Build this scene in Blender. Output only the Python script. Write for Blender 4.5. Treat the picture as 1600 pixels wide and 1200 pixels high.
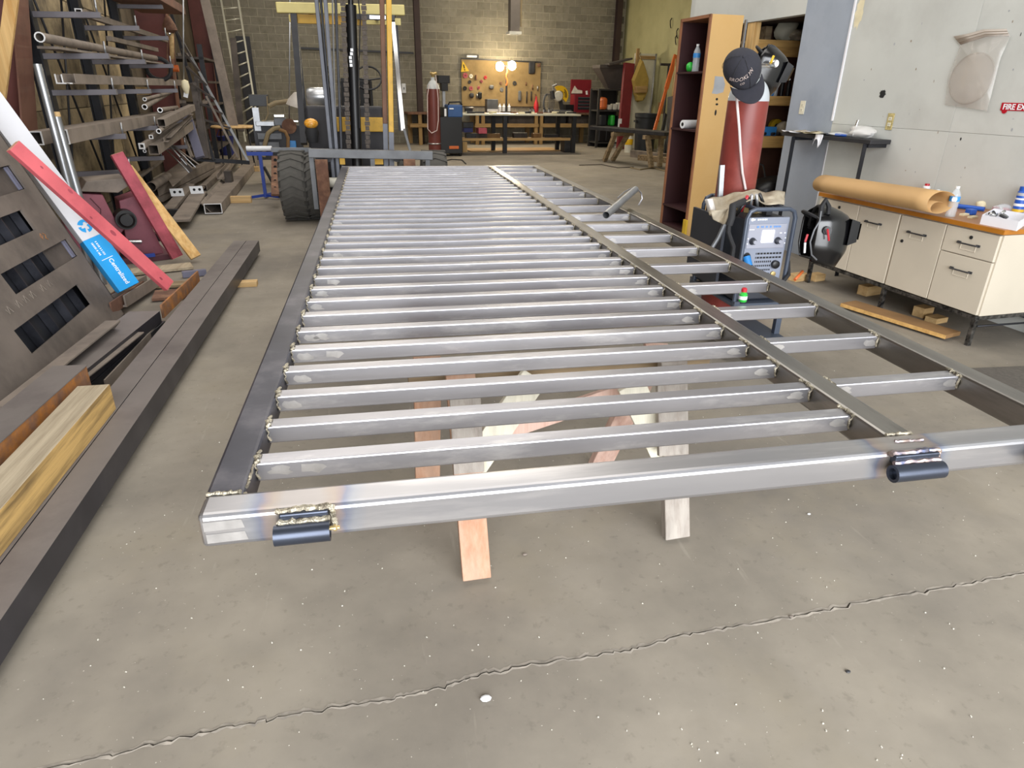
import bpy, bmesh, math, random
from mathutils import Vector as V, Matrix
random.seed(7)
for o in list(bpy.data.objects): bpy.data.objects.remove(o)
S = bpy.context.scene
COL = S.collection
# ---------------------------------------------------------------- camera
H, FPX = 1.5, 1028.5
YAW, PITCH, ROLL = (math.radians(a) for a in (11.21, 24.01, 0.89))
fw = V((math.sin(YAW)*math.cos(PITCH), math.cos(YAW)*math.cos(PITCH), -math.sin(PITCH)))
rt0 = V((math.cos(YAW), -math.sin(YAW), 0)); up0 = rt0.cross(fw)
rt = math.cos(ROLL)*rt0 + math.sin(ROLL)*up0; up = -math.sin(ROLL)*rt0 + math.cos(ROLL)*up0
cam = bpy.data.cameras.new('camera'); co = bpy.data.objects.new('camera', cam); COL.objects.link(co)
co.matrix_world = Matrix(((rt.x, up.x, -fw.x, 0), (rt.y, up.y, -fw.y, 0), (rt.z, up.z, -fw.z, H), (0, 0, 0, 1)))
cam.sensor_width = 36; cam.lens = FPX/1600*36; cam.clip_start = .02; cam.clip_end = 200
S.camera = co
# ---------------------------------------------------------------- world, lights, exposure
TH = math.radians(-4.5)                      # the building is turned a little against the gate
BU_, BV_ = V((math.cos(TH), -math.sin(TH), 0)), V((math.sin(TH), math.cos(TH), 0))
def B(u, v, z=0): return BU_*u + BV_*v + V((0, 0, z))
w = bpy.data.worlds.new('sky'); S.world = w; w.use_nodes = True
bg = w.node_tree.nodes['Background']; bg.inputs[0].default_value = (.90, .95, 1, 1); bg.inputs[1].default_value = 1.0
def area(name, loc, target, sx, sy, power, col):
    l = bpy.data.lights.new(name, 'AREA'); l.shape = 'RECTANGLE'; l.size = sx; l.size_y = sy; l.energy = power; l.color = col
    o = bpy.data.objects.new(name, l); COL.objects.link(o); o.location = loc
    o.rotation_euler = (V(target)-V(loc)).to_track_quat('-Z', 'Y').to_euler(); return o
area('door_daylight', B(.9, -2.9, 2.1), B(.9, 6, .9), 6.4, 3.6, 475, (.95, .97, 1))
for i, (u, v, p) in enumerate(((.8, 4.5, 130), (.8, 9.5, 135), (5.5, 14.5, 100), (.5, 14.5, 90), (5.5, 19, 55), (0, 19, 35))):
    area('unseen_ceiling_light', B(u, v, 5.3), B(u, v, 0), 5.5 if v < 12 else 2.4, 4.2 if v < 12 else .6, p, (1, .90, .74) if v > 12 else (1, .96, .90))  # unseen ceiling lights; the two broad near ones are added soft fill
vs = S.view_settings; S.display_settings.display_device = 'sRGB'
vs.view_transform = 'Standard'; vs.look = 'None'; vs.gamma = 1; vs.use_curve_mapping = False
vs.exposure = 0.61
# ---------------------------------------------------------------- measuring: a pixel of the photograph to a point in the room
def ray(px, py): return fw + rt*((px-800)/FPX) - up*((py-600)/FPX)
O_ = V((0, 0, H))
def hit(px, py, n, d):
    r = ray(px, py); return O_ + r*((d - O_.dot(n))/r.dot(n))
Z3 = V((0, 0, 1))
def fz(px, py, z=0): return hit(px, py, Z3, z)
def fy(px, py, y): return hit(px, py, V((0, 1, 0)), y)
def fx(px, py, x): return hit(px, py, V((1, 0, 0)), x)
def bu(px, py, u): return hit(px, py, BU_, u)
def bv(px, py, v): return hit(px, py, BV_, v)
def uvz(p): return p.dot(BU_), p.dot(BV_), p.z
# ---------------------------------------------------------------- materials
def lin(h):
    h = h.lstrip('#'); r = [int(h[i:i+2], 16)/255 for i in (0, 2, 4)]
    return tuple(c/12.92 if c <= .04045 else ((c+.055)/1.055)**2.4 for c in r) + (1,)
MATS = {}
def mat(name, hexa, rough=.6, metal=0, var=.18, scale=6, hex2=None, thr=.55, scale2=3, bump=.0, stretch=(1, 1, 1), rand=0, spec=.5, soft=.12):
    """procedural surface: base colour broken by noise, a second colour in patches, fine relief"""
    m = bpy.data.materials.new(name); m.use_nodes = True; nt = m.node_tree; N, Lk = nt.nodes, nt.links
    b = N['Principled BSDF']; b.inputs['Roughness'].default_value = rough; b.inputs['Metallic'].default_value = metal
    b.inputs['Specular IOR Level'].default_value = spec
    tc = N.new('ShaderNodeTexCoord'); mp = N.new('ShaderNodeMapping'); mp.inputs['Scale'].default_value = stretch
    Lk.new(tc.outputs['Object'], mp.inputs[0]); vec = mp.outputs[0]
    oi = N.new('ShaderNodeObjectInfo')
    ad = N.new('ShaderNodeVectorMath'); ad.operation = 'ADD'; cmb = N.new('ShaderNodeMath'); cmb.operation = 'MULTIPLY'; cmb.inputs[1].default_value = 37
    Lk.new(oi.outputs['Random'], cmb.inputs[0]); Lk.new(vec, ad.inputs[0]); Lk.new(cmb.outputs[0], ad.inputs[1]); vec = ad.outputs[0]
    n1 = N.new('ShaderNodeTexNoise'); n1.inputs['Scale'].default_value = scale; n1.inputs['Detail'].default_value = 6; Lk.new(vec, n1.inputs[0])
    mr = N.new('ShaderNodeMapRange'); mr.inputs[1].default_value = .3; mr.inputs[2].default_value = .7
    mr.inputs[3].default_value = 1-var; mr.inputs[4].default_value = 1+var; Lk.new(n1.outputs[0], mr.inputs[0])
    fac = mr.outputs[0]
    if rand:
        m2 = N.new('ShaderNodeMapRange'); m2.inputs[3].default_value = 1-rand; m2.inputs[4].default_value = 1+rand
        Lk.new(oi.outputs['Random'], m2.inputs[0]); mm = N.new('ShaderNodeMath'); mm.operation = 'MULTIPLY'
        Lk.new(fac, mm.inputs[0]); Lk.new(m2.outputs[0], mm.inputs[1]); fac = mm.outputs[0]
    base = N.new('ShaderNodeRGB'); base.outputs[0].default_value = lin(hexa); c = base.outputs[0]
    if hex2:
        n2 = N.new('ShaderNodeTexNoise'); n2.inputs['Scale'].default_value = scale2; n2.inputs['Detail'].default_value = 8; n2.inputs['Roughness'].default_value = .65
        Lk.new(vec, n2.inputs[0])
        r2 = N.new('ShaderNodeMapRange'); r2.inputs[1].default_value = thr-soft; r2.inputs[2].default_value = thr+soft; Lk.new(n2.outputs[0], r2.inputs[0])
        mx = N.new('ShaderNodeMix'); mx.data_type = 'RGBA'; Lk.new(r2.outputs[0], mx.inputs[0]); Lk.new(c, mx.inputs[6]); mx.inputs[7].default_value = lin(hex2); c = mx.outputs[2]
    vm = N.new('ShaderNodeVectorMath'); vm.operation = 'SCALE'; Lk.new(c, vm.inputs[0]); Lk.new(fac, vm.inputs['Scale'])
    Lk.new(vm.outputs[0], b.inputs['Base Color'])
    if bump:
        bp = N.new('ShaderNodeBump'); bp.inputs['Strength'].default_value = bump; bp.inputs['Distance'].default_value = .004
        n3 = N.new('ShaderNodeTexNoise'); n3.inputs['Scale'].default_value = scale*6; Lk.new(vec, n3.inputs[0]); Lk.new(n3.outputs[0], bp.inputs['Height'])
        Lk.new(bp.outputs[0], b.inputs['Normal'])
    MATS[name] = m; return m
def wood(name, hexa, hex2, axis=1, rough=.75, var=.12):
    st = [14, 14, 14]; st[axis] = .8
    return mat(name, hexa, rough, 0, var, 2.0, hex2, .56, 1.6, .25, tuple(st))
def glow(name, col, strength):
    m = bpy.data.materials.new(name); m.use_nodes = True; b = m.node_tree.nodes['Principled BSDF']
    b.inputs['Emission Color'].default_value = col; b.inputs['Emission Strength'].default_value = strength; MATS[name] = m; return m
def clear(name, hexa, alpha_rough=.08, al=.35):
    m = bpy.data.materials.new(name); m.use_nodes = True; b = m.node_tree.nodes['Principled BSDF']
    b.inputs['Base Color'].default_value = lin(hexa); b.inputs['Roughness'].default_value = alpha_rough
    b.inputs['Alpha'].default_value = al; b.inputs['Specular IOR Level'].default_value = .8; MATS[name] = m; return m
# ---------------------------------------------------------------- mesh builder
def frame(d, upv=Z3):
    d = d.normalized(); s = d.cross(upv)
    if s.length < 1e-4: s = d.cross(V((1, 0, 0)))
    s.normalize(); return d, s, s.cross(d)
class M:
    def __init__(s): s.v = []; s.f = []; s.mi = []; s.sm = []; s.cur = 0
    def add(s, vs, fs, smooth=False):
        k = len(s.v); s.v += [V(p) for p in vs]
        for f in fs: s.f.append([k+i for i in f]); s.mi.append(s.cur); s.sm.append(smooth)
        return s
    def box(s, c, sz, R=None):
        c = V(c); h = V(sz)/2; pts = []
        for i in range(8):
            p = V((h.x*(1 if i & 1 else -1), h.y*(1 if i & 2 else -1), h.z*(1 if i & 4 else -1)))
            pts.append(c + (R @ p if R is not None else p))
        return s.add(pts, [(0, 2, 3, 1), (4, 5, 7, 6), (0, 1, 5, 4), (2, 6, 7, 3), (0, 4, 6, 2), (1, 3, 7, 5)])
    def section(s, p0, p1, poly, upv=Z3, caps=True, smooth=False):
        """extrude a 2-D outline (side, up) from p0 to p1"""
        p0, p1 = V(p0), V(p1); d, sd, u = frame(p1-p0, upv); n = len(poly)
        a = [p0 + sd*x + u*y for x, y in poly]; b = [p1 + sd*x + u*y for x, y in poly]
        fs = [(i, (i+1) % n, n+(i+1) % n, n+i) for i in range(n)]
        s.add(a+b, fs, smooth)
        if caps: s.add(a, [tuple(range(n-1, -1, -1))]); s.add(b, [tuple(range(n))])
        return s
    def bar(s, p0, p1, wd, ht, upv=Z3, ch=0):
        x, y = wd/2, ht/2
        if ch: return s.section(p0, p1, [(-x+ch, -y), (x-ch, -y), (x, -y+ch), (x, y-ch), (x-ch, y), (-x+ch, y), (-x, y-ch), (-x, -y+ch)], upv)
        return s.section(p0, p1, [(-x, -y), (x, -y), (x, y), (-x, y)], upv)
    def htube(s, p0, p1, wd, ht, t=.006, upv=Z3):
        p0, p1 = V(p0), V(p1); x, y = wd/2, ht/2; o = [(-x, -y), (x, -y), (x, y), (-x, y)]; i = [(-x+t, -y+t), (x-t, -y+t), (x-t, y-t), (-x+t, y-t)]
        d, sd, u = frame(p1-p0, upv); q = lambda p, L: [p + sd*a + u*b for a, b in L]
        vs = q(p0, o)+q(p1, o)+q(p0, i)+q(p1, i); fs = []
        for k in range(4):
            j = (k+1) % 4; fs += [(k, j, 4+j, 4+k), (8+j, 8+k, 12+k, 12+j), (j, k, 8+k, 8+j), (4+k, 4+j, 12+j, 12+k)]
        return s.add(vs, fs)
    def angle(s, p0, p1, a, b, t=.006, upv=Z3, flip=1):
        return s.section(p0, p1, [(0, 0), (a*flip, 0), (a*flip, t), (t*flip, t), (t*flip, b), (0, b)][::flip], upv)
    def channel(s, p0, p1, wd, ht, t=.008, upv=Z3):
        x = wd/2; return s.section(p0, p1, [(-x, 0), (x, 0), (x, ht), (x-t, ht), (x-t, t), (-x+t, t), (-x+t, ht), (-x, ht)], upv)
    def ibeam(s, p0, p1, wd, ht, t=.01, upv=Z3):
        x, y = wd/2, ht/2; return s.section(p0, p1, [(-x, -y), (x, -y), (x, -y+t), (t/2, -y+t), (t/2, y-t), (x, y-t), (x, y), (-x, y), (-x, y-t), (-t/2, y-t), (-t/2, -y+t), (-x, -y+t)], upv)
    def cyl(s, p0, p1, r0, r1=None, n=16, caps=True):
        r1 = r0 if r1 is None else r1; p0, p1 = V(p0), V(p1); d, sd, u = frame(p1-p0)
        q = lambda p, r: [p + (sd*math.cos(2*math.pi*k/n) + u*math.sin(2*math.pi*k/n))*r for k in range(n)]
        a, b = q(p0, r0), q(p1, r1); s.add(a+b, [(k, (k+1) % n, n+(k+1) % n, n+k) for k in range(n)], True)
        if caps: s.add(a, [tuple(range(n-1, -1, -1))]); s.add(b, [tuple(range(n))])
        return s
    def pipe(s, p0, p1, r, t=.004, n=14):
        p0, p1 = V(p0), V(p1); d, sd, u = frame(p1-p0)
        q = lambda p, r: [p + (sd*math.cos(2*math.pi*k/n) + u*math.sin(2*math.pi*k/n))*r for k in range(n)]
        vs = q(p0, r)+q(p1, r)+q(p0, r-t)+q(p1, r-t)
        s.add(vs, [(k, (k+1) % n, n+(k+1) % n, n+k) for k in range(n)], True)
        s.add(vs, [(2*n+(k+1) % n, 2*n+k, 3*n+k, 3*n+(k+1) % n) for k in range(n)], True)
        return s.add(vs, [((k+1) % n, k, 2*n+k, 2*n+(k+1) % n) for k in range(n)]+[(n+k, n+(k+1) % n, 3*n+(k+1) % n, 3*n+k) for k in range(n)])
    def path(s, pts, r, n=8, closed=False, rx=None):
        pts = [V(p) for p in pts]; m = len(pts); rings = []; up_ = None
        for i, p in enumerate(pts):
            d = (pts[(i+1) % m]-pts[i-1]) if closed else (pts[min(i+1, m-1)]-pts[max(i-1, 0)])
            d.normalize()
            if up_ is None: up_ = Z3 if abs(d.z) < .9 else V((1, 0, 0))
            sd = d.cross(up_).normalized(); up_ = sd.cross(d).normalized(); rr = r[i] if isinstance(r, (list, tuple)) else r
            rings.append([p + sd*math.cos(2*math.pi*k/n)*rr*(rx or 1) + up_*math.sin(2*math.pi*k/n)*rr for k in range(n)])
        vs = [q for g in rings for q in g]; fs = []
        for i in range(m if closed else m-1):
            for k in range(n): a, b = i*n, ((i+1) % m)*n; fs.append((a+k, a+(k+1) % n, b+(k+1) % n, b+k))
        s.add(vs, fs, True)
        if not closed: s.add(rings[0], [tuple(range(n-1, -1, -1))]); s.add(rings[-1], [tuple(range(n))])
        return s
    def lathe(s, prof, base, ax=Z3, n=20):
        base = V(base); d, sd, u = frame(V(ax)); vs = []
        for r, z in prof: vs += [base + d*z + (sd*math.cos(2*math.pi*k/n) + u*math.sin(2*math.pi*k/n))*max(r, 1e-4) for k in range(n)]
        fs = [(i*n+k, i*n+(k+1) % n, (i+1)*n+(k+1) % n, (i+1)*n+k) for i in range(len(prof)-1) for k in range(n)]
        return s.add(vs, fs, True)
    def grid(s, fn, nu, nv, smooth=True):
        vs = [fn(i/nu, j/nv) for j in range(nv+1) for i in range(nu+1)]; k = nu+1
        return s.add(vs, [(j*k+i, j*k+i+1, (j+1)*k+i+1, (j+1)*k+i) for j in range(nv) for i in range(nu)], smooth)
    def ball(s, c, r, n=12, R=None):
        c = V(c); r = V(r) if hasattr(r, '__len__') else V((r, r, r))
        def fn(a, b):
            t, p = 2*math.pi*a, math.pi*b; q = V((r.x*math.sin(p)*math.cos(t), r.y*math.sin(p)*math.sin(t), r.z*math.cos(p)))
            return c + (R @ q if R is not None else q)
        return s.grid(fn, n, max(6, n//2))
    def plate(s, poly, o, ex, ey, th):
        o, ex, ey = V(o), V(ex), V(ey); nz = ex.cross(ey).normalized()*th; n = len(poly)
        a = [o+ex*x+ey*y for x, y in poly]; b = [p+nz for p in a]
        return s.add(a+b, [tuple(range(n-1, -1, -1)), tuple(range(n, 2*n))]+[(i, (i+1) % n, n+(i+1) % n, n+i) for i in range(n)])
    def build(s, name, mats, parent=None, label=None, cat=None, group=None, kind=None, bevel=0, solid=0, sub=0, base=False):
        lo = V([min(p[i] for p in s.v) for i in range(3)]); hi = V([max(p[i] for p in s.v) for i in range(3)]); c = (lo+hi)/2
        if parent is None and (cat or base): c.z = lo.z
        me = bpy.data.meshes.new(name); me.from_pydata([tuple(p-c) for p in s.v], [], s.f)
        for mm in (mats if isinstance(mats, (list, tuple)) else [mats]): me.materials.append(MATS[mm] if isinstance(mm, str) else mm)
        me.polygons.foreach_set('material_index', s.mi); me.polygons.foreach_set('use_smooth', s.sm); me.update()
        bm = bmesh.new(); bm.from_mesh(me); bmesh.ops.remove_doubles(bm, verts=bm.verts, dist=1e-6)
        bmesh.ops.recalc_face_normals(bm, faces=bm.faces)
        for e in bm.edges:
            if len(e.link_faces) == 2 and e.calc_face_angle(0) > .62: e.smooth = False
        bm.to_mesh(me); bm.free()
        return put(name, me, c, parent, label, cat, group, kind, bevel, solid, sub)
WL = {}
def put(name, me, c, parent=None, label=None, cat=None, group=None, kind=None, bevel=0, solid=0, sub=0):
    o = bpy.data.objects.new(name, me); COL.objects.link(o); o.location = c; WL[o.name] = V(c)
    if parent is not None:
        o.parent = parent; o.matrix_parent_inverse = Matrix.Translation(-WL[parent.name])
    for k, x in (('label', label), ('category', cat), ('group', group), ('kind', kind)):
        if x: o[k] = x
    if solid: q = o.modifiers.new('thickness', 'SOLIDIFY'); q.thickness = solid
    if sub: q = o.modifiers.new('smooth', 'SUBSURF'); q.levels = q.render_levels = sub
    if bevel:
        q = o.modifiers.new('edge', 'BEVEL'); q.width = bevel; q.segments = 2; q.limit_method = 'ANGLE'; q.angle_limit = math.radians(40)
    return o
def inst(src, name, c, parent=None, rotz=0, **kw):
    o = put(name, src.data, c, parent, **kw); o.rotation_euler = (0, 0, rotz)
    for q in src.modifiers:
        n = o.modifiers.new(q.name, q.type)
        for a in ('width', 'segments', 'limit_method', 'angle_limit', 'thickness', 'levels', 'render_levels'):
            if hasattr(q, a):
                try: setattr(n, a, getattr(q, a))
                except Exception: pass
    return o
def thing(name, label, cat, loc, group=None):
    o = bpy.data.objects.new(name, None); COL.objects.link(o); o.location = loc; o.empty_display_size = .1; WL[o.name] = V(loc)
    o['label'] = label; o['category'] = cat
    if group: o['group'] = group
    return o
def clone(root, d, label=None, group=None):
    def rec(o, par, top):
        c = o.copy(); COL.objects.link(c); WL[c.name] = WL[o.name] + V(d)
        if top: c.location = WL[c.name]
        else:
            c.parent = par
        for ch in o.children: rec(ch, c, False)
        return c
    r = rec(root, None, True)
    if label: r['label'] = label
    if group: r['group'] = group
    return r
def words(txt, o, ex, ey, size, m, parent, name='lettering', depth=.0008, shear=0, align='LEFT', bold=0):
    """lettering as a thin mesh on a surface: o = origin, ex / ey = reading and up directions"""
    cu = bpy.data.curves.new(name, 'FONT'); cu.body = txt; cu.size = size; cu.extrude = depth; cu.shear = shear; cu.offset = size*bold; cu.align_x = align; cu.resolution_u = 3
    t = bpy.data.objects.new('tmp_text', cu); COL.objects.link(t); dg = bpy.context.evaluated_depsgraph_get()
    me = bpy.data.meshes.new_from_object(t.evaluated_get(dg)); bpy.data.objects.remove(t)
    ex, ey = V(ex).normalized(), V(ey).normalized(); ez = ex.cross(ey); o = V(o)
    pts = [o + ex*v.co.x + ey*v.co.y + ez*(v.co.z+depth) for v in me.vertices]; fs = [tuple(p.vertices) for p in me.polygons]
    q = M(); q.add(pts, fs); return q.build(name, m, parent)
RB = Matrix((tuple((BU_.x, BV_.x, 0)), tuple((BU_.y, BV_.y, 0)), (0, 0, 1)))
def bbox(m, u0, u1, v0, v1, z0, z1):
    """box in the building's own directions"""
    return m.box(B((u0+u1)/2, (v0+v1)/2, (z0+z1)/2), (u1-u0, v1-v0, z1-z0), RB)
# ================================================================ palette
mat('concrete', '#8f877a', .80, 0, .10, 5, '#777066', .57, .9, .12, soft=.16)
mat('joint_dark', '#6a635a', .95, 0, .3, 20)
mat('joint_edge', '#989085', .9, 0, .3, 30)
mat('block', '#807b6e', .92, 0, .10, 9, '#6f6a5b', .6, 5, .35, rand=.17)
mat('mortar', '#b3ad99', .95, 0, .15, 20, bump=.2)
mat('paint_grey', '#c6c8c3', .55, 0, .05, 2.5, '#b9bab5', .62, 1.3, .05)
mat('paint_blue', '#a0a9b6', .5, 0, .06, 2.5, '#8f99a8', .6, 1.5)
mat('paint_olive', '#aaa67c', .7, 0, .08, 2, '#9b966e', .6, 1.2)
mat('ceiling_dark', '#55504a', .9)
mat('plywood', '#d2bd95', .8, 0, .2, 3, '#4c443a', .53, 1.5, .2, (1, 1, 1), rand=.12)
mat('siding', '#5d5344', .8, 0, .2, 3, '#40382e', .55, 2)
mat('red_primer', '#6a3a35', .6, 0, .12, 3, '#4f2b28', .6, 2)
mat('brown_primer', '#7a5546', .6, 0, .12, 3, '#5d4036', .6, 2)
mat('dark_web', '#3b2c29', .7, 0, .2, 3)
mat('steel', '#a7a6ab', .36, .84, .13, 3, '#cfcecf', .66, 4, .03, (1, 4, 4), rand=.10)
mat('steel_front', '#acabae', .32, .86, .10, 3, '#c6c4c4', .62, 3, .03, (.5, 4, 4))
mat('rail_steel', '#8f8c88', .32, .95, .18, 4, '#6c6a68', .58, 3, .03, (4, .6, 4))
mat('shaded_mill_side', '#38363b', .42, .35, .2, 5, '#4a474a', .6, 3)  # dark mill scale, with the shade on tube and beam sides put into its colour
mat('steel_dark', '#55565e', .42, .85, .22, 4, '#34353b', .55, 3, .04)
mat('mill_scale', '#4c4c54', .42, .6, .25, 5, '#67656a', .62, 5, .05)
mat('ground_steel', '#c9c7c6', .4, .85, .15, 30)
mat('weld', '#b3ab98', .38, .7, .5, 60, '#5c5346', .57, 50, .6)
mat('burnt', '#a58f80', .35, .75, .4, 30, '#5a6078', .52, 20)
mat('hinge_steel', '#454a56', .33, .75, .15, 8)
mat('black_steel', '#26272c', .45, .3, .25, 8)
mat('dusty_steel', '#857a70', .7, .12, .13, 5, '#675e57', .58, 3, .1)
mat('dusty_dark', '#544c47', .7, .15, .2, 5, '#3b3633', .55, 3)
mat('dusty_face', '#6e655e', .65, .15, .15, 5, '#564f4a', .57, 3)
mat('rack_arm', '#6f6c71', .5, .4, .15, 5)
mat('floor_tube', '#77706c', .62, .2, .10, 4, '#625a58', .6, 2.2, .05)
mat('rusty', '#86624a', .85, 0, .2, 14, '#b9762c', .53, 9, .3)
mat('rust_brown', '#6b4c3d', .85, 0, .2, 10, '#8d6a52', .58, 5, .2)
mat('galvanised', '#a5a7aa', .38, .8, .12, 10)
mat('cut_end', '#dcdcdc', .45, .3, .05, 8)
wood('pine', '#c9a978', '#b08c58'); wood('pine_x', '#c9a978', '#b08c58', 0); wood('pine_z', '#d2ad73', '#b98b4d', 2)
wood('pine_dirty', '#b3a58d', '#8f8069')
wood('pine_side', '#c9a566', '#6e5836'); wood('pine_old', '#a08b6c', '#6e5c46', 0)
wood('bench_wood', '#a8895a', '#8b6d42', 0); wood('bench_wood_z', '#a8895a', '#8b6d42', 2)
wood('grey_wood', '#a39b92', '#857b72', 2); wood('pink_wood', '#d3b3a4', '#bb9484', 2); wood('orange_wood', '#b3917a', '#a67a5e', 2)
wood('white_board', '#dcd7c6', '#c4bda8', 2); wood('shelf_pine', '#d6ab68', '#b98d50', 0)
mat('red_stain', '#d0636a', .6, 0, .12, 5, '#b9505a', .56, 3, .1); mat('red_stain_dark', '#a84a57', .6, 0, .16, 6, '#7c3039', .55, 4, .1)
mat('red_stain_end', '#d8a184', .7)
mat('carton_white', '#d3d4da', .5, 0, .03); mat('carton_blue', '#1a9be2', .45, 0, .05)
mat('white_print', '#eef2f6', .5, 0, 0)
mat('maroon', '#8c4c59', .5, 0, .10, 4, '#6b3643', .6, 3); mat('maroon_dark', '#5a2f39', .6)
mat('black_plastic', '#141416', .4, 0, .1); mat('black_gloss', '#0c0c0e', .24, 0, 0, spec=.7); mat('black_rubber', '#232325', .75, 0, .15)
mat('tyre', '#4f4d49', .9, 0, .15, 12, bump=.2)
mat('forklift_yellow', '#d3a636', .5, 0, .12, 6, '#8a6a34', .68, 5); mat('forklift_cream', '#cdbf7c', .5, 0, .08, 6)
mat('forklift_grey', '#63666f', .5, .15, .15, 5); mat('forklift_dark', '#37363a', .6, .1, .15, 5); mat('mast_brown', '#6f4d38', .6, .1, .2, 6)
mat('chain', '#4f4740', .6, .4, .4, 60)
mat('amber', '#e59b28', .3, 0, .25, 40, '#f4d890', .6, 60)
mat('silver_tank', '#d6d8db', .28, .7, .1, 5)
mat('tank_maroon', '#7c332c', .42, 0, .10, 5, '#93473d', .62, 4); mat('tank_grey', '#b8bec2', .45, 0, .06)
mat('maroon_cylinder', '#6b3630', .45, 0, .1)
mat('brass', '#c9b07a', .35, .7, .1); mat('chrome', '#d9d9d9', .15, .95, .05)
mat('cap_cloth', '#2b2b33', .9, 0, .12, 20, bump=.3); mat('cap_thread', '#c9b8b0', .8)
mat('hose_white', '#d8c9c6', .5); mat('orange_paint', '#c8642c', .5, 0, .12)
mat('bookcase_side', '#d6ae70', .5, 0, .05, 2, '#c99f60', .6, 1); mat('bookcase_in', '#35181b', .55, 0, .12, 3); mat('bookcase_edge', '#8a5a3b', .6)
mat('patch_grey', '#a5a8ac', .6); mat('ink', '#1a1a1a', .8)
mat('welder_grey', '#868c9b', .5, 0, .05); mat('welder_panel', '#9a9ca8', .45, 0, .03); mat('welder_dark', '#2f323a', .5)
mat('cage_blue', '#4a5260', .4, .2, .1); mat('label_blue', '#5c8fd0', .5); mat('plug_blue', '#2f7fc4', .4)
glow('screen', (.93, .93, 1, 1), 1.6)
mat('leather', '#b5aa96', .85, 0, .18, 8, '#8e8069', .58, 6, .3); mat('leather_white', '#ddd8d2', .8)
mat('beige_metal', '#cfc5b3', .45, 0, .04, 3); mat('beige_side', '#cfc5b3', .45, 0, .04, 3)
mat('desk_top', '#a8754a', .4, 0, .1, 3); mat('desk_edge', '#b0701f', .45, 0, .1, 8)
mat('chrome_worn', '#6d6a66', .4, .7, .5, 30, '#222222', .5, 25)
mat('kraft', '#c09a68', .7, 0, .06, 3); mat('kraft_in', '#6e5544', .8, 0, .1)
clear('clear_plastic', '#e6eef4', .06, .36); clear('bag_plastic', '#dedad2', .18, .34); clear('film_plastic', '#e9e8e6', .25, .75)
mat('bottle_label', '#3f8fd8', .4); mat('white_plastic', '#e4e6e8', .4, 0, .03); mat('paper', '#e9e9ee', .7, 0, .02); mat('cream', '#e2d7b5', .7)
mat('red_plastic', '#b3222e', .4, 0, .1); mat('blue_plastic', '#2457b4', .4, 0, .1); mat('yellow_plastic', '#d7b12c', .4, 0, .1); mat('green_plastic', '#2fae3d', .35, 0, .05)
mat('sign_red', '#b30d24', .4, 0, .03); mat('disc_beige', '#b8ada2', .7, 0, .06); mat('disc_rim', '#948777', .6)
mat('socket_ivory', '#ded9c4', .5, 0, .02); mat('socket_brass', '#b7a873', .5, 0, .4, 60)
mat('pegboard', '#8d7750', .8, 0, .12, 5, '#7c6743', .6, 3)
mat('toolbox_red', '#7d1a26', .45, 0, .1); mat('red_post', '#6e1d24', .5, 0, .12); mat('dark_shelf', '#2c2a29', .7); mat('dark_green_bin', '#20242a', .5)
mat('saw_yellow', '#e3b51c', .4, 0, .05); mat('grey_metal', '#6d6f72', .5, .4, .2); mat('dark_metal', '#3a3a3d', .5, .4, .25)
mat('welder_blue', '#2d5288', .45, 0, .1); mat('navy', '#2a3270', .5, 0, .2); mat('roller_blue', '#22419a', .45, 0, .1); mat('roller', '#eceef0', .35, .1, .03)
mat('aluminium', '#d2cfbd', .4, .35, .08); mat('hopper', '#4a4442', .6, .1, .15); mat('door_white', '#c9c6b4', .6, 0, .06); mat('canvas', '#a38a45', .85, 0, .12, 10)
mat('bucket_white', '#cfccbf', .5, 0, .15, 8); mat('mat_dark', '#5a554f', .95, 0, .2, 60, bump=.5); mat('purple_grey', '#77778a', .5, .2, .1)
mat('lamp_shade', '#cfc7bd', .6); mat('hose_brown', '#8a7a5c', .6, 0, .2); mat('medium_brown', '#8b6a44', .8)  # last colour: medium brown shared by boards, bench shelves and a hose
glow('lamp_white', (1, .93, .75, 1), 60); glow('led_white', (.85, .9, 1, 1), 3)
mat('duct', '#6a625a', .6, .1, .15, 5); mat('glove_white', '#dddddd', .8)

# ================================================================ floor, split along the cracked construction joint
CR = [(100, 1195), (180, 1178), (250, 1160), (330, 1141), (390, 1128), (450, 1118), (520, 1106), (600, 1094), (640, 1086), (700, 1070), (745, 1055), (800, 1043), (880, 1030), (950, 1021), (1000, 1012), (1060, 994), (1110, 985), (1180, 973), (1250, 960), (1320, 947), (1400, 930), (1480, 918), (1540, 906), (1600, 895)]
cr = [fz(x, y) for x, y in CR]; pts = []
for a, b in zip(cr, cr[1:]):
    for k in range(8):
        p = a.lerp(b, k/8); pts.append(p + V((random.gauss(0, .0025), random.gauss(0, .0035), 0)))
pts.append(cr[-1]); d0 = (cr[0]-cr[3]).normalized(); d1 = (cr[-1]-cr[-4]).normalized()
pts = [pts[0] + d0*6] + pts + [pts[-1] + d1*9]
gap = [random.uniform(.0012, .0045) for _ in pts]
far = [V((p.x, p.y+g, 0)) for p, g in zip(pts, gap)]; near = [V((p.x, p.y-g, 0)) for p, g in zip(pts, gap)]
m = M(); n = len(pts)
FL0, FL1, FL2, FL3 = B(-14, 23), B(14, 23), B(14, -9), B(-14, -9)
fl = far + [FL1, FL0]; m.add(fl, [tuple(range(len(fl)))]); nr = near + [FL2, FL3]; m.add(nr, [tuple(range(len(nr)))])
dn = V((0, 0, -.02))
m.add(far+[p+dn for p in far], [(i, i+1, n+i+1, n+i) for i in range(n-1)]); m.add(near+[p+dn for p in near], [(i, i+1, n+i+1, n+i) for i in range(n-1)])
FLOOR = m.build('floor', 'concrete', kind='structure')
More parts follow.
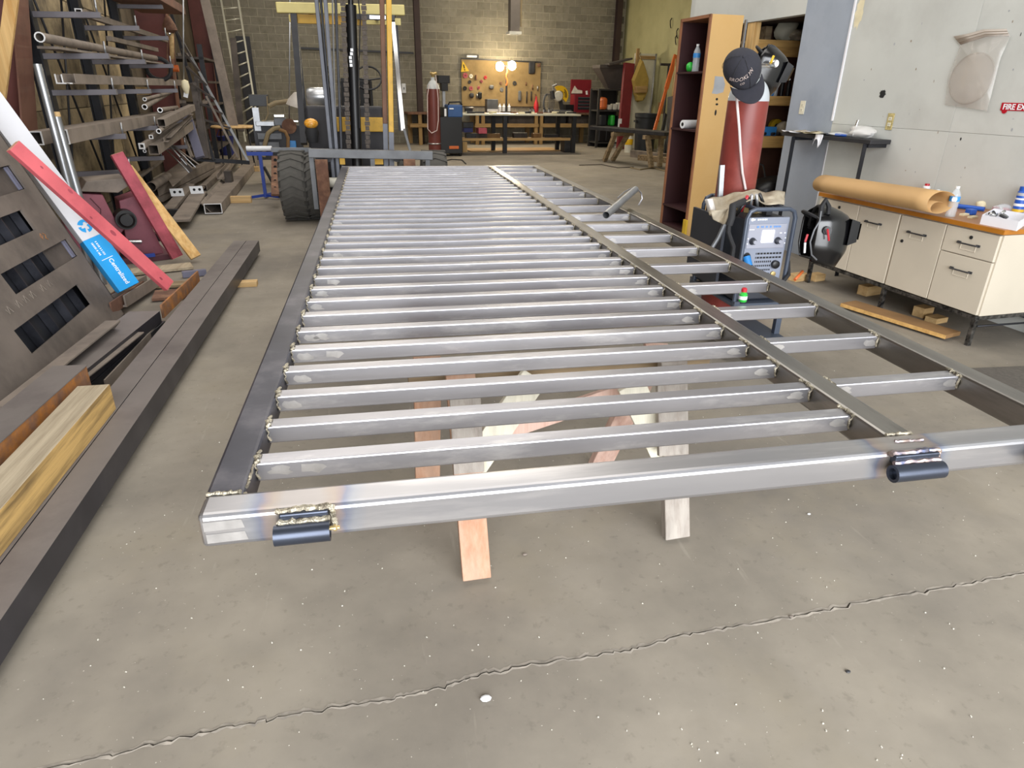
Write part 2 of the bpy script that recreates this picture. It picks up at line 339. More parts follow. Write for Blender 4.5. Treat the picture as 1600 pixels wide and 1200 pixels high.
m = M(); m.add([p+V((0, .03, -.006)) for p in pts]+[p+V((0, -.03, -.006)) for p in pts], [(i, i+1, n+i+1, n+i) for i in range(n-1)])
m.build('joint_filler', 'joint_dark', FLOOR)
rnd = random.Random(11); m = M(); lo_, hi_ = [], []
for p in pts: lo_.append(p+V((0, -rnd.uniform(.004, .013), .0006))); hi_.append(p+V((0, rnd.uniform(.004, .013), .0006)))
far_ = [p+V((0, g_*1.05, .0012)) for p, g_ in zip(pts, gap)]; near_ = [p-V((0, g_*1.05, -.0012)) for p, g_ in zip(pts, gap)]
m.add(lo_+near_, [(i, i+1, n+i+1, n+i) for i in range(n-1)]); m.add(far_+hi_, [(i, i+1, n+i+1, n+i) for i in range(n-1)])
m.build('joint_crumbs', 'joint_edge', FLOOR, kind='stuff')
# concrete surface: broad stains, scuffs and pale specks
nt = MATS['concrete'].node_tree; N, Lk = nt.nodes, nt.links; bs = N['Principled BSDF']; src = bs.inputs['Base Color'].links[0].from_socket
tc = N.new('ShaderNodeTexCoord')
def ns(scale, det, lo, hi, stretch=(1, 1, 1), rough=.6):
    mp = N.new('ShaderNodeMapping'); mp.inputs['Scale'].default_value = stretch; Lk.new(tc.outputs['Object'], mp.inputs[0])
    a = N.new('ShaderNodeTexNoise'); a.inputs['Scale'].default_value = scale; a.inputs['Detail'].default_value = det; a.inputs['Roughness'].default_value = rough; Lk.new(mp.outputs[0], a.inputs[0])
    r = N.new('ShaderNodeMapRange'); r.inputs[1].default_value = lo; r.inputs[2].default_value = hi; Lk.new(a.outputs[0], r.inputs[0]); return r.outputs[0]
def blend(c, f, hx, amt):
    q = N.new('ShaderNodeMath'); q.operation = 'MULTIPLY'; q.inputs[1].default_value = amt; Lk.new(f, q.inputs[0])
    x = N.new('ShaderNodeMix'); x.data_type = 'RGBA'; Lk.new(q.outputs[0], x.inputs[0]); Lk.new(c, x.inputs[6]); x.inputs[7].default_value = lin(hx); return x.outputs[2]
c = blend(src, ns(.55, 5, .5, .66), '#66615c', .5)
c = blend(c, ns(1.7, 6, .52, .7), '#908672', .4)
c = blend(c, ns(30, 3, .60, .72), '#6a6358', .35)
c = blend(c, ns(14, 4, .66, .72, (1, .12, 1)), '#a9a294', .35)
c = blend(c, ns(75, 2, .74, .76), '#cfc8ba', .75)
c = blend(c, ns(38, 3, .74, .78), '#4f4a43', .6)
Lk.new(c, bs.inputs['Base Color'])
# ================================================================ shell
UL, UR, VB, URF, VN = -2.9, 4.64, 21.5, 9.52, 8.5
ZC = 5.6
m = M(); bbox(m, -14, 14, -4, 23, ZC, ZC+.1); m.build('ceiling', 'ceiling_dark', kind='structure')
m = M(); bbox(m, UL-.25, UL, -4, VB+.4, -.02, ZC); WLEFT = m.build('wall_left', 'siding', kind='structure')
# wall_back: concrete blocks; the 300 in clearest view are single parts, the rest joined
m = M(); bbox(m, UL-.2, URF+.3, VB+.005, VB+.35, -.02, ZC); WBACK = m.build('wall_back', 'mortar', kind='structure')
bw, bh, j = .406, .203, .011
m = M(); bbox(m, 0, bw-j, VB, VB+.05, 0, bh-j); blk = None; rest = M(); cnt = 0
rows = []
for r in range(27):
    off = (r % 2)*bw/2
    for k in range(-1, 32):
        u0 = UL + k*bw + off; u1 = u0+bw-j; z0 = r*bh
        if u1 > URF or u0 < UL-.05: continue
        rows.append((u0, z0))
def vis(u, z): return 2.9 < u < 9.3 and 1.0 < z < 3.75
for u0, z0 in rows:
    if vis(u0, z0) and cnt < 300:
        q = B(u0+(bw-j)/2, VB+.025, z0+(bh-j)/2) + BV_*random.uniform(-.002, .002)
        if blk is None:
            mm = M(); bbox(mm, u0, u0+bw-j, VB, VB+.05, z0, z0+bh-j); blk = mm.build('block', 'block', WBACK)
        else: inst(blk, 'block', q, WBACK)
        cnt += 1
    else: bbox(rest, u0, u0+bw-j, VB, VB+.05, z0, z0+bh-j)
rest.build('blocks_beyond', 'block', WBACK, kind='stuff')
m = M(); bbox(m, URF, URF+.2, VN, VB+.4, -.02, ZC); m.build('wall_far_right', 'paint_olive', kind='structure')
# wall_right: separate painted panels round the alcove opening
OV0, OV1, OZ = 6.25, 7.89, 2.217
m = M(); bbox(m, UR+.10, UR+.16, -3.2, OV0, -.02, ZC); WR = m.build('wall_right', 'paint_grey', kind='structure')
def panel(v0, v1, z0, z1, mt, pr=0): q = M(); bbox(q, UR-pr, UR+.10, v0, v1, z0, z1); return q.build('wall_panel', mt, WR, bevel=.002)
g = .0009
panel(5.586+g, OV0, 0, ZC, 'paint_blue')
for v0, v1 in ((4.294, 5.586), (3.0, 4.294), (1.78, 3.0), (.56, 1.78), (-.66, .56), (-3.2, -.66)):
    panel(v0+g, v1-g, 0, 1.2605, 'paint_grey'); panel(v0+g, v1-g, 1.262, ZC, 'paint_grey')
panel(OV0, VN, OZ, ZC, 'paint_grey'); panel(OV1, VN, 0, OZ, 'paint_grey')
q = M(); bbox(q, UR-.012, UR-.0005, 5.574, 5.593, 1.286, 3.4); q.build('corner_bead', 'paper', WR)
q = M(); bbox(q, UR-.004, UR-.0005, 5.578, 5.588, .2, 1.1); q.build('corner_bead', 'paper', WR)
q = M(); bbox(q, UR, URF+.2, VN-.1, VN, 0, ZC); q.build('wall_office_end', 'paint_grey', kind='structure')
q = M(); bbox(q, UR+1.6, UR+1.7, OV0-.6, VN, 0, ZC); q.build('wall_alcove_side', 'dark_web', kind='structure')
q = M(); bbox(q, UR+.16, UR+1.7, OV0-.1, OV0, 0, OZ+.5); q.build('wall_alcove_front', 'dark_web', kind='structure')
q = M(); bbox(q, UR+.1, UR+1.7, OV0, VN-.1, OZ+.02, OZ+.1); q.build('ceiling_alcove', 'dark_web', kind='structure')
# front wall with the open roll-up door the daylight comes through
m = M(); bbox(m, UL-.2, UL+.35, -3.3, -3.05, 0, ZC); bbox(m, 4.15, UR+.2, -3.3, -3.05, 0, ZC); bbox(m, UL-.2, UR+.2, -3.3, -3.05, 4.1, ZC)
m.build('wall_front', 'siding', kind='structure')
# old plywood sheets against the left wall, behind the rack
for k, v in enumerate((6.9, 8.12, 9.34, 10.56, 11.78)):
    for z0, z1 in ((.02, 1.22), (1.23, 2.43), (2.44, 3.64)):
        q = M(); bbox(q, UL+.003, UL+.02, v+.01, v+1.2, z0, z1); q.build('plywood_sheet', 'plywood', WLEFT)
# tapered building columns on the left
def column(n, v, depth0, depth1, fl):
    r = M(); r.plate([(0, 0), (depth0, 0), (depth1, 4.6), (0, 4.6)], B(UL+.02, v+fl/2-.005, 0), BU_, Z3, .012); t = bpy.data.objects.new('trim_%d' % n, None)
    COL.objects.link(t); t.location = B(UL+.1, v, 0); WL[t.name] = V(t.location); t['kind'] = 'structure'
    r.build('web', 'red_primer', t)
    q = M(); q.add([B(UL+.02+depth0+a, v+b, z) if z == 0 else B(UL+.02+depth1+a, v+b, z) for z in (0, 4.6) for a, b in ((0, 0), (.014, 0), (.014, fl), (0, fl))],
                   [(0, 1, 2, 3), (4, 5, 6, 7), (0, 1, 5, 4), (1, 2, 6, 5), (2, 3, 7, 6), (3, 0, 4, 7)])
    q.build('flange', 'brown_primer', t)
    return t
column(1, 7.1, .17, .98, .35); column(2, 14.2, .36, .62, .3); column(3, 20.6, .3, .5, .25)
m = M(); m.ibeam(B(3.0, VB-.25, 0), B(3.0, VB-.25, ZC), .16, .2, .012, BV_); m.build('trim_4', 'dark_web', kind='structure')
m = M(); m.ibeam(B(9.22, VB-.15, 0), B(9.22, VB-.15, ZC), .16, .2, .012, BV_); m.build('trim_5', 'dark_web', kind='structure')
# ================================================================ the welded gate
ZT, TW = .75, .0762                                   # top of the frame, 3 inch square tube
XL, XM, XR, YF, YB = -.386, 1.165, 1.66, 1.135, 7.47
gate = thing('welded_gate', 'long unpainted steel gate panel with many crossbars lying flat over the floor', 'gate', (.6, 4.3, ZT-TW))
zc = ZT-TW/2
def rail(p0, p1, mt, nm): q = M(); q.bar(p0, p1, TW, TW); return q.build(nm, mt, gate, bevel=.008)
FR = rail((XL, YF+TW/2, zc), (XR+TW, YF+TW/2, zc), 'steel_front', 'front_rail'); FR.modifiers[0].width = .012; FR.modifiers[0].segments = 3
rail((XL, YB-TW/2, zc), (XR+TW, YB-TW/2, zc), 'steel', 'rear_rail')
rail((XL+TW/2, YF+TW, zc), (XL+TW/2, YB-TW, zc), 'mill_scale', 'side_rail')
rail((XM+TW/2, YF+TW, zc), (XM+TW/2, YB-TW, zc), 'rail_steel', 'middle_rail')
rail((XR+TW/2, YF+TW, zc), (XR+TW/2, YB-TW, zc), 'rail_steel', 'side_rail')
PW = .046; zp = ZT-.007-PW/2
def steel_len(p0, p1):
    q = M(); L = (V(p1)-V(p0)).length; q.cur = 0
    q.bar(p0, p1, PW, PW); return q
first = steel_len((XL+TW, 0, zp), (XM, 0, zp)).build('picket', 'steel', gate, bevel=.004)
def weld_pair(dx, sx):
    out = []
    pts_ = [V((dx+sx*random.uniform(-.004, .005), y, ZT-.004+random.uniform(-.004, .003))) for y in [k*.006-.03 for k in range(11)]]
    out.append(M().path(pts_, [random.uniform(.0025, .006) for _ in pts_], 6).build('weld', 'weld', gate))
    pts_ = [V((dx+sx*random.uniform(-.003, .004), -.024+random.uniform(-.003, .002), z)) for z in [ZT-.005-k*.008 for k in range(6)]]
    out.append(M().path(pts_, [random.uniform(.002, .0045) for _ in pts_], 6).build('weld', 'weld', gate)); return out
def spread(objs, first_, ys):
    cs = [WL[o.name].copy() for o in objs]
    for k, y in enumerate(ys):
        for o, c_ in zip(objs, cs):
            if k == 0: o.location = c_+V((0, y, 0))
            else: inst(o, o.name.split('.')[0], c_+V((0, y, 0)), gate)
rp_ = random.Random(21); GP = []
for v_ in range(4):
    n_ = 11; q = M(); q.add([(.032*math.cos(2*math.pi*k/n_)*rp_.uniform(.5, 1.15), 0, .0165*math.sin(2*math.pi*k/n_)*rp_.uniform(.5, 1.0)) for k in range(n_)], [tuple(range(n_))]); GP.append(q)
GO = []
def ground(x, y):
    k = rp_.randrange(4); c_ = (x, y-PW/2-.0006, zp+rp_.uniform(-.003, .003))
    if k >= len(GO): GO.append(M().add([V(c_)+p for p in GP[len(GO)].v], GP[len(GO)].f).build('ground_patch', 'ground_steel', gate)); return
    inst(GO[k], 'ground_patch', c_, gate)
y0p, sp = 1.332+PW/2, .1755
YP = [y0p+k*sp for k in range(40) if y0p+k*sp < YB-TW-.06]
spread([first], 0, YP); spread(weld_pair(XL+TW+.002, 1)+weld_pair(XM-.002, -1), 0, YP)
for k, y in enumerate(YP):
    if k < 26 and rp_.random() < .75: ground(XL+TW+rp_.uniform(.03, .05), y)
    if k < 26 and rp_.random() < .6: ground(XM-rp_.uniform(.03, .05), y)
    if k < 14 and rp_.random() < .35: ground(XL+TW+rp_.uniform(.07, .16), y)
r0 = steel_len((XM+TW, 0, zp), (XR, 0, zp)).build('rung', 'steel', gate, bevel=.004);
YR = [1.515+PW/2+k*.3525 for k in range(17)]
spread([r0], 0, YR); spread(weld_pair(XM+TW+.002, 1)+weld_pair(XR-.002, -1), 0, YR)
for y in YR:
    if rp_.random() < .7: ground(XM+TW+rp_.uniform(.03, .06), y)
    if rp_.random() < .5: ground(XR-rp_.uniform(.02, .04), y)
for x0, x1, z in ((XL+.01, XL+.085, .012), (XL+.012, XL+.088, -.016)): q = M(); q.add([(x0, YF-.0007, zc+z-.01), (x1, YF-.0007, zc+z-.008), (x1-.004, YF-.0007, zc+z+.012), (x0, YF-.0007, zc+z+.011)], [(0, 1, 2, 3)]); q.build('ground_patch', 'ground_steel', gate)
# long weld seams where the rails meet the front rail
def bead(pts_, r, nm='weld', mt='weld'):
    q = M(); fine = []
    for a, b in zip(pts_, pts_[1:]):
        L = (V(b)-V(a)).length; k = max(2, int(L/.006)); fine += [V(a).lerp(V(b), i/k)+V((random.gauss(0, .001), random.gauss(0, .001), random.gauss(0, .0008))) for i in range(k)]
    q.path(fine, [r*random.uniform(.7, 1.25) for _ in fine], 6); return q.build(nm, mt, gate)
for x in (XL, XM, XR): bead([(x+.002, YF+TW, ZT), (x+TW-.002, YF+TW, ZT)], .0045); bead([(x+TW, YF+TW+.002, ZT-.004), (x+TW, YF+TW+.002, ZT-TW)], .004)
bead([(XL+TW+.001, YF+TW+.02, ZT-.002), (XL+TW+.001, y0p-.03, ZT-.002)], .003)
bead([(XM+TW/2-.04, YF+TW*.55, ZT+.001), (XM+TW/2+.04, YF+TW*.5, ZT+.001)], .004, mt='burnt')
# barrel hinges on the front rail
def hinge(px0, px1, open_left):
    a = fy(px0, 810 if px0 < 600 else 722, YF); b = fy(px1, 802 if px0 < 600 else 716, YF)
    x0, x1 = a.x, b.x; zc_ = zc-.012
    h = M(); h.box(((x0+x1)/2+.004, YF-.008, zc_+.036), (x1-x0-.012, .018, .022)); hp = h.build('hinge', 'hinge_steel', gate, 'dark barrel hinge welded to the front rail', bevel=.003)
    q = M(); q.pipe((x0, YF-.030, zc_+.010), (x1, YF-.030, zc_+.010), .0205, .007, 24); q.cyl((x0+.01, YF-.030, zc_+.010), (x1-.002, YF-.030, zc_+.010), .0138, n=20); q.build('hinge_barrel', 'hinge_steel', hp)
    q = M(); y_ = YF-.003
    for P in ([(x0+.004, y_, zc_+.047), (x1+.004, y_, zc_+.047), (x1+.006, y_, zc_+.005)], [(x0+.008, YF-.017, zc_+.030), (x1-.002, YF-.017, zc_+.030)]):
        f = []
        for c, d in zip(P, P[1:]):
            k = 14; f += [V(c).lerp(V(d), i/k)+V((0, random.gauss(0, .0012), random.gauss(0, .0012))) for i in range(k+1)]
        q.path(f, [random.uniform(.0055, .0085) for _ in f], 7)
    q.build('hinge_weld', 'burnt' if open_left else 'weld', hp)
    if not open_left:
        q = M(); q.lathe([(.0045, 0), (.0045, .008), (.007, .009), (.007, .013), (.004, .016), (.004, .02)], (x1-.002, YF-.028, zc_+.014), (1, 0, 0), 10); q.build('grease_fitting', 'brass', hp)
# heat colours the welds left in the front rail (straw, then blue), by distance from each hinge
nt = MATS['steel_front'].node_tree; N, Lk = nt.nodes, nt.links; bs = N['Principled BSDF']; c = bs.inputs['Base Color'].links[0].from_socket
tc = N.new('ShaderNodeTexCoord'); sx = N.new('ShaderNodeSeparateXYZ'); Lk.new(tc.outputs['Object'], sx.inputs[0]); nz_ = N.new('ShaderNodeTexNoise'); nz_.inputs['Scale'].default_value = 22; Lk.new(tc.outputs['Object'], nz_.inputs[0])
for xh in (fy(473, 806, YF).x, fy(1420, 719, YF).x):
    def mth(op, a_, b_):
        q = N.new('ShaderNodeMath'); q.operation = op
        for i_, z_ in enumerate((a_, b_)):
            if z_ is None: continue
            if hasattr(z_, 'links'): Lk.new(z_, q.inputs[i_])
            else: q.inputs[i_].default_value = z_
        return q.outputs[0]
    dx_ = mth('ABSOLUTE', mth('SUBTRACT', sx.outputs[0], xh-(XL+XR+TW)/2), None); dx_ = mth('ADD', dx_, mth('MULTIPLY', nz_.outputs[0], .03))
    rp = N.new('ShaderNodeValToRGB'); Lk.new(dx_, rp.inputs[0]); e = rp.color_ramp.elements; e[0].position = .05; e[0].color = (1, .95, .90, 1); e[1].position = .135; e[1].color = (1, 1, 1, 1)
    for p_, cc in ((.075, (1, .88, .76, 1)), (.088, (.88, .76, .74, 1)), (.097, (.62, .68, .86, 1)), (.112, (.88, .93, 1, 1))): k_ = e.new(p_); k_.color = cc
    mx = N.new('ShaderNodeMix'); mx.data_type = 'RGBA'; mx.blend_type = 'MULTIPLY'; mx.inputs[0].default_value = 1; Lk.new(c, mx.inputs[6]); Lk.new(rp.outputs[0], mx.inputs[7]); c = mx.outputs[2]
Lk.new(c, bs.inputs['Base Color'])
hinge(430, 516, False); hinge(1383, 1458, True); hinge(1594, 1668, True)
# small things lying on the gate
p = fz(1160, 471, ZT-.007)
t = thing('glue_bottle', 'small green plastic bottle with red cap standing on a gate rung', 'bottle', p)
q = M(); q.lathe([(0, 0), (.0145, 0), (.016, .004), (.016, .03), (.0095, .038), (.0095, .04), (0, .04)], p); q.build('body', 'green_plastic', t)
q = M(); q.lathe([(0, .04), (.011, .04), (.011, .052), (.008, .056), (0, .056)], p); q.build('cap', 'red_plastic', t)
q = M(); q.lathe([(.0163, .01), (.0163, .024)], p); q.build('label', 'white_plastic', t)
a, b = fz(947, 336, ZT+.018), fz(993, 296, ZT+.10)
t = thing('steel_tube_piece', 'short shiny steel tube with a bent wire loop propped on the gate side rail', 'tube', (a.x, a.y, ZT))
q = M(); q.pipe(a, b, .024, .003, 18); q.build('tube', 'galvanised', t)
d = b-a; q = M(); q.path([b-V((0, 0, .006)), b+V((.02, .01, 0)), b+V((.055, .02, -.03)), b+V((.065, .015, -.07)), b+V((.035, .0, -.115))], .006, 8); q.path([a+d*.5+V((-.02, .03, .02)), a+d*.75+V((-.025, .03, .02)), b+V((-.01, .01, .015)), b], .005, 8); q.build('wire_loop', 'steel', t)
# ================================================================ sawhorse under the front of the gate
sh = thing('sawhorse', 'wooden sawhorse of mixed old boards with white braces under the front of the gate', 'sawhorse', (.6, 2.0, 0))
ztop = ZT-TW-.004
q = M(); q.bar((.05, 2.03, ztop-.045), (1.12, 2.03, ztop-.045), .04, .088); q.build('beam', 'pine_old', sh, bevel=.003)
for (fxp, mt, topx, topy, lab) in (((745, 908), 'orange_wood', .215, 1.955, 'front leg of orange-brown board'), ((1056, 843), 'grey_wood', .95, 1.96, 'front leg of pale grey board'),
                                  ((668, 775), 'orange_wood', .12, 2.10, None), ((935, 730), 'pink_wood', .955, 2.10, None)):
    f = fz(*fxp, 0); tp = V((topx, topy, ztop-.01)); d = (tp-f).normalized(); f = f + d*.012
    q = M(); q.bar(f, tp, .095, .038, V((0, -1, .35)) if topy < 2.03 else V((0, 1, .35)))
    q.build('leg', mt, sh, lab, bevel=.003)
for x in (.225, .93): q = M(); q.bar((x, 1.835, .36), (x, 1.93, ztop-.02), .10, .02, V((0, -1, .35))); q.build('gusset', 'grey_wood', sh, 'weathered grey gusset board', bevel=.002)
for (a_, b_) in (((735, 735), (835, 588)), ((1038, 712), (985, 600))):
    A_ = fy(*a_, 1.87 if a_[0] < 900 else 1.9); B_ = fy(*b_, 1.93)
    q = M(); q.bar(A_, B_, .095, .022, V((0, -1, 0))); q.build('brace', 'white_board', sh, 'white painted brace', bevel=.002)
A_ = fy(780, 676, 2.03); B_ = fy(990, 606, 2.03)
q = M(); q.bar(A_, B_, .02, .065); q.build('stretcher', 'pink_wood', sh, bevel=.002)
# ================================================================ steel and timber on the floor at the left
def solid1(m, name, mt, label, cat, group=None, bevel=0): return m.build(name, mt, None, label, cat, group, bevel=bevel)
dT = V((.0155, -1, 0)).normalized()
tz = .042; a = V((-1.16-.055, 5.0, tz+.051)); fa, na = 6.72, 1.15
for k, lab in ((0, 'long dark square steel tube on the floor beside the gate, nearer of the pair'), (1, 'long dark square steel tube on the floor beside the rusty beam, inner of the pair')):
    c = a + V((-.117*k, 0, 0)); p0 = c + dT*(5.0-fa); p1 = c + dT*(5.0-na+.0)
    q = M(); q.htube(p0, p1, .113, .102, .006); q.cur = 1; q.bar(p0+Z3*.0513, p1+Z3*.0513, .1125, .0012); q.build('steel_tube', ['shaded_mill_side', 'floor_tube'], None, lab, 'steel tube', 'long tubes lying by the gate')
for (px, py, lab) in ((384, 443, 'pine block wedged under the far part of the long floor tubes'), (300, 425, None)):
    if lab is None: continue
    p = fz(px, py, .02); q = M(); q.box((p.x-.06, p.y, .02), (.30, .09, .04), Matrix.Rotation(.05, 3, 'Z')); q.build('wood_block', 'pine_x', None, lab, 'wood block', bevel=.003)
q = M(); q.box((-1.30, 2.0, .02), (.2, .09, .04)); q.build('wood_block', 'pine_x', None, 'pine block under the near part of the long floor tubes', 'wood block', bevel=.003)
# timber offcut on the inner tube, rusty beam, dark beam
z1 = tz+.102+.125+.001
r1, r0_ = fz(171, 600, z1), fz(0, 797, z1); d = (r0_-r1).normalized(); side = d.cross(Z3)
c = r1 + V((-.066, 0, -.0625)); q = M(); q.bar(c, c+d*1.9, .13, .125); tq_ = q.build('timber_offcut', 'pine_dirty', None, 'weathered pine timber lying on top of the inner floor tube', 'timber', bevel=.003)
side = side if side.x > 0 else -side; q = M(); q.bar(c+side*.0655, c+side*.0655+d*1.9, .002, .122); q.build('sawn_side', 'pine_side', tq_, 'yellower sawn side with dark grain')
zr = .285; e = fz(135, 570, zr); n_ = fz(0, 690, zr); d = (n_-e).normalized()
q = M(); q.bar(e+V((-.07, 0, -.075)), e+V((-.07, 0, -.075))+d*1.8, .14, .15); t_ = q.build('rusty_beam', 'rusty', None, 'short rusty orange steel beam resting beside the pine timber', 'steel beam', bevel=.002)
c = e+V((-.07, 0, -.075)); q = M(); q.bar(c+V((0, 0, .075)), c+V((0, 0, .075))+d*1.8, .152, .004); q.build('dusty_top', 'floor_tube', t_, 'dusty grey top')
e0, e1_ = fz(250, 485, .155), fz(137, 575, .155); d = (e1_-e0).normalized(); c0 = e0+V((-.095, 0, -.04)); c1 = e0 + d*2.6 + V((-.095, 0, -.04))
q = M(); q.htube(c0, c1, .19, .075, .008); q.cur = 1; q.bar(c0+Z3*.038, c1+Z3*.038, .19, .0012); q.build('steel_channel', ['shaded_mill_side', 'floor_tube'], None, 'dark steel beam behind the rusty beam, upper of two stacked', 'steel beam', 'stacked dark beams')
q = M(); q.htube(c0+V((.008, .04, -.080)), c1+V((.008, .04, -.080)), .19, .075, .008); q.build('steel_channel', 'black_steel', None, 'dark steel beam behind the rusty beam, lower of two stacked', 'steel beam', 'stacked dark beams', bevel=.002)
q = M(); q.bar(fz(252, 508, .05), fz(165, 602, .05), .008, .06); q.build('flat_bar', 'dusty_steel', None, 'thin flat steel bar on edge between dark beam and floor tube', 'flat bar')
A_, B_ = fz(163, 503, .2), fz(8, 622, .2)
q = M(); q.angle(A_, B_+ (B_-A_)*.1, .09, -.09, .008, Z3, -1); q.build('angle_iron', 'dusty_steel', None, 'dusty angle iron along the foot of the dark slotted panel', 'angle iron')
q = M(); q.bar(fz(190, 520, .13), fz(30, 640, .13), .26, .006); q.build('steel_plate', 'dusty_steel', None, 'flat dusty plate lying between angle iron and dark beam', 'steel plate')
for k, (a_, b_, mt, lab) in enumerate((((165, 492), (240, 440), 'rust_brown', 'rusty brown steel channel with its open end under the blue carton'), ((187, 480), (262, 432), 'dusty_steel', 'dusty grey steel channel beside the rusty channel, under the red board'))):
    A_, B_ = fz(*a_, .05), fz(*b_, .03); d = (B_-A_).normalized(); q = M(); q.channel(A_, A_+d*.62, .10, .085, .012, Z3); q.build('steel_channel', mt, None, lab, 'steel channel')
q = M(); q.bar(fz(253, 487, .12), fz(310, 432, .12), .012, .09); q.build('flat_bar', 'rusty', None, 'mottled flat bar on edge at the foot of the red board', 'flat bar')
q = M(); q.htube(fz(285, 429, .03), fz(322, 425, .03), .05, .05, .004); q.build('tube_stub', 'purple_grey', None, 'grey tube stub poking out behind the long floor tubes', 'tube stub')
for (a_, b_, w_, mt, nm, lab) in (((205, 447), (300, 443), .07, 'pine_old', 'wood_strip', 'old wooden slat lying under the red boards'), ((205, 425), (300, 415), .10, 'pine_dirty', 'wood_strip', 'dirty wide slat in front of the maroon machine'), ((240, 462), (330, 455), .12, 'rust_brown', 'steel_plate', 'rusty flat plate beside the foot of the red board')):
    q = M(); q.bar(fz(*a_, .02), fz(*b_, .02), w_*2, .02); q.build(nm, mt, None, lab, 'plate' if 'plate' in nm else 'wood strip')
q = M(); q.box(fz(8, 660, .24)+V((-.03, 0, -.03)), (.12, .05, .06)); q.build('tagged_offcut', 'cut_end', None, 'pale offcut end with dark marks at the foot of the slotted panel', 'offcut')
# ================================================================ slotted steel panel leaning on the rack
A = V((-1.851, 4.925, .02)); e1 = V((.04, -1, 0)).normalized(); e2 = V((-.3569, -.0143, .9340)).normalized()
S1, T0, T1 = 1.95, -.02, 1.46
SL = [(.145, .92, .94, 1.09), (.375, 1.20, .71, .838), (.075, 1.02, .463, .586), (.335, 1.257, .183, .326)]
pn = thing('slotted_panel', 'big dark steel panel with long rectangular slots leaning against the left rack', 'steel panel', A)
q = M(); prev = T0; th = .012
def cell(m, s0, s1, t0, t1, dz=0):
    if s1-s0 > 1e-4 and t1-t0 > 1e-4: m.plate([(s0, t0), (s1, t0), (s1, t1), (s0, t1)], A + e1.cross(e2)*dz, e1, e2, th)
for s0, s1, t0, t1 in sorted(SL, key=lambda s: s[2]):
    cell(q, 0, S1, prev, t0); cell(q, 0, s0, t0, t1); cell(q, s1, S1, t0, t1); prev = t1
cell(q, 0, S1, prev, T1); q.build('face_plate', 'dusty_face', pn)
q = M(); nz = e1.cross(e2)
for s_, t_ in ((0, 0), ):
    q.plate([(0, T0), (.012, T0), (.012, T1), (0, T1)], A, e1, e2, .10); q.plate([(S1-.012, T0), (S1, T0), (S1, T1), (S1-.012, T1)], A, e1, e2, .10); q.plate([(0, T0), (S1, T0), (S1, T0+.012), (0, T0+.012)], A, e1, e2, .10)
q.build('rim', 'dusty_dark', pn)
q = M(); q.plate([(.014, .0), (S1-.014, .0), (S1-.014, T1), (.014, T1)], A+nz*.088, e1, e2, .006); q.build('dark_backing', 'black_steel', pn)  # dark sheet added behind the slots so their inside looks shaded
for k in range(7):
    q = M(); s_ = .35+.22*k; q.plate([(s_, .0), (s_+.012, .0), (s_+.012, T1), (s_, T1)], A+nz*.035, e1, e2, .05); q.build('rib', 'steel_dark', pn)
for (s0, s1, t0, t1) in SL[:1]+SL[2:3]:
    q = M()
    for i in range(3): q.plate([(s0+.012+.016*i, t0+.004), (s0+.018+.016*i, t0+.004), (s0+.018+.016*i, t1-.004), (s0+.012+.016*i, t1-.004)], A+nz*.012, e1, e2, .03)
    q.build('slot_lining', 'purple_grey', pn)
    q = M(); q.plate([(s0+.06, t0-.01), (s0+.34, t0-.01), (s0+.34, t1+.01), (s0+.06, t1+.01)], A+nz*.02, e1, e2, .008); q.build('backing_plate', 'dusty_dark', pn)
# chalk-like hand marks on the plate
def stroke(P, r, mt):
    q = M(); q.path([A + e1*s_ + e2*t_ - nz*.0015 for s_, t_ in P], r, 5); q.build('chalk_mark', mt, pn)
for s_ in (.62, .72, .86, .95, 1.04, 1.15): stroke([(s_, .40), (s_+.02, .44), (s_+.04, .40), (s_+.05, .43)], .0028, 'dusty_steel')
stroke([(.36, .68), (.38, .665), (.37, .645), (.35, .66), (.36, .68), (.37, .64)], .002, 'rusty'); stroke([(.33, .675), (.31, .66), (.33, .64), (.31, .63)], .002, 'rusty')
# ================================================================ carton, boards, pipes leaning at the left
def slab(name, p_lo, p_hi, wd, th_, facing, mt, label, cat, bevel=.003, parent=None):
    q = M(); q.bar(p_lo, p_hi, wd, th_, facing); return q.build(name, mt, parent, label, cat, bevel=bevel)
lo = fz(200, 450, .15); hi = fx(-14, 160, -2.46)
d = (hi-lo).normalized(); L = (hi-lo).length; f_ = V((.75, -.75, .3)); dd, sd, uu = frame(d, f_)
ct = thing('long_carton', 'long white carton with blue printed end leaning beside the slotted panel', 'carton', lo)
cw, cth = .155, .07; cut = .40
q = M(); q.bar(lo, lo+d*cut, cw, cth, f_); q.build('printed_end', 'carton_blue', ct, 'blue printed end of the carton', bevel=.002)
q = M(); q.bar(lo+d*cut, lo+d*(L+.3), cw, cth, f_); q.build('box', 'carton_white', ct, bevel=.002)
fc = lambda a_, s_: lo + d*a_ + sd*s_ + uu*(cth/2+.0008)
sgn = 1 if sd.dot(rt) > 0 else -1                       # sd towards the right of the picture?
ex_, ey_ = -d, (sd*sgn)
words('Centralized', lo+d*.228+sd*sgn*(-.008)+uu*(cth/2+.001), ex_, ey_, .043, 'white_print', ct, bold=.015)
for k, (s_, l_) in enumerate(((-.012, .105), (-.040, .10))):
    q = M(); x = 0
    while x < l_:
        w_ = random.uniform(.004, .009); P = [fc(cut-.03-x-.002, sgn*s_), fc(cut-.03-x-w_, sgn*s_), fc(cut-.03-x-w_, sgn*(s_+.013)), fc(cut-.03-x-.002, sgn*(s_+.013))]; q.add(P, [(0, 1, 2, 3)]); x += w_+random.choice((.002, .002, .006))
    q.build('small_print', 'white_print', ct)
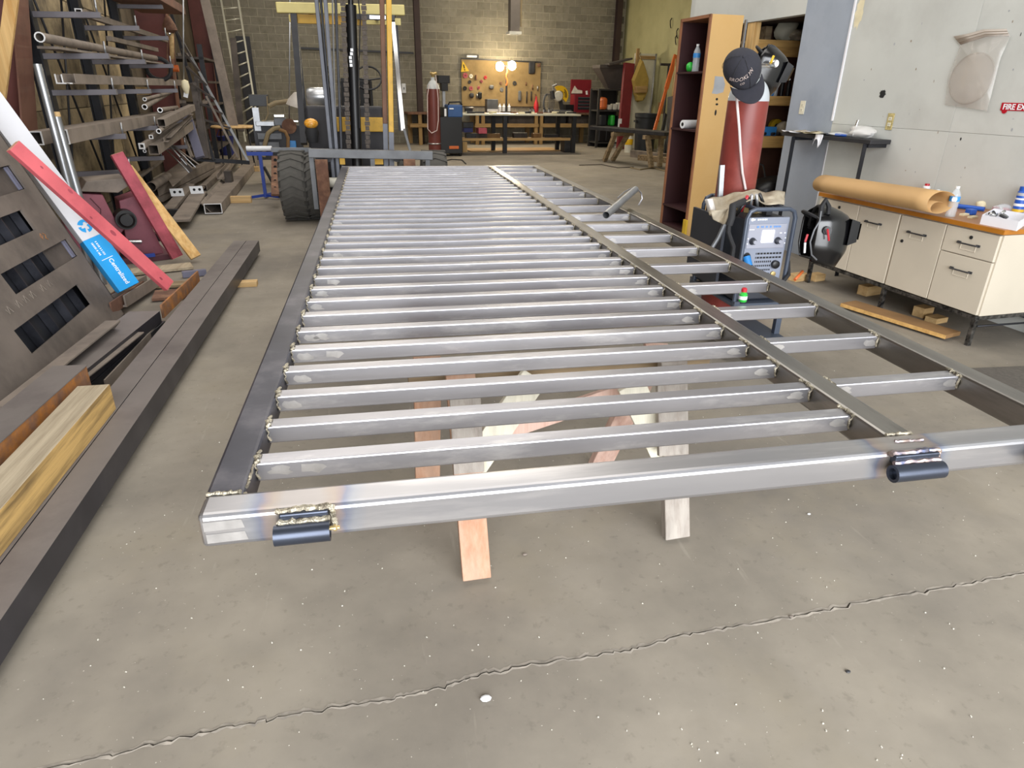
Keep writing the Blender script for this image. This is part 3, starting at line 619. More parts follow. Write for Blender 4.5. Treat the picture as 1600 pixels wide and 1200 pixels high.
q = M(); q.add([fc(.235, -sgn*.05), fc(.239, -sgn*.05), fc(.239, sgn*.035), fc(.235, sgn*.035)], [(0, 1, 2, 3)]); q.build('divider_line', 'white_print', ct)
gc, gr_ = cut+.085, .046
q = M()
def gp(r, a_): return fc(gc+r*math.sin(a_), r*math.cos(a_)*sgn)
for a0, a1 in ((.5, 2.6), (3.0, 4.3), (4.7, 6.5)):
    n_ = 12; q.add([gp(gr_, a0+(a1-a0)*i/n_) for i in range(n_+1)]+[gp(gr_*(.45+.18*math.sin(i*.5)), a0+(a1-a0)*i/n_) for i in range(n_+1)], [(i, i+1, n_+2+i, n_+1+i) for i in range(n_)])
q.build('globe_emblem', 'carton_blue', ct)
# red boards
def board(name, a_, b_, wd, th_, fac, mt, mt_end, label):
    d = (b_-a_).normalized(); o = slab(name, a_, b_, wd, th_, fac, mt, label, 'board', .004)
    q = M(); q.bar(a_-d*.001, a_+d*.0005, wd*.97, th_*.95, fac); q.bar(b_-d*.0005, b_+d*.001, wd*.97, th_*.95, fac); q.build('end_grain', mt_end, o); return o
ra, rb_, rf = fz(264, 447, .16), fx(20, 228, -2.14), V((.8, -.6, .35)); ro = board('red_board', ra, rb_, .092, .040, rf, 'red_stain', 'red_stain_end', 'long bright pink-red stained board leaning across the white carton')
_, ks, ku = frame(rb_-ra, rf)
for f_k, o_k, r_k in ((.07, -.01, .008), (.42, .005, .013), (.55, -.02, .006), (.70, .022, .010), (.86, .012, .006)):
    c_ = ra.lerp(rb_, f_k)+ks*o_k+ku*.0203; q = M(); q.add([c_+ks*math.cos(k*.6283)*r_k+(rb_-ra).normalized()*math.sin(k*.6283)*r_k*1.9 for k in range(10)], [tuple(range(10))]); q.build('knot', 'red_stain_dark', ro)
board('red_board', fz(277, 402, .05), fy(182, 240, 6.55), .105, .040, V((.6, -.8, .3)), 'red_stain_dark', 'red_stain_end', 'darker red stained board leaning on the maroon machine')
board('pine_board', fz(306, 402, .05), fy(198, 262, 6.75), .10, .030, V((.6, -.8, .3)), 'pine_z', 'pine', 'bare pine board with bark edge leaning behind the dark red board')
p0, p1 = fy(110, 300, 5.7), fy(58, 100, 5.72); q = M(); q.pipe(p1+(p0-p1)*1.85, p1, .027, .004, 18); q.build('steel_pipe', 'galvanised', None, 'taller shiny galvanised pipe leaning in front of the rack', 'pipe', 'galvanised pipes leaning on the rack')
p0, p1 = fy(121, 300, 5.75), fy(86, 176, 5.8); q = M(); q.pipe(p1+(p0-p1)*2.27, p1, .030, .004, 18); o = q.build('steel_pipe', 'galvanised', None, 'shorter dull galvanised pipe leaning beside the taller shiny pipe', 'pipe', 'galvanised pipes leaning on the rack')
q = M(); q.cyl(p1-(p1-p0).normalized()*.03, p1+(p1-p0).normalized()*.004, .0315, n=18); q.build('pipe_cap', 'pine', o)
q = M(); q.bar(bv(22, -30, 6.8), bv(-6, 190, 6.8), .09, .038, -BV_); q.build('pine_stud', 'pine_z', None, 'yellow pine stud standing in front of the nearest rust-red column', 'board', bevel=.003)
# ================================================================ maroon machine
c = fz(200, 424, 0) + V((-.16, .50, 0)); 
mc = thing('maroon_machine', 'maroon metal machine with black motor and grey lid behind the red boards', 'machine', c)
ex_ = V((.9, .43, 0)).normalized(); ey_ = Z3; ez_ = ex_.cross(ey_)
fr = c + ez_*.22
q = M(); q.plate([(-.36, .02), (-.08, .02), (-.06, .25), (.02, .32), (-.04, .36), (-.10, .62), (-.40, .66), (-.44, .45), (-.42, .2)], fr, ex_, Z3, -.42); q.build('housing', 'maroon', mc, bevel=.006)
q = M(); q.plate([(.0, .02), (.30, .02), (.24, .30), (.20, .60), (.02, .55)], fr-ez_*.06, ex_, Z3, -.3); q.build('side_cover', 'maroon', mc, bevel=.006)
q = M(); q.plate([(-.44, .0), (.34, .0), (.34, .05), (-.44, .05)], fr+ez_*.02, ex_, Z3, -.5); q.build('base', 'maroon_dark', mc, bevel=.004)
q = M(); q.plate([(-.26, .66), (.02, .63), (.14, .70), (.10, .75), (-.20, .74)], fr+ez_*.02, ex_, Z3, -.40); q.build('lid', 'dusty_steel', mc, bevel=.006)
q = M(); q.cyl(fr+ex_*.03+Z3*.40-ez_*.1, fr+ex_*.03+Z3*.40+ez_*.06, .085, n=24); q.lathe([(0, 0), (.05, .0), (.06, -.02), (.085, -.03)], fr+ex_*.03+Z3*.40+ez_*.085, ez_, 24); q.build('motor', 'black_plastic', mc)
q = M(); q.cyl(fr+ex_*(-.28)+Z3*.50-ez_*.02, fr+ex_*(-.28)+Z3*.50+ez_*.012, .045, n=20); q.build('hub', 'grey_metal', mc)
q = M(); q.cyl(fr+ex_*.02+Z3*.20+ez_*.0, fr+ex_*.12+Z3*.19+ez_*.02, .018, n=12); q.build('crank', 'chrome', mc)
q = M(); q.path([fr+ex_*x+Z3*z+ez_*.004 for x, z in ((-.20, .60), (-.14, .5), (-.16, .42), (-.10, .34), (-.11, .3))], .004, 6); q.build('seam', 'maroon_dark', mc)
q = M(); q.box(fr+ex_*(-.34)+Z3*.69+ez_*-.03, (.12, .05, .035)); q.build('bracket', 'galvanised', mc)
q = M(); q.bar(fr+ex_*.02+Z3*.065+ez_*.05, fr+ex_*.2+Z3*.065+ez_*.05, .03, .03); q.build('foot_bar', 'roller_blue', mc)
q = M(); q.bar(fy(108, 292, 7.0), fy(160, 284, 7.0), .08, .09); q.build('pine_beam', 'pine_x', None, 'short pine beam lying behind the maroon machine', 'timber', bevel=.004)
# ================================================================ cantilever rack
UPS = [(-2.44, 7.72), (-2.44, 9.25), (-2.44, 10.95)]
lev = [.68, 1.02, 1.42, 1.73, 2.07, 2.44]
rk = thing('cantilever_rack', 'black steel cantilever rack with sloping arms along the left wall', 'rack', B(-2.44, 9.2))
for u, v in UPS:
    q = M(); q.ibeam(B(u, v, 0), B(u, v, 3.3), .12, .11, .012, BU_); q.build('upright', 'black_steel', rk)
    q = M(); q.bar(B(u, v, .04), B(u+.75, v, .04), .10, .08); q.build('foot', 'black_steel', rk)
    for z in lev:
        q = M(); q.bar(B(u+.05, v, z), B(u+.60, v, z+.015), .055, .05); ar = q.build('arm', 'rack_arm', rk, bevel=.003)
        q = M(); q.cyl(B(u+.575, v, z+.03), B(u+.575, v, z+.14), .009, n=8); q.build('peg', 'galvanised', ar)
for (a_, b_) in (((0, .15), (1, 2.9)), ((0, 2.9), (1, .15)), ((1, .15), (2, 2.9)), ((1, 2.9), (2, .15))):
    q = M(); q.cyl(B(UPS[a_[0]][0]-.03, UPS[a_[0]][1], a_[1]), B(UPS[b_[0]][0]-.03, UPS[b_[0]][1], b_[1]), .012, n=8); q.build('cross_rod', 'black_steel', rk)
GR = 'steel lengths stored on the left rack'
def stock(kind, a_, b_, sz, mt, label, ht=None, nm=None, ends=False):
    q = M()
    if kind == 'sq': q.htube(a_, b_, sz, ht or sz, .006)
    elif kind == 'pipe': q.pipe(a_, b_, sz, .005, 14)
    elif kind == 'angle': q.angle(a_, b_, sz, sz, .007)
    elif kind == 'chan': q.channel(a_, b_, sz, ht or sz, .008)
    elif kind == 'rod': q.cyl(a_, b_, sz, n=8)
    else: q.bar(a_, b_, sz, ht or .01)
    o = q.build(nm or {'sq': 'square_tube', 'pipe': 'round_pipe', 'angle': 'angle_iron', 'chan': 'steel_channel', 'rod': 'steel_rod', 'bar': 'flat_bar'}[kind], mt, None, label, {'sq': 'steel tube', 'pipe': 'pipe', 'angle': 'angle iron', 'chan': 'steel channel', 'rod': 'steel rod', 'bar': 'flat bar'}[kind], GR)
    if ends:
        q = M(); dq = (V(b_)-V(a_)).normalized(); e0_, e1_ = V(a_)-dq*.002, V(a_)+dq*.008
        if kind == 'sq': q.htube(e0_, e1_, sz+.004, (ht or sz)+.004, .009)
        elif kind == 'pipe': q.pipe(e0_, e1_, sz+.002, .010, 14)
        elif kind == 'angle': q.angle(e0_, e1_, sz+.002, sz+.002, .010)
        q.build('cut_edge', 'cut_end', o, 'bright cut end')
    return o
def along(px, py, v0, v1, z=None):
    a_ = bv(px, py, v0); u, _, zz = uvz(a_); return a_, B(u, v1, zz)
a_, b_ = along(95, 214, 6.35, 11.2); stock('sq', a_, b_, .108, 'dusty_steel', 'large dusty square tube on the lower rack arms, its open end nearest', ends=True)
a_, b_ = along(55, 216, 6.35, 11.2); stock('sq', a_, b_, .10, 'dusty_steel', 'second large dusty square tube behind the nearest one on the rack', ends=True)
a_, b_ = along(62, 58, 6.9, 11.4); stock('pipe', a_, b_, .038, 'dusty_steel', 'round pipe with open end on the fourth rack level', ends=True)
stock('bar', B(-2.15, 7.1, 1.78), B(-2.1, 11.3, 1.78), .16, 'dusty_steel', 'flat steel strip lying behind the round pipe on the rack', .02)
a_, b_ = along(98, 131, 7.2, 11.6); stock('angle', a_, b_, .075, 'dusty_steel', 'outer angle iron on the third rack level', ends=True)
a_, b_ = along(88, 131, 7.1, 11.6); stock('angle', a_, b_, .075, 'dusty_steel', 'inner angle iron on the third rack level', ends=True)
a_, b_ = along(110, 131, 7.35, 13.1); stock('chan', b_, a_, .10, 'dusty_steel', 'wide dusty channel along the third rack level', .085)
a_, b_ = along(123, 19, 8.2, 12.5); stock('sq', a_, b_, .06, 'dusty_steel', 'slim square tube on the fifth rack level', ends=True)
a_, b_ = along(170, 60, 9.4, 12.0); stock('bar', a_, b_, .05, 'dusty_steel', 'flat bar on the fourth rack level by the second upright', .05)
q = M(); bbox(q, -2.4, -1.78, 8.6, 12.4, 2.49, 2.60); q.build('sheet_bundle', 'brown_primer', None, 'thick brown sheet bundle on the top rack arms', 'sheet bundle', bevel=.006)
a_, b_ = bv(222, 228, 8.6), bv(290, 188, 11.6); so = stock('sq', a_, b_, .05, 'dusty_steel', 'white-ended square tube at the bottom of the rack tube bundle')
q = M(); d = (a_-b_).normalized(); q.htube(a_, a_+d*.02, .062, .062, .014); q.build('end_cap', 'cut_end', so)
BND = [('pipe', (248, 205), (300, 172), 8.8, 11.8, .026, 'pale ringed round pipe in the rack tube bundle'), ('sq', (252, 192), (300, 168), 9.0, 11.8, .085, 'wide square tube above the pale ringed pipe'),
       ('sq', (240, 234), (296, 196), 8.8, 11.8, .105, 'largest square tube at the bottom of the rack bundle'), ('pipe', (226, 167), (262, 146), 9.6, 12.0, .03, 'round pipe lying over the rack bundle'),
       ('pipe', (226, 155), (268, 144), 9.8, 12.0, .022, 'thinner pipe behind the round pipe on the rack bundle'), ('pipe', (250, 172), (276, 168), 10.0, 12.5, .03, 'pale pipe stub behind the rack bundle'),
       ('pipe', (226, 236), (262, 206), 8.9, 11.0, .018, 'slim pipe between the bottom tubes of the rack bundle'), ('angle', (256, 222), (296, 185), 9.2, 11.8, .05, 'angle iron on the right of the rack bundle'),
       ('bar', (264, 215), (300, 178), 9.3, 12.0, .05, 'flat bar on the right of the rack bundle'), ('sq', (236, 214), (280, 180), 9.0, 11.5, .04, 'thin square tube in the middle of the rack bundle')]
for kd, a2, b2, v0, v1, sz, lab in BND: stock(kd, bv(*a2, v0), bv(*b2, v1), sz, 'dusty_steel', lab, ends=kd != 'bar' and sz < .05)
for k, (a2, b2) in enumerate((((245, 205), (292, 258)), ((252, 218), (300, 262)), ((262, 220), (306, 262)), ((268, 226), (312, 258)), ((258, 232), (296, 270)))):
    q = M(); q.cyl(bv(*b2, 10.4), bv(*a2, 10.8), .010, n=7); q.build('thin_rod', 'dusty_steel' if k % 2 else 'galvanised', None, 'thin rods leaning against the rack tube bundle', 'steel rod', 'thin rods by the rack bundle')
# ================================================================ heap of steel on the floor behind
GH = 'steel lengths heaped on the floor at the left'
def heap(kind, a_, b_, sz, label, ht=None, mt='dusty_steel'):
    global GR
    g0 = GR; GR = GH; o = stock(kind, a_, b_, sz, mt, label, ht); GR = g0; return o
a_ = fz(344, 333, .07); b_ = fz(397, 252, .07); d = (b_-a_).normalized(); a_ = fz(333, 326, .075)
o = heap('sq', a_, b_, .205, 'big rectangular tube with open end nearest on the floor', .12); q = M(); q.htube(a_-d*.003, a_+d*.006, .209, .124, .009); q.build('cut_edge', 'cut_end', o)
a_ = fz(315, 325, .08); b_ = fz(345, 290, .10); q = M(); dd, sd, uu = frame(b_-a_); q.section(a_, a_+dd*2.2, [(-.12, -.07), (-.112, -.075), (0, .055), (.112, -.075), (.12, -.07), (0, .07)]); q.build('angle_iron', 'dusty_steel', None, 'angle iron lying like a roof ridge beside the big rectangular tube', 'angle iron', GH)
a_ = fz(282, 345, .10); b_ = fz(309, 304, .14); o = heap('bar', a_, b_+(b_-a_)*.1, .20, 'wide flat bar with a white hole tag, nearest of the floor heap', .025)
d = (b_-a_).normalized(); _, sd, uu = frame(d)
def tag_plate(c0, par):
    tx_ = V((.94, .22, .0)); q = M(); q.add([c0-tx_*.085, c0+tx_*.085, c0+tx_*.075+Z3*.10, c0-tx_*.095+Z3*.10], [(0, 1, 2, 3)]); r = q.build('tag_plate', 'white_plastic', par, 'white plate with two holes')
    for s_ in (-.035, .035):
        q = M(); q.cyl(c0+tx_*s_+Z3*.055+V((0, .004, 0)), c0+tx_*s_+Z3*.055-V((0, .006, 0)), .017, n=12); q.build('hole', 'ink', r)
tag_plate(b_+uu*.012, o)
a_ = fz(262, 330, .05); b_ = fz(279, 310, .1); o = heap('sq', a_, b_+(b_-a_)*1.2, .14, 'second flat tube with white hole tag, further left on the floor heap', .04); d = (b_-a_).normalized(); _, sd, uu = frame(d); tag_plate(b_+uu*.03, o)
HP = [('bar', (245, 312), (345, 258), .08, .12, .15, 'long broad plate across the middle of the floor heap', .06), ('sq', (240, 300), (330, 256), .18, .22, .12, 'long square tube along the back of the floor heap', None),
      ('bar', (306, 300), (352, 262), .06, .10, .09, 'flat bar behind the tagged bar on the floor heap', .03), ('sq', (318, 294), (352, 262), .05, .06, .09, 'square tube behind the ridge angle iron', None),
      ('chan', (372, 243), (345, 280), .14, .20, .10, 'channel with bright end standing up from the heap by the roller stand', .07), ('bar', (205, 283), (250, 250), .34, .42, .10, 'flat bar at the left end of the floor heap', .04),
      ('pipe', (236, 292), (262, 276), .3, .3, .06, 'short fat pipe at the left of the floor heap', None), ('bar', (196, 290), (238, 262), .4, .5, .03, 'thin bar over the left end of the floor heap', .03)]
for kd, a2, b2, z0, z1, sz, lab, h_ in HP: heap(kd, fz(*a2, z0), fz(*b2, z1), sz, lab, h_)
q = M(); A_, B_, C_, D_ = (fz(257, 272, .30), fz(284, 252, .45), fz(300, 266, .36), fz(270, 292, .26)); q.add([A_, B_, C_, D_], [(0, 1, 2, 3)]); q.build('sheet_offcut', 'dusty_steel', None, 'square sheet offcut lying tilted on the floor heap', 'sheet', solid=.008)
q = M(); A_, B_ = fz(299, 268, .4), fz(282, 245, .6); q.bar(A_, B_, .05, .012, V((0, -1, .3))); q.build('flat_bar', 'dusty_dark', None, 'dark flat bar leaning over the tilted sheet offcut', 'flat bar', GH)
q = M(); A_ = fz(357, 289, .1); q.box(A_+V((0, .1, .09)), (.1, .16, .22)); q.build('box_tube_stub', 'dusty_dark', None, 'upright dark box tube stub beside the big rectangular tube', 'tube stub')
for px, py, lab in ((386, 317, 'pine block beside the near end of the big rectangular tube'), (400, 268, 'pine block under the far part of the big rectangular tube')):
    p = fz(px, py, .0); q = M(); q.box(p+V((-.12, .03, .045)), (.36, .09, .09)); q.build('wood_block', 'pine_x', None, lab, 'wood block', bevel=.004)
# ---------------- leaning frame, bars, ladder
fr_ = thing('triangular_truss', 'dark triangular steel frame with cross bars leaning against the left wall', 'steel frame', fz(335, 250, 0))
vf = 12.2
def fbar(a2, b2, w_, va, vb, mt, nm='bar'): q = M(); q.bar(bv(*a2, va), bv(*b2, vb), w_, .03, -BV_); return q.build(nm, mt, fr_)
fbar((334, 250), (268, 22), .045, 12.2, 12.8, 'black_steel'); fbar((388, 252), (286, 66), .035, 12.4, 12.8, 'galvanised'); fbar((298, 248), (390, 254), .06, 12.2, 12.4, 'black_steel')
for k in range(6):
    t = .28+.12*k; fbar((334-66*t, 250-228*t), (388-102*(t*1.0), 252-186*t), .03, 12.25, 12.5, 'dusty_dark', 'cross_bar')
fbar((322, 150), (372, 246), .03, 12.3, 12.3, 'dusty_steel')
for k, (a2, b2, va, w_, mt, lab) in enumerate((((313, 246), (288, 168), 11.6, .13, 'purple_grey', 'purple-grey steel channel leaning beside the dark triangular frame'), ((322, 248), (302, 130), 11.9, .09, 'dusty_dark', 'dark bar leaning behind the purple-grey channel'), ((327, 249), (306, 120), 12.0, .05, 'dusty_dark', 'thin dark bar leaning next to the triangular frame'),
        ((300, 246), (272, 170), 11.4, .04, 'dusty_steel', 'dusty bar leaning left of the purple-grey channel'), ((366, 200), (318, -10), 14.5, .16, 'dusty_steel', 'tall pale leaning bar between triangular frame and ladder'), ((368, 200), (338, 60), 15, .12, 'dusty_dark', 'dark leaning bar close behind the tall pale bar'), ((377, 205), (364, 60), 16, .12, 'dusty_dark', 'dark upright bar behind the ladder'))):
    q = M(); q.bar(bv(*a2, va), bv(*b2, va+.5), w_, .05, -BV_); q.build('leaning_bar', mt, None, lab, 'steel bar', 'bars leaning at the left wall')
# shelf of small stock behind the triangular frame
ss = thing('stock_shelf', 'dim steel shelf of short offcuts behind the triangular frame', 'shelf', B(-2.5, 15.2))
for v in (14.6, 16.6): q = M(); bbox(q, -2.85, -2.75, v, v+.08, 0, 2.2); bbox(q, -2.0, -1.92, v, v+.08, 0, 2.2); q.build('post', 'black_steel', ss)
for z in (.35, .75, 1.15, 1.55, 1.95): q = M(); bbox(q, -2.85, -1.92, 14.6, 16.68, z, z+.04); q.build('shelf_board', 'dusty_dark', ss)
for k in range(22):
    z = random.choice((.39, .79, 1.19, 1.59, 1.99))+.03; u = random.uniform(-2.6, -2.0); L = random.uniform(.4, 1.1)
    q = M(); q.bar(B(u, 14.45+random.uniform(0, .5), z), B(u-.1, 14.5+L, z+random.uniform(0, .08)), random.uniform(.04, .09), .05); q.build('offcut', 'dusty_steel', None, 'steel offcut lying on the dim shelf behind the triangular frame', 'offcut', 'offcuts on the dim shelf')
def ladder(name, label, a0, a1, b0, b1, vb, vt, n, mt):
    t = thing(name, label, 'ladder', bv(*a0, vb)); A0, A1, B0, B1 = bv(*a0, vb), bv(*a1, vt), bv(*b0, vb-.02), bv(*b1, vt)
    for p, q_ in ((A0, A1), (B0, B1)): q = M(); q.bar(p, q_, .035, .07, BV_); q.build('rail', mt, t)
    for k in range(n):
        f = (k+.5)/n; q = M(); q.cyl(A0.lerp(A1, f), B0.lerp(B1, f), .016, n=8); q.build('rung', mt, t)
ladder('aluminium_ladder', 'aluminium extension ladder leaning on the dark wall left of the forklift', (384, 222), (343, -14), (405, 205), (370, -14), 17.5, 18.6, 13, 'aluminium')
q = M(); bbox(q, -1.92, -1.56, VB-.08, VB-.03, .05, 2.75); q.build('sheet_metal', 'dark_metal', None, 'dark grey sheet standing against the back wall right of the ladder', 'sheet')
# ---------------- roller stand
p = fz(405, 312, 0)+V((0, .1, 0)); rs = thing('roller_stand', 'blue roller stand with white roller beside the forklift wheel', 'roller stand', p)
A_, B_ = fy(385, 232, p.y), fy(425, 232, p.y); q = M(); q.cyl(A_, B_, .035, n=16); q.build('roller', 'roller', rs)
hz = A_.z; mid = (A_+B_)/2
q = M(); q.bar(A_-V((0, 0, .07)), B_-V((0, 0, .07)), .05, .05); q.bar(A_-V((0, 0, .07)), A_, .03, .01, V((1, 0, 0))); q.bar(B_-V((0, 0, .07)), B_, .03, .01, V((1, 0, 0))); q.build('yoke', 'roller_blue', rs)
q = M(); q.bar(mid-V((0, 0, .08)), V((mid.x, mid.y, .02)), .045, .045); q.build('post', 'roller_blue', rs)
for dx, dy in ((-.30, -.12), (.34, -.12), (.02, .35)):
    q = M(); q.bar(V((mid.x, mid.y, .05)), V((mid.x+dx, mid.y+dy, .02)), .035, .035); q.build('leg', 'roller_blue', rs)
q = M(); q.bar(V((mid.x+.22, mid.y-.1, .03)), V((mid.x+.03, mid.y, hz-.25)), .03, .03); q.build('brace', 'dark_metal', rs)
# little board table with a navy chair behind
p = bv(365, 198, 14.5); t = thing('board_table', 'pale oval board on thin dark legs below the ladder', 'table', B(uvz(p)[0], 14.5))
q = M(); q.lathe([(0, 0), (.40, 0), (.42, .02), (.40, .04), (0, .04)], p-V((0, 0, .02)), n=20); q.build('top', 'pine', t)
for dx, dy in ((-.3, 0), (.3, 0), (0, .3)): q = M(); q.cyl(V((p.x+dx, p.y+dy, 0)), V((p.x+dx*.8, p.y+dy*.8, p.z)), .015, n=8); q.build('leg', 'black_steel', t)
p = fz(356, 242, 0); t = thing('navy_bucket', 'navy blue plastic drum below the pale oval board', 'drum', p)
q = M(); q.lathe([(0, 0), (.16, 0), (.18, .1), (.15, .22), (.19, .40), (.2, .42), (.18, .42), (.15, .40)], p, n=18); q.build('shell', 'navy', t)
q = M(); q.path([p+V((-.19, 0, .4)), p+V((-.12, 0, .55)), p+V((.12, 0, .55)), p+V((.19, 0, .4))], .012, 6); q.build('handle', 'navy', t)
# ================================================================ forklift, gate end resting in front of its carriage
yf = 8.45; cxf = -.16
fk = thing('forklift', 'old yellow and black forklift facing the gate with raised mast', 'forklift', (cxf, 9.6, 0))
def fp(name, mt, parent=None, lab=None, bevel=0): return lambda q: q.build(name, mt, parent or fk, lab, bevel=bevel)
def mrail(px0, px1, pb0, pb1, mt, y, w_=None, dep=.12, nm='mast_rail', low=None, zsplit=1.02):
    a0, a1 = fy(px0, -60, y+.12), fy(px1, -60, y+.12); b0, b1 = fy(pb0, 262, y), fy(pb1, 262, y); bb, tt = (b0+b1)/2, (a0+a1)/2; w = (b1-b0).length
    d = (tt-bb).normalized(); bb = bb + d*((.12-bb.z)/d.z)
    q = M(); s_ = bb.lerp(tt, (zsplit-bb.z)/(tt.z-bb.z)) if low else bb; q.bar(s_, tt, w, dep, V((0, -1, 0))); o = q.build(nm, mt, fk, bevel=.006)
    if low: q = M(); q.bar(bb, s_, w, dep, V((0, -1, 0))); q.build('bare_foot', low, o)
    return o
mrail(484, 493.5, 517.5, 523, 'forklift_grey', yf); mrail(499, 508.5, 525.5, 531, 'forklift_grey', yf+.02); mrail(519, 525, 533, 537, 'black_steel', yf+.08)
mrail(590, 600, 600, 607, 'mast_brown', yf+.06, low='forklift_grey', zsplit=1.12); mrail(601, 611.5, 608.5, 616, 'forklift_yellow', yf, low='forklift_grey', zsplit=1.03)
mrail(493, 499, 522.5, 526, 'black_steel', yf+.09, nm='roller_track')
q = M(); b_ = fy(556, 262, yf+.1); q.cyl((b_.x, b_.y, .15), fy(548, 8, yf+.2), .062, n=20); q.cyl(fy(548, 8, yf+.2), fy(548, -10, yf+.2), .03, n=12); cyl_ = q.build('lift_cylinder', 'black_plastic', fk, 'black hydraulic lift cylinder')
q = M()
for k in range(5): p = fy(550+random.uniform(-3, 3), 78+6*k, yf+.03); q.box(p, (.03, .004, .03))
q.build('paint_mark', 'white_print', cyl_)
for pt, pb in ((534, 545), (567, 575)):
    A_, B_ = fy(pb, 232, yf+.05), fy(pt, -40, yf+.15); q = M(); L = (B_-A_).length; k = 0
    n_ = int(L/.05)
    for k in range(n_):
        c0 = A_.lerp(B_, (k+.5)/n_); q.box(c0, (.06 if k % 2 else .045, .025, .044))
    q.build('lift_chain', 'chain', fk)
q = M(); q.path([fy(526, 232, yf), fy(522, 120, yf+.05), fy(519, -20, yf+.1)], .010, 6); q.build('hose', 'galvanised', fk)
q = M(); q.path([fy(560, 0, yf+.05), fy(563, 30, yf+.05), fy(562, 60, yf+.05), fy(560, 130, yf+.05), fy(562, 200, yf+.05)], .008, 6); q.build('hose', 'black_rubber', fk)
A_, B_ = fy(482, 239, yf-.28), fy(676, 243, yf-.28); q = M(); q.bar(A_, B_, .08, .095, Z3); q.build('carriage_bar', 'grey_metal', fk, bevel=.006)
zb = A_.z; q = M(); q.bar((A_.x+.02, yf-.2, .32), (B_.x-.06, yf-.2, .32), .07, .12); q.build('carriage_bar', 'dark_metal', fk)
for px in (487, 582, 668): p = fy(px, 250, yf-.26); q = M(); q.bar((p.x, p.y, .2), (p.x, p.y, zb), .05, .05, V((0, -1, 0))); q.build('backrest_post', 'grey_metal', fk)
for px in (500, 512, 620, 633): p = fy(px, 246, yf-.12); q = M(); q.cyl((p.x, p.y-.03, p.z), (p.x, p.y+.03, p.z), .05, n=14); q.build('guide_roller', 'dark_metal', fk)
for px in (535, 592): p = fy(px, 252, yf-.02); q = M(); q.box(p, (.10 if px > 560 else .06, .03, .07)); q.build('bracket', 'forklift_yellow', fk)
for px in (503, 640):
    p = fy(px, 262, yf-.36); q = M(); q.bar((p.x, p.y, .10), (p.x, p.y, .76), .135, .05, V((0, -1, 0))); q.bar((p.x, p.y+.02, .085), (p.x, p.y-1.1, .07), .135, .04); q.build('fork', 'rust_brown', fk, bevel=.004)
A_, B_ = fy(424, 234, yf+.35), fy(486, 234, yf+.35); q = M(); q.bar(A_, B_, .05, .05); q.build('fender_bar', 'grey_metal', fk)
# tyres: chevron lugs
def tyre(cx_, cy_, r, w_):
    q = M(); q.lathe([(r*.55, 0), (r*.92, 0), (r, .03), (r, w_-.03), (r*.92, w_), (r*.55, w_)], (cx_-w_/2, cy_, r), (1, 0, 0), 36); o = q.build('tyre', 'tyre', fk)
    q = M()
    for k in range(22):
        a_ = 2*math.pi*k/22; a2 = a_+.16
        for s0, s1 in ((-1, 0), (0, 1)):
            P = []
            for rr in (r*.985, r*1.028):
                for x, an in ((s0*w_*.48, a_ if s0 < 0 else a2), (s1*w_*.48, a2 if s0 < 0 else a_)):
                    for da in (-.05, .05): P.append(V((cx_+x, cy_-math.cos(an+da)*rr, r+math.sin(an+da)*rr)))
            q.add(P, [(0, 1, 3, 2), (4, 6, 7, 5), (0, 4, 5, 1), (2, 3, 7, 6), (0, 2, 6, 4), (1, 5, 7, 3)])
    q.build('tread', 'tyre', o, kind='stuff')
    q = M(); q.lathe([(0, .02), (r*.3, .02), (r*.4, .06), (r*.56, .05), (r*.56, w_-.05), (r*.4, w_-.06), (r*.3, w_-.02), (0, w_-.02)], (cx_-w_/2, cy_, r), (1, 0, 0), 24); q.build('rim', 'forklift_dark', o)
x0, x1 = fy(436, 300, 8.35).x, fy(478, 300, 8.35).x
tyre((x0+x1)/2, 8.72, .40, x1-x0); tyre((x0+x1)/2+.24, 8.74, .39, .19); tyre(2*cxf-(x0+x1)/2-.02, 8.72, .40, x1-x0)
tyre(cxf-.55, 10.6, .30, .22); tyre(cxf+.55, 10.6, .30, .22)
q = M(); q.bar((cxf-.85, 8.72, .4), (cxf+.85, 8.72, .4), .12, .12); q.build('axle', 'forklift_dark', fk)
yb = 9.25
A_ = fy(476, 165, yb); B_ = fy(602, 232, yb); q = M(); q.box(((A_.x+B_.x)/2, yb+.10, (A_.z+.5)/2), (B_.x-A_.x, .2, A_.z-.5)); q.build('cowl', 'forklift_dark', fk, bevel=.03)
A_, B_ = fy(512, 183, yb-.03), fy(601, 206, yb-.03); q = M(); q.box(((A_.x+B_.x)/2, yb-.01, (A_.z+B_.z)/2), (B_.x-A_.x, .06, A_.z-B_.z)); q.build('cowl_band', 'forklift_yellow', fk, bevel=.008)
q = M(); q.box((cxf-.12, 10.4, .62), (.85, 1.5, .75)); q.box((cxf-.12, 10.9, 1.05), (.8, .5, .25)); q.build('body', 'forklift_dark', fk, bevel=.04)
q = M(); q.box((cxf-.1, 10.25, 1.12), (.5, .45, .12)); q.box((cxf-.1, 10.5, 1.38), (.48, .12, .5)); q.build('seat', 'black_rubber', fk, bevel=.04)
A_, B_ = fy(480, 151, 9.9), fy(522, 151, 9.9); q = M(); r_ = .115; q.lathe([(0, -.02), (r_*.8, 0), (r_, .05), (r_, (B_-A_).length-.05), (r_*.8, (B_-A_).length), (0, (B_-A_).length+.02)], A_, B_-A_, 22); q.build('gas_bottle', 'silver_tank', fk, 'silver fuel gas bottle lying across')
c_ = fy(575, 122, 9.6); Rw = Matrix.Rotation(math.radians(55), 3, 'X'); q = M(); q.path([c_ + Rw @ V((.17*math.cos(2*math.pi*k/28), .17*math.sin(2*math.pi*k/28), 0)) for k in range(28)], .012, 8, closed=True); st_ = q.build('steering_wheel', 'black_plastic', fk)
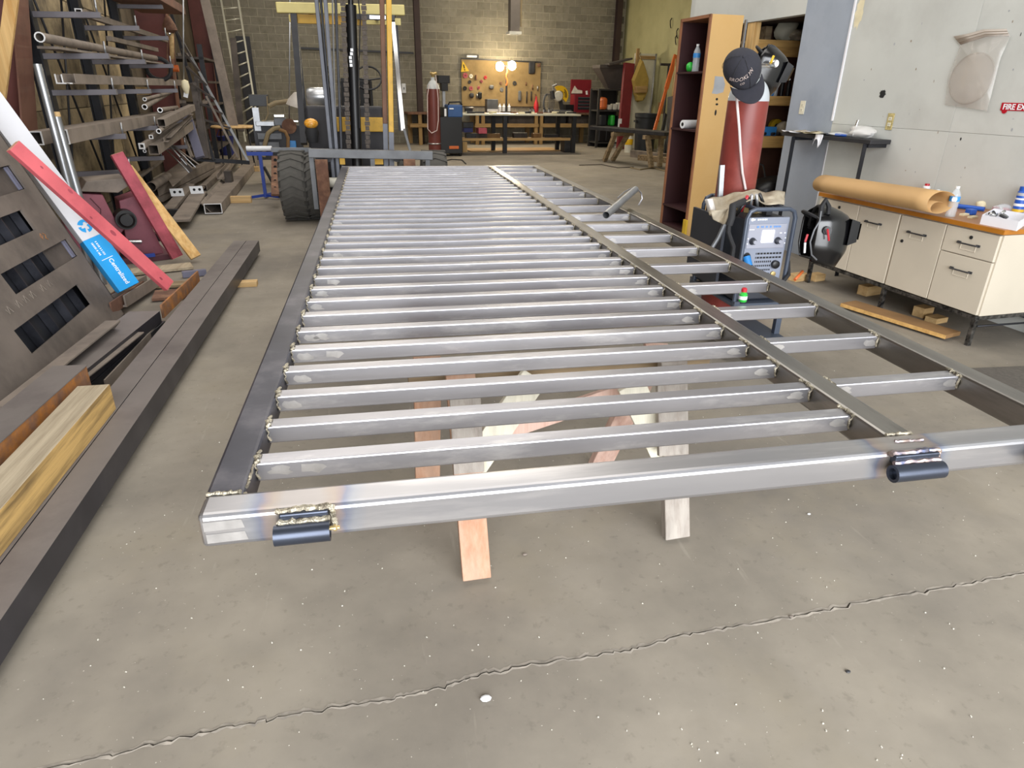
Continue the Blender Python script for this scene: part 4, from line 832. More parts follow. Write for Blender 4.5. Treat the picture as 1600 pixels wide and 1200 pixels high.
q = M(); q.path([c_ + Rw @ V((.165, 0, 0)), c_ + Rw @ V((0, 0, -.04)), c_ + Rw @ V((-.165, 0, 0))], .011, 6); q.path([c_ + Rw @ V((0, 0, -.04)), c_ + Rw @ V((0, -.1, -.45))], .02, 8); q.build('column', 'black_plastic', st_)
p = fy(486, 193, 8.95); q = M(); q.ball(p, (.085, .06, .06), 14); bc = q.build('beacon', 'amber', fk, 'amber turn lamp'); q = M(); q.lathe([(.0, -.22), (.06, -.22), (.085, -.1), (.07, -.05), (0, -.05)], p); q.build('lamp_mount', 'black_rubber', bc)
# guard: sloping posts and cream roof beam
ga = fy(432, 12, 9.9); gb = fy(632, 16, 9.9); zg = ga.z
q = M(); q.bar((ga.x, 9.9, zg), (gb.x, 9.92, gb.z), .10, .12); gbm = q.build('guard_beam', 'forklift_cream', fk, bevel=.01)
q = M(); q.bar((ga.x+.15, 9.98, zg-.11), (gb.x-.5, 9.98, zg-.11), .08, .10); q.build('guard_lip', 'forklift_yellow', gbm)
q = M()
for k in range(7): x = ga.x+.12+(gb.x-ga.x-.24)*k/6; q.bar((x, 9.92, zg+.02), (x, 11.3, zg+.02), .05, .03)
q.build('guard_bars', 'forklift_dark', fk); q = M(); q.bar((ga.x, 11.3, zg), (gb.x, 11.3, zg), .09, .09); q.build('guard_beam', 'forklift_cream', fk)
for a2, b2, w_, mt in (((459, 22), (475, 225), .075, 'black_steel'), ((613, 24), (630, 205), .05, 'chrome')):
    A_, B_ = fy(*a2, 9.9), fy(*b2, 9.2); q = M(); q.bar(B_, A_, w_, w_, V((0, -1, 0))); q.build('guard_post', mt, fk)
for x in (ga.x+.08, gb.x-.08): q = M(); q.bar((x, 11.25, .9), (x, 11.3, zg), .07, .07, V((0, -1, 0))); q.build('guard_post', 'black_steel', fk)
A_, B_ = fy(560, 25, 9.85), fy(612, 29, 9.85); q = M(); q.box((A_+B_)/2, (.5, .06, .06)); lg = q.build('work_light', 'black_plastic', fk)
q = M(); q.box(fy(590, 27, 9.80), (.20, .01, .035)); q.build('light_lens', 'led_white', lg)
A_, B_ = fy(632, 204, 9.2), fy(650, 268, 8.9); q = M(); q.bar(A_, B_, .03, .10, V((0, -1, 0))); q.build('step', 'grey_metal', fk)
p = fy(520, 285, yf-.15); q = M(); q.cyl(p+V((-.12, 0, 0)), p+V((.12, 0, 0)), .055, n=14); q.build('rag_roll', 'bucket_white', None, 'dirty white roll of rag on the forklift carriage beside the fork', 'rag')
# ================================================================ bench machine left of the forklift
vm = 12.0; p = bv(425, 240, vm); um = uvz(p)[0]
mc2 = thing('workshop_machine', 'cluttered grey workshop machine with hoses and a pulley left of the forklift', 'machine', B(um, vm))
def mb(px0, py0, px1, py1, v, dep, mt, nm, bevel=.006, lab=None):
    a_, b_ = bv(px0, py1, v), bv(px1, py0, v); ua, ub = uvz(a_)[0], uvz(b_)[0]; q = M(); bbox(q, ua, ub, v, v+dep, max(a_.z, 0), b_.z); return q.build(nm, mt, mc2, lab, bevel=bevel)
mb(402, 196, 470, 250, vm, .5, 'dark_metal', 'cabinet'); mb(403, 208, 440, 218, vm-.06, .1, 'grey_metal', 'drawer_front'); mb(406, 222, 436, 232, vm-.05, .1, 'grey_metal', 'drawer_front'); mb(400, 190, 428, 197, vm-.1, .5, 'galvanised', 'top_plate')
mb(390, 148, 418, 166, vm+.3, .4, 'black_plastic', 'motor_hood'); mb(398, 168, 404, 205, vm-.02, .08, 'galvanised', 'arm'); mb(428, 179, 444, 183, vm-.05, .08, 'chrome', 'roller'); mb(429, 184, 446, 196, vm, .2, 'grey_metal', 'head'); mb(452, 188, 466, 191, vm-.05, .06, 'chrome', 'roller')
p = bv(452, 197, vm); q = M(); q.lathe([(0, -.03), (.11, -.03), (.115, 0), (.115, .06), (0, .06)], p, -BV_, 20); q.build('pulley', 'rust_brown', mc2)
mb(452, 220, 462, 232, vm-.05, .1, 'bottle_label', 'blue_can')
q = M(); q.path([bv(x, y, vm-.12) for x, y in ((412, 245), (414, 225), (419, 208), (428, 201), (438, 199))], .035, 8); q.build('hose', 'hose_brown', mc2)
q = M(); q.path([bv(x, y, vm-.12) for x, y in ((436, 202), (446, 206), (450, 215), (450, 232))], .028, 8); q.build('hose', 'medium_brown', mc2)
q = M(); q.path([bv(x, y, vm) for x, y in ((420, 166), (430, 161), (445, 159), (456, 158))], .035, 8); lampo = q.build('lamp_arm', 'hose_brown', mc2)
p = bv(463, 161, vm-.1); q = M(); q.lathe([(.02, .16), (.06, .15), (.13, .03), (.15, -.06), (.14, -.06), (.12, .02), (.02, .14)], p, V((.3, 0, 1)), 18); q.build('lamp_shade', 'lamp_shade', lampo)
q = M(); q.path([bv(x, y, vm) for x, y in ((417, 150), (418, 166), (419, 178), (415, 188), (409, 189))], .01, 6); q.build('cable', 'hose_brown', mc2)
q = M(); q.cyl(bv(453, -20, vm+.1), bv(452, 190, vm), .012, n=8); q.build('rod', 'galvanised', mc2)
q = M(); q.bar(bv(430, 245, 10.6), bv(430, 305, 9.6), .1, .03, -BV_); o = q.build('drilled_bar', 'rust_brown', None, 'rusty drilled flat bar standing beside the blue roller stand', 'flat bar')
for k in range(5):
    p = bv(430, 250+11*k, 10.45-.17*k); q = M(); q.cyl(p+BV_*.03, p-BV_*.01, .022, n=10); q.build('hole', 'ink', o)
# ================================================================ credenza against the right wall
cz = thing('metal_credenza', 'beige metal credenza with wooden top and black legs along the grey wall', 'cabinet', B(4.25, 3.9))
UF, V0, V1, ZB, ZTp = 4.0, 3.125, 4.78, .205, .728
q = M(); bbox(q, UF+.02, UR-.02, V0, V1, ZB, ZTp); q.build('carcass', 'beige_side', cz, bevel=.004)
q = M(); bbox(q, UF-.012, UR-.005, V0-.012, V1+.01, .733, .765); tp = q.build('top', 'desk_top', cz, 'worn wooden top with orange-brown edge', bevel=.003)
q = M(); bbox(q, UF-.014, UF-.0125, V0-.012, V1+.01, .735, .763); bbox(q, UF-.012, UR-.01, V0-.0145, V0-.0125, .735, .763); q.build('edge_band', 'desk_edge', tp)
vd = lambda px, py, u=UF: uvz(bu(px, py, u))[1]
cuts = [vd(1566, 368)+.005, vd(1480, 351), vd(1407.5, 338), vd(1343.5, 322), V1]
c0, c1_, c2_, c3_, c4_ = cuts
def leaf(nm, va, vb, z0, z1, hz=None, hva=None, lock=None):
    q = M(); bbox(q, UF, UF+.02, va+.004, vb-.004, z0, z1); o = q.build(nm, 'beige_metal', cz, bevel=.003)
    if hz:
        mid_ = (va+vb)/2 if hva is None else hva
        q = M(); q.path([B(UF+.002, mid_-.075, hz), B(UF-.022, mid_-.07, hz), B(UF-.022, mid_+.07, hz), B(UF+.002, mid_+.075, hz)], .0055, 6)
        for s_ in (-.07, .07): q.bar(B(UF-.004, mid_+s_-.012, hz), B(UF-.004, mid_+s_+.012, hz), .01, .014)
        q.build('handle', 'dark_metal', o)
        q = M(); q.path([B(UF-.001, mid_+s_, z_) for s_, z_ in ((-.055, hz-.012), (-.055, hz-.042), (.055, hz-.042), (.055, hz-.012))], .0025, 5); q.build('handle_print', 'beige_side', o)
    if lock: q = M(); q.cyl(B(UF+.002, lock[0], lock[1]), B(UF-.006, lock[0], lock[1]), .011, n=14); q.build('lock', 'ink', o)
    return o
hz_ = lambda px, py: uvz(bu(px, py, UF))[2]
zsp = hz_(1515, 402); leaf('drawer', c0, c1_, zsp+.003, ZTp-.005, hz_(1513, 381), lock=(vd(1518, 371), hz_(1518, 371))); leaf('drawer', c0, c1_, ZB+.005, zsp-.003, hz_(1502, 422))
leaf('door', c1_, c2_-.004, ZB+.005, ZTp-.005, hz_(1433, 365), vd(1433, 365), lock=(vd(1408, 376)-.01, hz_(1408, 376))); leaf('door', c2_+.004, c3_, ZB+.005, ZTp-.005, hz_(1365, 348), vd(1365, 348)); leaf('door', c3_, c4_, ZB+.005, ZTp-.005, None, lock=(vd(1312, 324), hz_(1312, 324)))
q = M(); bbox(q, UF+.002, UF+.03, V0+.01, V1-.01, ZB-.028, ZB-.002); bbox(q, UF+.03, UR-.04, V0+.004, V0+.03, ZB-.028, ZB-.002); q.build('base_rail', 'chrome_worn', cz)
for v in (V0+.02, c2_, V1-.03):
    for u in (UF+.018, UR-.06): q = M(); bbox(q, u-.014, u+.014, v-.014, v+.014, 0, ZB-.025); q.build('leg', 'chrome_worn', cz)
q = M(); q.cyl(B(UR-.05, V0+.02, .12), B(UR-.05, V1-.02, .12), .008, n=8); q.cyl(B(UF+.05, V0+.02, .13), B(UR-.06, V0+.02, .12), .007, n=8); q.build('stretcher', 'black_steel', cz)
ZW = .765
# kraft paper roll, flattened, with the spiral showing at its near end
pa, pb = fz(1288, 300, ZW+.02), fz(1470, 335, ZW+.02); ax = pa-pb; L = ax.length; dr = ax.normalized(); sr = Z3.cross(dr)
kr = thing('kraft_paper_roll', 'flattened roll of brown kraft paper lying on the credenza top', 'paper roll', pb)
def spiral(t, s_=1): # t 0..1 from outside in
    an = -2.2 + t*2*math.pi*1.62; r = 1-.48*max(0, t-.5)/.5
    return .125*r*math.cos(an)*s_, .02 + .078*r + .078*r*math.sin(an)*(.92+.08*math.cos(an)) - .156*(r-1)*0
q = M(); n_ = 60
def kfn(a_, b_):
    x, z = spiral(a_); f = 1-.10*b_; return pb + dr*(L*b_) + sr*(x*f+.02) + Z3*(z*f-.019)
q.grid(kfn, n_, 10); q.build('paper', 'kraft', kr, solid=.0016)
# bottles and clutter on the credenza
def water_bottle(p, h, r, label, group=None):
    t = thing('water_bottle', label, 'bottle', p, group); k = h/.2
    pr = [(0, .002), (r*.9, 0), (r, .006*k), (r*.93, .03*k), (r, .04*k), (r*.93, .06*k), (r, .072*k), (r*.93, .09*k), (r, .1*k), (r, .135*k), (r*.85, .155*k), (r*.42, .18*k), (r*.38, .187*k)]
    q = M(); q.lathe(pr, p, n=18); q.build('body', 'clear_plastic', t)
    q = M(); q.lathe([(r*1.01, .102*k), (r*1.015, .104*k), (r*1.015, .133*k), (r*1.01, .135*k)], p, n=18); lb = q.build('label', 'bottle_label', t)
    q = M(); q.lathe([(0, .186*k), (r*.42, .186*k), (r*.42, .2*k), (0, .2*k)], p, n=14); q.build('cap', 'white_plastic', t); return t, lb
p = fz(1484, 338, ZW); h = (fy(1497, 291, p.y).z - ZW); t, lb = water_bottle(p, h, .032, 'clear water bottle with blue and white label on the credenza beside the kraft roll')
dv = (O_-p); dv.z = 0; dv.normalize(); sd = Z3.cross(dv)
q = M(); z0 = p.z+.585*h; q.add([p+dv*.0335+sd*x+V((0, 0, z0-p.z+z)) for x, z in ((-.012, -.014), (.012, -.014), (.016, 0), (.012, .014), (-.012, .014), (-.016, 0))], [(0, 1, 2, 3, 4, 5)]); q.build('label_mark', 'white_print', lb)
def onw(px, py, u=4.575): v = uvz(bu(px, py, u))[1]; return B(u, v, ZW)
def can(px, py, h, r, mts, label, nm='spray_can', cat='can', neck=True):
    p = onw(px, py); t = thing(nm, label, cat, p); q = M(); q.lathe([(0, 0), (r, 0), (r, h*.8), (r*.7, h*.86), (0, h*.86)] if neck else [(0, 0), (r, 0), (r, h), (0, h)], p, n=18); q.build('body', mts[0], t)
    q = M(); q.lathe([(0, h*.85), (r*.65, h*.85), (r*.6, h), (0, h)] if neck else [(r*1.01, h*.25), (r*1.01, h*.75)], p, n=16); q.build('cap' if neck else 'band', mts[1], t); return t, p
can(1446, 300, .115, .027, ('white_plastic', 'red_plastic'), 'small white can with red lid behind the kraft roll')
can(1456, 303, .075, .022, ('dark_metal', 'chrome'), 'first dark jar beside the white and red can')
can(1464, 304, .085, .02, ('dark_metal', 'white_plastic'), 'second dark jar with pale lid next to the yellow can')
can(1482, 306, .062, .036, ('yellow_plastic', 'dark_metal'), 'yellow tin behind the water bottle', 'tin', 'tin', False)
p = onw(1590, 330); t = thing('spray_can', 'tall blue, yellow and white can at the right end of the credenza', 'can', p); r = .034; hh = fy(1594, 292, p.y).z-ZW
q = M(); q.lathe([(0, 0), (r, 0), (r, hh*.82), (r*.8, hh*.86), (0, hh*.86)], p, n=20); q.build('body', 'blue_plastic', t)
for z0, z1, mt in ((.0, .04, 'blue_plastic'), (.14, .24, 'yellow_plastic'), (.34, .43, 'white_plastic'), (.56, .62, 'white_plastic'), (.70, .80, 'patch_grey')):
    q = M(); q.lathe([(r*1.012, hh*z0), (r*1.012, hh*z1)], p, n=20); q.build('print_band', mt, t)
q = M(); q.lathe([(0, hh*.85), (r*.85, hh*.85), (r*.85, hh), (0, hh)], p, n=18); q.build('cap', 'blue_plastic', t)
a_, b_ = fz(1496, 322, ZW+.018), fz(1538, 327, ZW+.018); q = M(); q.cyl(a_, b_, .016, n=12); t = q.build('sealant_tube', 'blue_plastic', None, 'bright blue tube lying on the credenza beside the water bottle', 'tube'); q = M(); q.box(fz(1517, 331, ZW+.02), (.05, .05, .036)); q.build('trigger', 'blue_plastic', t, bevel=.004)
def crumple(nm, c, sz, mt, label, cat, seed=0, amp=.28):
    rnd = random.Random(seed); ph = [(rnd.randint(1, 4), rnd.uniform(1, 5), rnd.uniform(0, 6.3)) for _ in range(7)]
    def fn(a_, b_):
        t_, p_ = 2*math.pi*a_, math.pi*b_; f = 1+amp*sum(math.sin(p_)*math.sin(k1*t_ + k2*p_ + p0) for k1, k2, p0 in ph)/4
        q_ = V((math.sin(p_)*math.cos(t_)*sz[0]*f, math.sin(p_)*math.sin(t_)*sz[1]*f, math.cos(p_)*sz[2]*f)); return V(c)+q_+V((0, 0, sz[2]))
    q = M(); q.grid(fn, 22, 12); return q.build(nm, mt, None, label, cat)
crumple('foam_pad', onw(1532, 324, 4.56), (.035, .03, .03), 'cream', 'cream foam pad on the credenza beside the blue tube', 'pad', 1)
crumple('plastic_bag', onw(1566, 330, 4.53), (.06, .045, .035), 'clear_plastic', 'crumpled clear and red plastic bag behind the white box', 'bag', 2)
q = M(); q.box(onw(1557, 322, 4.56)+V((0, 0, .0175)), (.03, .03, .035)); q.box(onw(1574, 323, 4.56)+V((0, 0, .02)), (.028, .03, .04)); q.build('red_packet', 'red_plastic', None, 'small red packet beside the crumpled plastic bag', 'packet')
# white open box with junk
p0, p1, p2 = fz(1531, 350, ZW), fz(1588, 361, ZW), fz(1606, 348, ZW)
ex_ = p1-p0; ey_ = (p2-p1)*.9; hb = .058; wb = thing('white_box', 'open white cardboard box with scrap parts at the credenza corner', 'box', (p0+p2)/2)
for o0, dx_ in ((p0, ex_), (p1, ey_), (p1+ey_, -ex_), (p0+ey_, -ey_)):
    q = M(); q.bar(o0+Z3*hb/2, o0+dx_+Z3*hb/2, .004, hb); q.build('side', 'paper', wb)
q = M(); q.add([p0+Z3*.003, p1+Z3*.003, p1+ey_+Z3*.003, p0+ey_+Z3*.003], [(0, 1, 2, 3)]); q.build('bottom', 'paper', wb, solid=.002)
for k in range(9):
    c = p0+ex_*random.uniform(.1, .6)+ey_*random.uniform(.2, .8)+Z3*random.uniform(.03, .065); an = random.uniform(0, 3); q = M(); q.cyl(c, c+V((math.cos(an)*.04, math.sin(an)*.04, .012)), .009, n=8); q.build('scrap_fitting', random.choice(('chrome', 'dark_metal', 'galvanised')), None, 'small metal fitting lying in the open white box', 'fitting', 'fittings in the white box')
for k, (px, py) in enumerate(((1507, 335), (1520, 339))): q = M(); q.box(fz(px, py, ZW+.006), (.07, .03, .012), Matrix.Rotation(.3, 3, 'Z')); q.build('paper_strip', 'cream', None, ('cream strip nearer the water bottle on the credenza', 'cream strip nearer the white box on the credenza')[k], 'strip')
# boards and blocks under the credenza
A_, B_ = fz(1325, 474, .03), fz(1489, 524, .03); q = M(); q.bar(A_, B_, .17, .028); o = q.build('loose_board', 'medium_brown', None, 'long loose board with yellow edge on the floor in front of the credenza', 'board', bevel=.002)
d = (B_-A_).normalized(); sdb = d.cross(Z3); sdb = sdb if sdb.dot(V((0, -1, 0))) > 0 else -sdb
q = M(); q.bar(A_+sdb*.0855, B_+sdb*.0855, .004, .026); q.build('painted_edge', 'shelf_pine', o)
for px, py, sx, sy, sz, lab in ((1448, 497, .11, .09, .075, 'upright pine block under the credenza beside a flat one'), (1470, 506, .13, .09, .04, 'flat pine block under the credenza beside an upright one'), (1365, 462, .20, .09, .08, 'dark pine block under the middle of the credenza'), (1252, 440, .16, .09, .06, 'pale pine block at the far end of the credenza'), (1280, 440, .12, .09, .06, 'end-grain pine block beside the credenza leg')):
    p = fz(px, py, 0); q = M(); q.box(p+V((0, .05, sz/2)), (sx, sy, sz), Matrix.Rotation(.25, 3, 'Z')); q.build('wood_block', 'pine_x', None, lab, 'wood block', bevel=.003)
p = fz(1390, 500, 0); q = M(); q.path([p+V((.045*math.cos(k*.4488), .03*math.sin(k*.4488), .008)) for k in range(14)], .006, 6, closed=True); q.build('plastic_ring', 'white_plastic', None, 'thin white plastic ring on the floor before the loose board', 'ring')
a_ = fz(1523, 597, .006); q = M(); q.box(a_+V((.9, -.18, 0)), (1.9, .62, .012), Matrix.Rotation(-.06, 3, 'Z')); q.build('floor_mat', 'mat_dark', None, 'dark textured floor mat at the right edge beyond the gate', 'mat')
# ================================================================ on the grey wall
UWp = UR-.001
def wallpt(px, py, off=.0): return bu(px, py, UR-off)
# zip bag with a round pad
P = [wallpt(1493, 57), wallpt(1576, 47), wallpt(1581, 56), wallpt(1566, 92), wallpt(1550, 152), wallpt(1545, 173), wallpt(1478, 164), wallpt(1486, 120), wallpt(1502, 72)]
zb_ = thing('zip_bag', 'clear zip bag holding a round pad taped high on the grey wall', 'bag', P[6])
q = M(); pr = lambda p, o_: p - BU_*o_
q.add([pr(p, .012+.006*(k % 2)) for k, p in enumerate(P)]+[pr(sum((p for p in P), V())/len(P), .026)], [(k, (k+1) % 9, 9) for k in range(9)], True); q.build('bag_film', 'bag_plastic', zb_, solid=.0006)
q = M(); T = [wallpt(1493, 57), wallpt(1515, 53), wallpt(1540, 46), wallpt(1576, 45)]; Bt = [wallpt(1504, 70), wallpt(1522, 64), wallpt(1545, 57), wallpt(1580, 56)]
q.add([pr(p, .018) for p in T]+[pr(p, .016) for p in Bt], [(k, k+1, 5+k, 4+k) for k in range(3)], True); q.build('zip_strip', 'disc_beige', zb_, solid=.002)
for s_ in (.35, .7): q = M(); q.path([pr(a.lerp(b, s_), .02) for a, b in zip(T, Bt)], .0022, 5); q.build('zip_ridge', 'disc_rim', zb_)
vc_, zc_ = (uvz(wallpt(1518, 122))[1], uvz(wallpt(1518, 122))[2]); v0_, v1_ = uvz(wallpt(1486, 122))[1], uvz(wallpt(1556, 118))[1]; zz0, zz1 = uvz(wallpt(1510, 163))[2], uvz(wallpt(1530, 82))[2]
rv, rz = abs(v0_-v1_)/2*.98, (zz1-zz0)/2; vc_ = (v0_+v1_)/2; zc_ = (zz0+zz1)/2
el = lambda f, off: [B(UR-off, vc_+rv*f*math.cos(2*math.pi*k/40), zc_+rz*f*math.sin(2*math.pi*k/40)) for k in range(40)]
q = M(); q.add(el(1, .005), [tuple(range(40))]); q.add(el(1, .0051), []); q.build('round_pad', 'disc_beige', zb_, solid=.004); q = M(); q.path(el(.985, .009), .006, 6, closed=True); q.build('pad_rim', 'disc_rim', zb_)
# FIRE EXTINGUISHER sign, cut by the frame
fs = thing('fire_sign', 'red sign with white FIRE EXTINGUISHER lettering on the grey wall at the right', 'sign', wallpt(1565, 172))
tl = wallpt(1566.5, 160.3); vl = uvz(tl)[1]; zt_ = tl.z; zb2 = wallpt(1563, 172.5).z; hs = zt_-zb2
q = M(); bbox(q, UR-.004, UR-.0005, vl-.78, vl, zb2, zt_); q.build('plate', 'sign_red', fs)
words('FIRE EXTINGUISHER', B(UR-.0045, vl-.016, zb2+hs*.15), -BV_, Z3, hs*1.0, 'white_print', fs, bold=.02)
q = M(); c_ = B(UR-.003, vl-.035, zb2); q.plate([(.02*math.cos(k*.3142+math.pi), .02*math.sin(k*.3142+math.pi)) for k in range(11)], c_, -BV_, Z3, .002); q.build('tab', 'sign_red', fs)
def socket(px, py, hh, ww, mt, nm, label, open_=False):
    c_ = wallpt(px, py); u, v, z = uvz(c_); t = thing(nm, label, 'socket', c_); q = M(); bbox(q, UR-.006, UR-.0005, v-ww/2, v+ww/2, z-hh/2, z+hh/2); q.build('plate', mt, t, bevel=.002)
    for s_ in (-.022, .022):
        q = M(); bbox(q, UR-.009, UR-.006, v-.017, v+.017, z+s_-.014, z+s_+.014); f_ = q.build('receptacle', 'socket_ivory', t, bevel=.003)
        q = M()
        for w_ in (-.006, .006): bbox(q, UR-.0098, UR-.009, v+w_-.0012, v+w_+.0012, z+s_-.005, z+s_+.005)
        q.build('slot', 'ink', f_)
socket(1254, 168, .122, .075, 'socket_ivory', 'wall_socket', 'ivory wall socket on the blue-grey panel'); socket(1391, 190, .13, .07, 'socket_brass', 'bare_socket', 'uncovered brass socket strap in the grey wall')
def smear(px, py, r1, r2, mt, nm, sd_):
    c_ = wallpt(px, py); u, v, z = uvz(c_); rnd = random.Random(sd_); n_ = 22; q = M(); q.add([B(UR-.0012, v+r1*math.cos(2*math.pi*k/n_)*rnd.uniform(.75, 1.15), z+r2*math.sin(2*math.pi*k/n_)*rnd.uniform(.75, 1.15)) for k in range(n_)], [tuple(range(n_))]); q.build(nm, mt, WR)
smear(1379, 147, .035, .036, 'ink', 'soot_mark', 1); smear(1343, 20, .05, .12, 'cream', 'tape_residue', 2)
rnd = random.Random(5)
for k in range(26):
    px, py = rnd.uniform(1345, 1596), rnd.uniform(8, 290); smear(px, py, rnd.uniform(.003, .008), rnd.uniform(.003, .012), rnd.choice(('disc_rim', 'patch_grey', 'dark_metal')), 'scuff', k+10)
# ================================================================ narrow counter on two angle legs
Uc0 = 4.43; zc2 = uvz(bu(1300, 212, 4.50))[2]; va_, vb_ = uvz(bu(1357, 218, Uc0+.02))[1]-.05, uvz(bu(1222, 207, Uc0))[1]
nc = thing('narrow_counter', 'narrow dark steel counter on angle legs against the blue-grey panel', 'counter', B(4.42, (va_+vb_)/2))
q = M(); bbox(q, Uc0, UR-.002, va_, vb_, zc2-.035, zc2); q.build('top', 'dark_metal', nc, bevel=.003)
for v in (uvz(bu(1357, 218, Uc0+.02))[1], uvz(bu(1243, 216, Uc0+.02))[1]):
    for u in (Uc0+.02, ): q = M(); q.angle(B(u, v, 0), B(u, v, zc2-.035), .04, .04, .005, BV_); q.build('leg', 'black_steel', nc)
    q = M(); q.bar(B(Uc0+.02, v, zc2-.05), B(UR-.005, v, zc2-.05), .03, .03); q.build('bracket', 'black_steel', nc)
def onc(px, py, z=.0, u=4.52): return B(u, uvz(bu(px, py, u))[1], zc2+z)
CP = [((1243, 209), .30, .20, 'paper', 'white paper sheet at the far end of the narrow counter'), ((1275, 210), .34, .20, 'cream', 'cream paper sheet in the middle of the narrow counter'), ((1256, 207), .20, .18, 'leather', 'brown-stained paper at the far end of the narrow counter'), ((1308, 211), .26, .18, 'white_plastic', 'white sheet beside the blue marker on the narrow counter')]
for k, (pp, sx, sy, mt, lab) in enumerate(CP):
    c = onc(*pp, .006+.004*k); an = random.uniform(-.3, .3); Rr = Matrix.Rotation(an+math.pi/2, 3, 'Z')
    q = M(); q.grid(lambda a_, b_: c + Rr @ V(((a_-.5)*sx, (b_-.5)*sy, .006*math.sin(a_*7+k)+.004*math.cos(b_*5))), 10, 6); q.build('paper_sheet', mt, None, lab, 'paper', solid=.001)
c = onc(1281, 214, 0, Uc0); u, v, z = uvz(c); q = M(); q.grid(lambda a_, b_: B(Uc0-.006-.03*max(0, a_-.5), v+.10*(b_-.5)+.01*math.sin(9*b_), zc2+.006-.12*max(0, a_-.35)*(1+.5*math.sin(7*b_))), 8, 10); q.build('torn_paper', 'paper', None, 'torn white paper hanging over the front edge of the narrow counter', 'paper', solid=.001)
A_, B_ = onc(1305, 214, .014, 4.455), onc(1324, 213, .014, 4.46); q = M(); q.cyl(A_, B_, .011, n=12); t = q.build('blue_marker', 'blue_plastic', None, 'fat blue marker lying at the front of the narrow counter', 'marker'); q = M(); q.cyl(B_, B_+(B_-A_).normalized()*.04, .012, .007, n=12); q.build('cap', 'grey_metal', t)
q = M(); pk = bu(1333, 207, 4.5); q.cyl(B(4.5, uvz(pk)[1], zc2+.012), bu(1341, 188, 4.52), .012, n=12); q.build('putty_knife', 'chrome', None, 'shiny metal rod standing up from the white plastic on the narrow counter', 'tool')
crumple('plastic_sheet', onc(1346, 211, 0, 4.53), (.08, .15, .05), 'film_plastic', 'crumpled white plastic film at the near end of the narrow counter', 'plastic film', 8)
# ================================================================ alcove shelves seen through the opening
vs_ = 7.17
al = thing('alcove_shelving', 'pine shelving with thick front boards inside the wall opening', 'shelves', B(5.2, 7.3))
LV = []
for (py0, py1) in ((62, 88), (150, 165), (213, 231)):
    z1, z0 = uvz(bv(1205, py0, vs_))[2], uvz(bv(1205, py1, vs_))[2]; LV.append(z1)
    q = M(); bbox(q, UR+.11, UR+1.5, vs_, vs_+.035, z0, z1); s_ = q.build('front_board', 'shelf_pine', al, bevel=.003)
    q = M(); bbox(q, UR+.11, UR+1.5, vs_+.035, vs_+.55, z1-.03, z1-.005); q.build('shelf_board', 'pine_old', al)
a_ = uvz(bv(1169, 40, vs_))[0]; b_ = uvz(bv(1180, 40, vs_))[0]
q = M(); bbox(q, UR+.012, UR+.095, 7.09, 7.22, 0, OZ-.002); q.build('post', 'pine_z', al, bevel=.003)
q = M(); bbox(q, UR+.11, UR+1.5, vs_+.56, vs_+.58, 0, OZ); q.build('back', 'brown_primer', al)
q = M(); bbox(q, UR+.42, UR+.50, vs_+.3, vs_+.55, 0, OZ); q.build('post', 'pine_old', al)
def onsh(px, py, lv, dv_=.12):
    p = bv(px, py, vs_+dv_); u, v, z = uvz(p); return B(u, v, LV[lv])
def jar(px, lv, h, r, mts, label, nm='bottle', cat='bottle', dv_=.1):
    p = onsh(px, 0, lv, dv_); u, v, z = uvz(bv(px, 150, vs_+dv_)); p = B(u, vs_+dv_, LV[lv]); t = thing(nm, label, cat, p)
    q = M(); q.lathe([(0, 0), (r, 0), (r, h*.62), (r*.45, h*.78), (r*.4, h*.9)], p, n=14); q.build('body', mts[0], t); q = M(); q.lathe([(0, h*.88), (r*.48, h*.88), (r*.48, h), (0, h)], p, n=12); q.build('cap', mts[1], t)
for px, h, r, mts, lab in ((1210, .21, .03, ('clear_plastic', 'white_plastic'), 'clear bottle with white cap on the middle alcove shelf'), (1220, .24, .022, ('black_plastic', 'white_plastic'), 'slim dark bottle with white cap, leftmost of the dark ones on the middle alcove shelf'), (1230, .19, .022, ('black_plastic', 'chrome'), 'slim dark bottle with shiny cap on the middle alcove shelf'), (1239, .23, .024, ('dark_metal', 'red_plastic'), 'dark bottle with red cap on the middle alcove shelf'), (1246, .2, .02, ('black_plastic', 'white_plastic'), 'small dark bottle at the right end of the middle alcove shelf')):
    jar(px, 1, h, r, mts, lab)
c = B(uvz(bv(1201, 145, vs_+.12))[0], vs_+.12, LV[1]); q = M(); q.box(c+V((0, 0, .05)), (.09, .08, .10), RB); q.build('blue_box', 'bottle_label', None, 'small blue box beside the clear bottle on the middle alcove shelf', 'box', bevel=.004)
c = B(uvz(bv(1200, 200, vs_+.12))[0], vs_+.12, LV[2]); q = M(); q.box(c+V((0, 0, .05)), (.18, .1, .10), RB); q.build('blue_case', 'bottle_label', None, 'blue case on the lower alcove shelf', 'case', bevel=.006)
c = B(uvz(bv(1224, 200, vs_+.12))[0], vs_+.12, LV[2]); crumple('brown_rag', c, (.09, .07, .08), 'leather', 'brown rag heap on the lower alcove shelf', 'rag', 4)
c = B(uvz(bv(1217, 178, vs_+.25))[0], vs_+.28, LV[2]); t = thing('yellow_reel', 'yellow reel at the back of the lower alcove shelf', 'reel', c); q = M(); q.cyl(c+V((0, -.03, .1)), c+V((0, .03, .1)), .08, n=18); q.build('flange', 'yellow_plastic', t); q = M(); q.cyl(c+V((0, -.05, .1)), c+V((0, .05, .1)), .03, n=14); q.build('core', 'dark_metal', t)
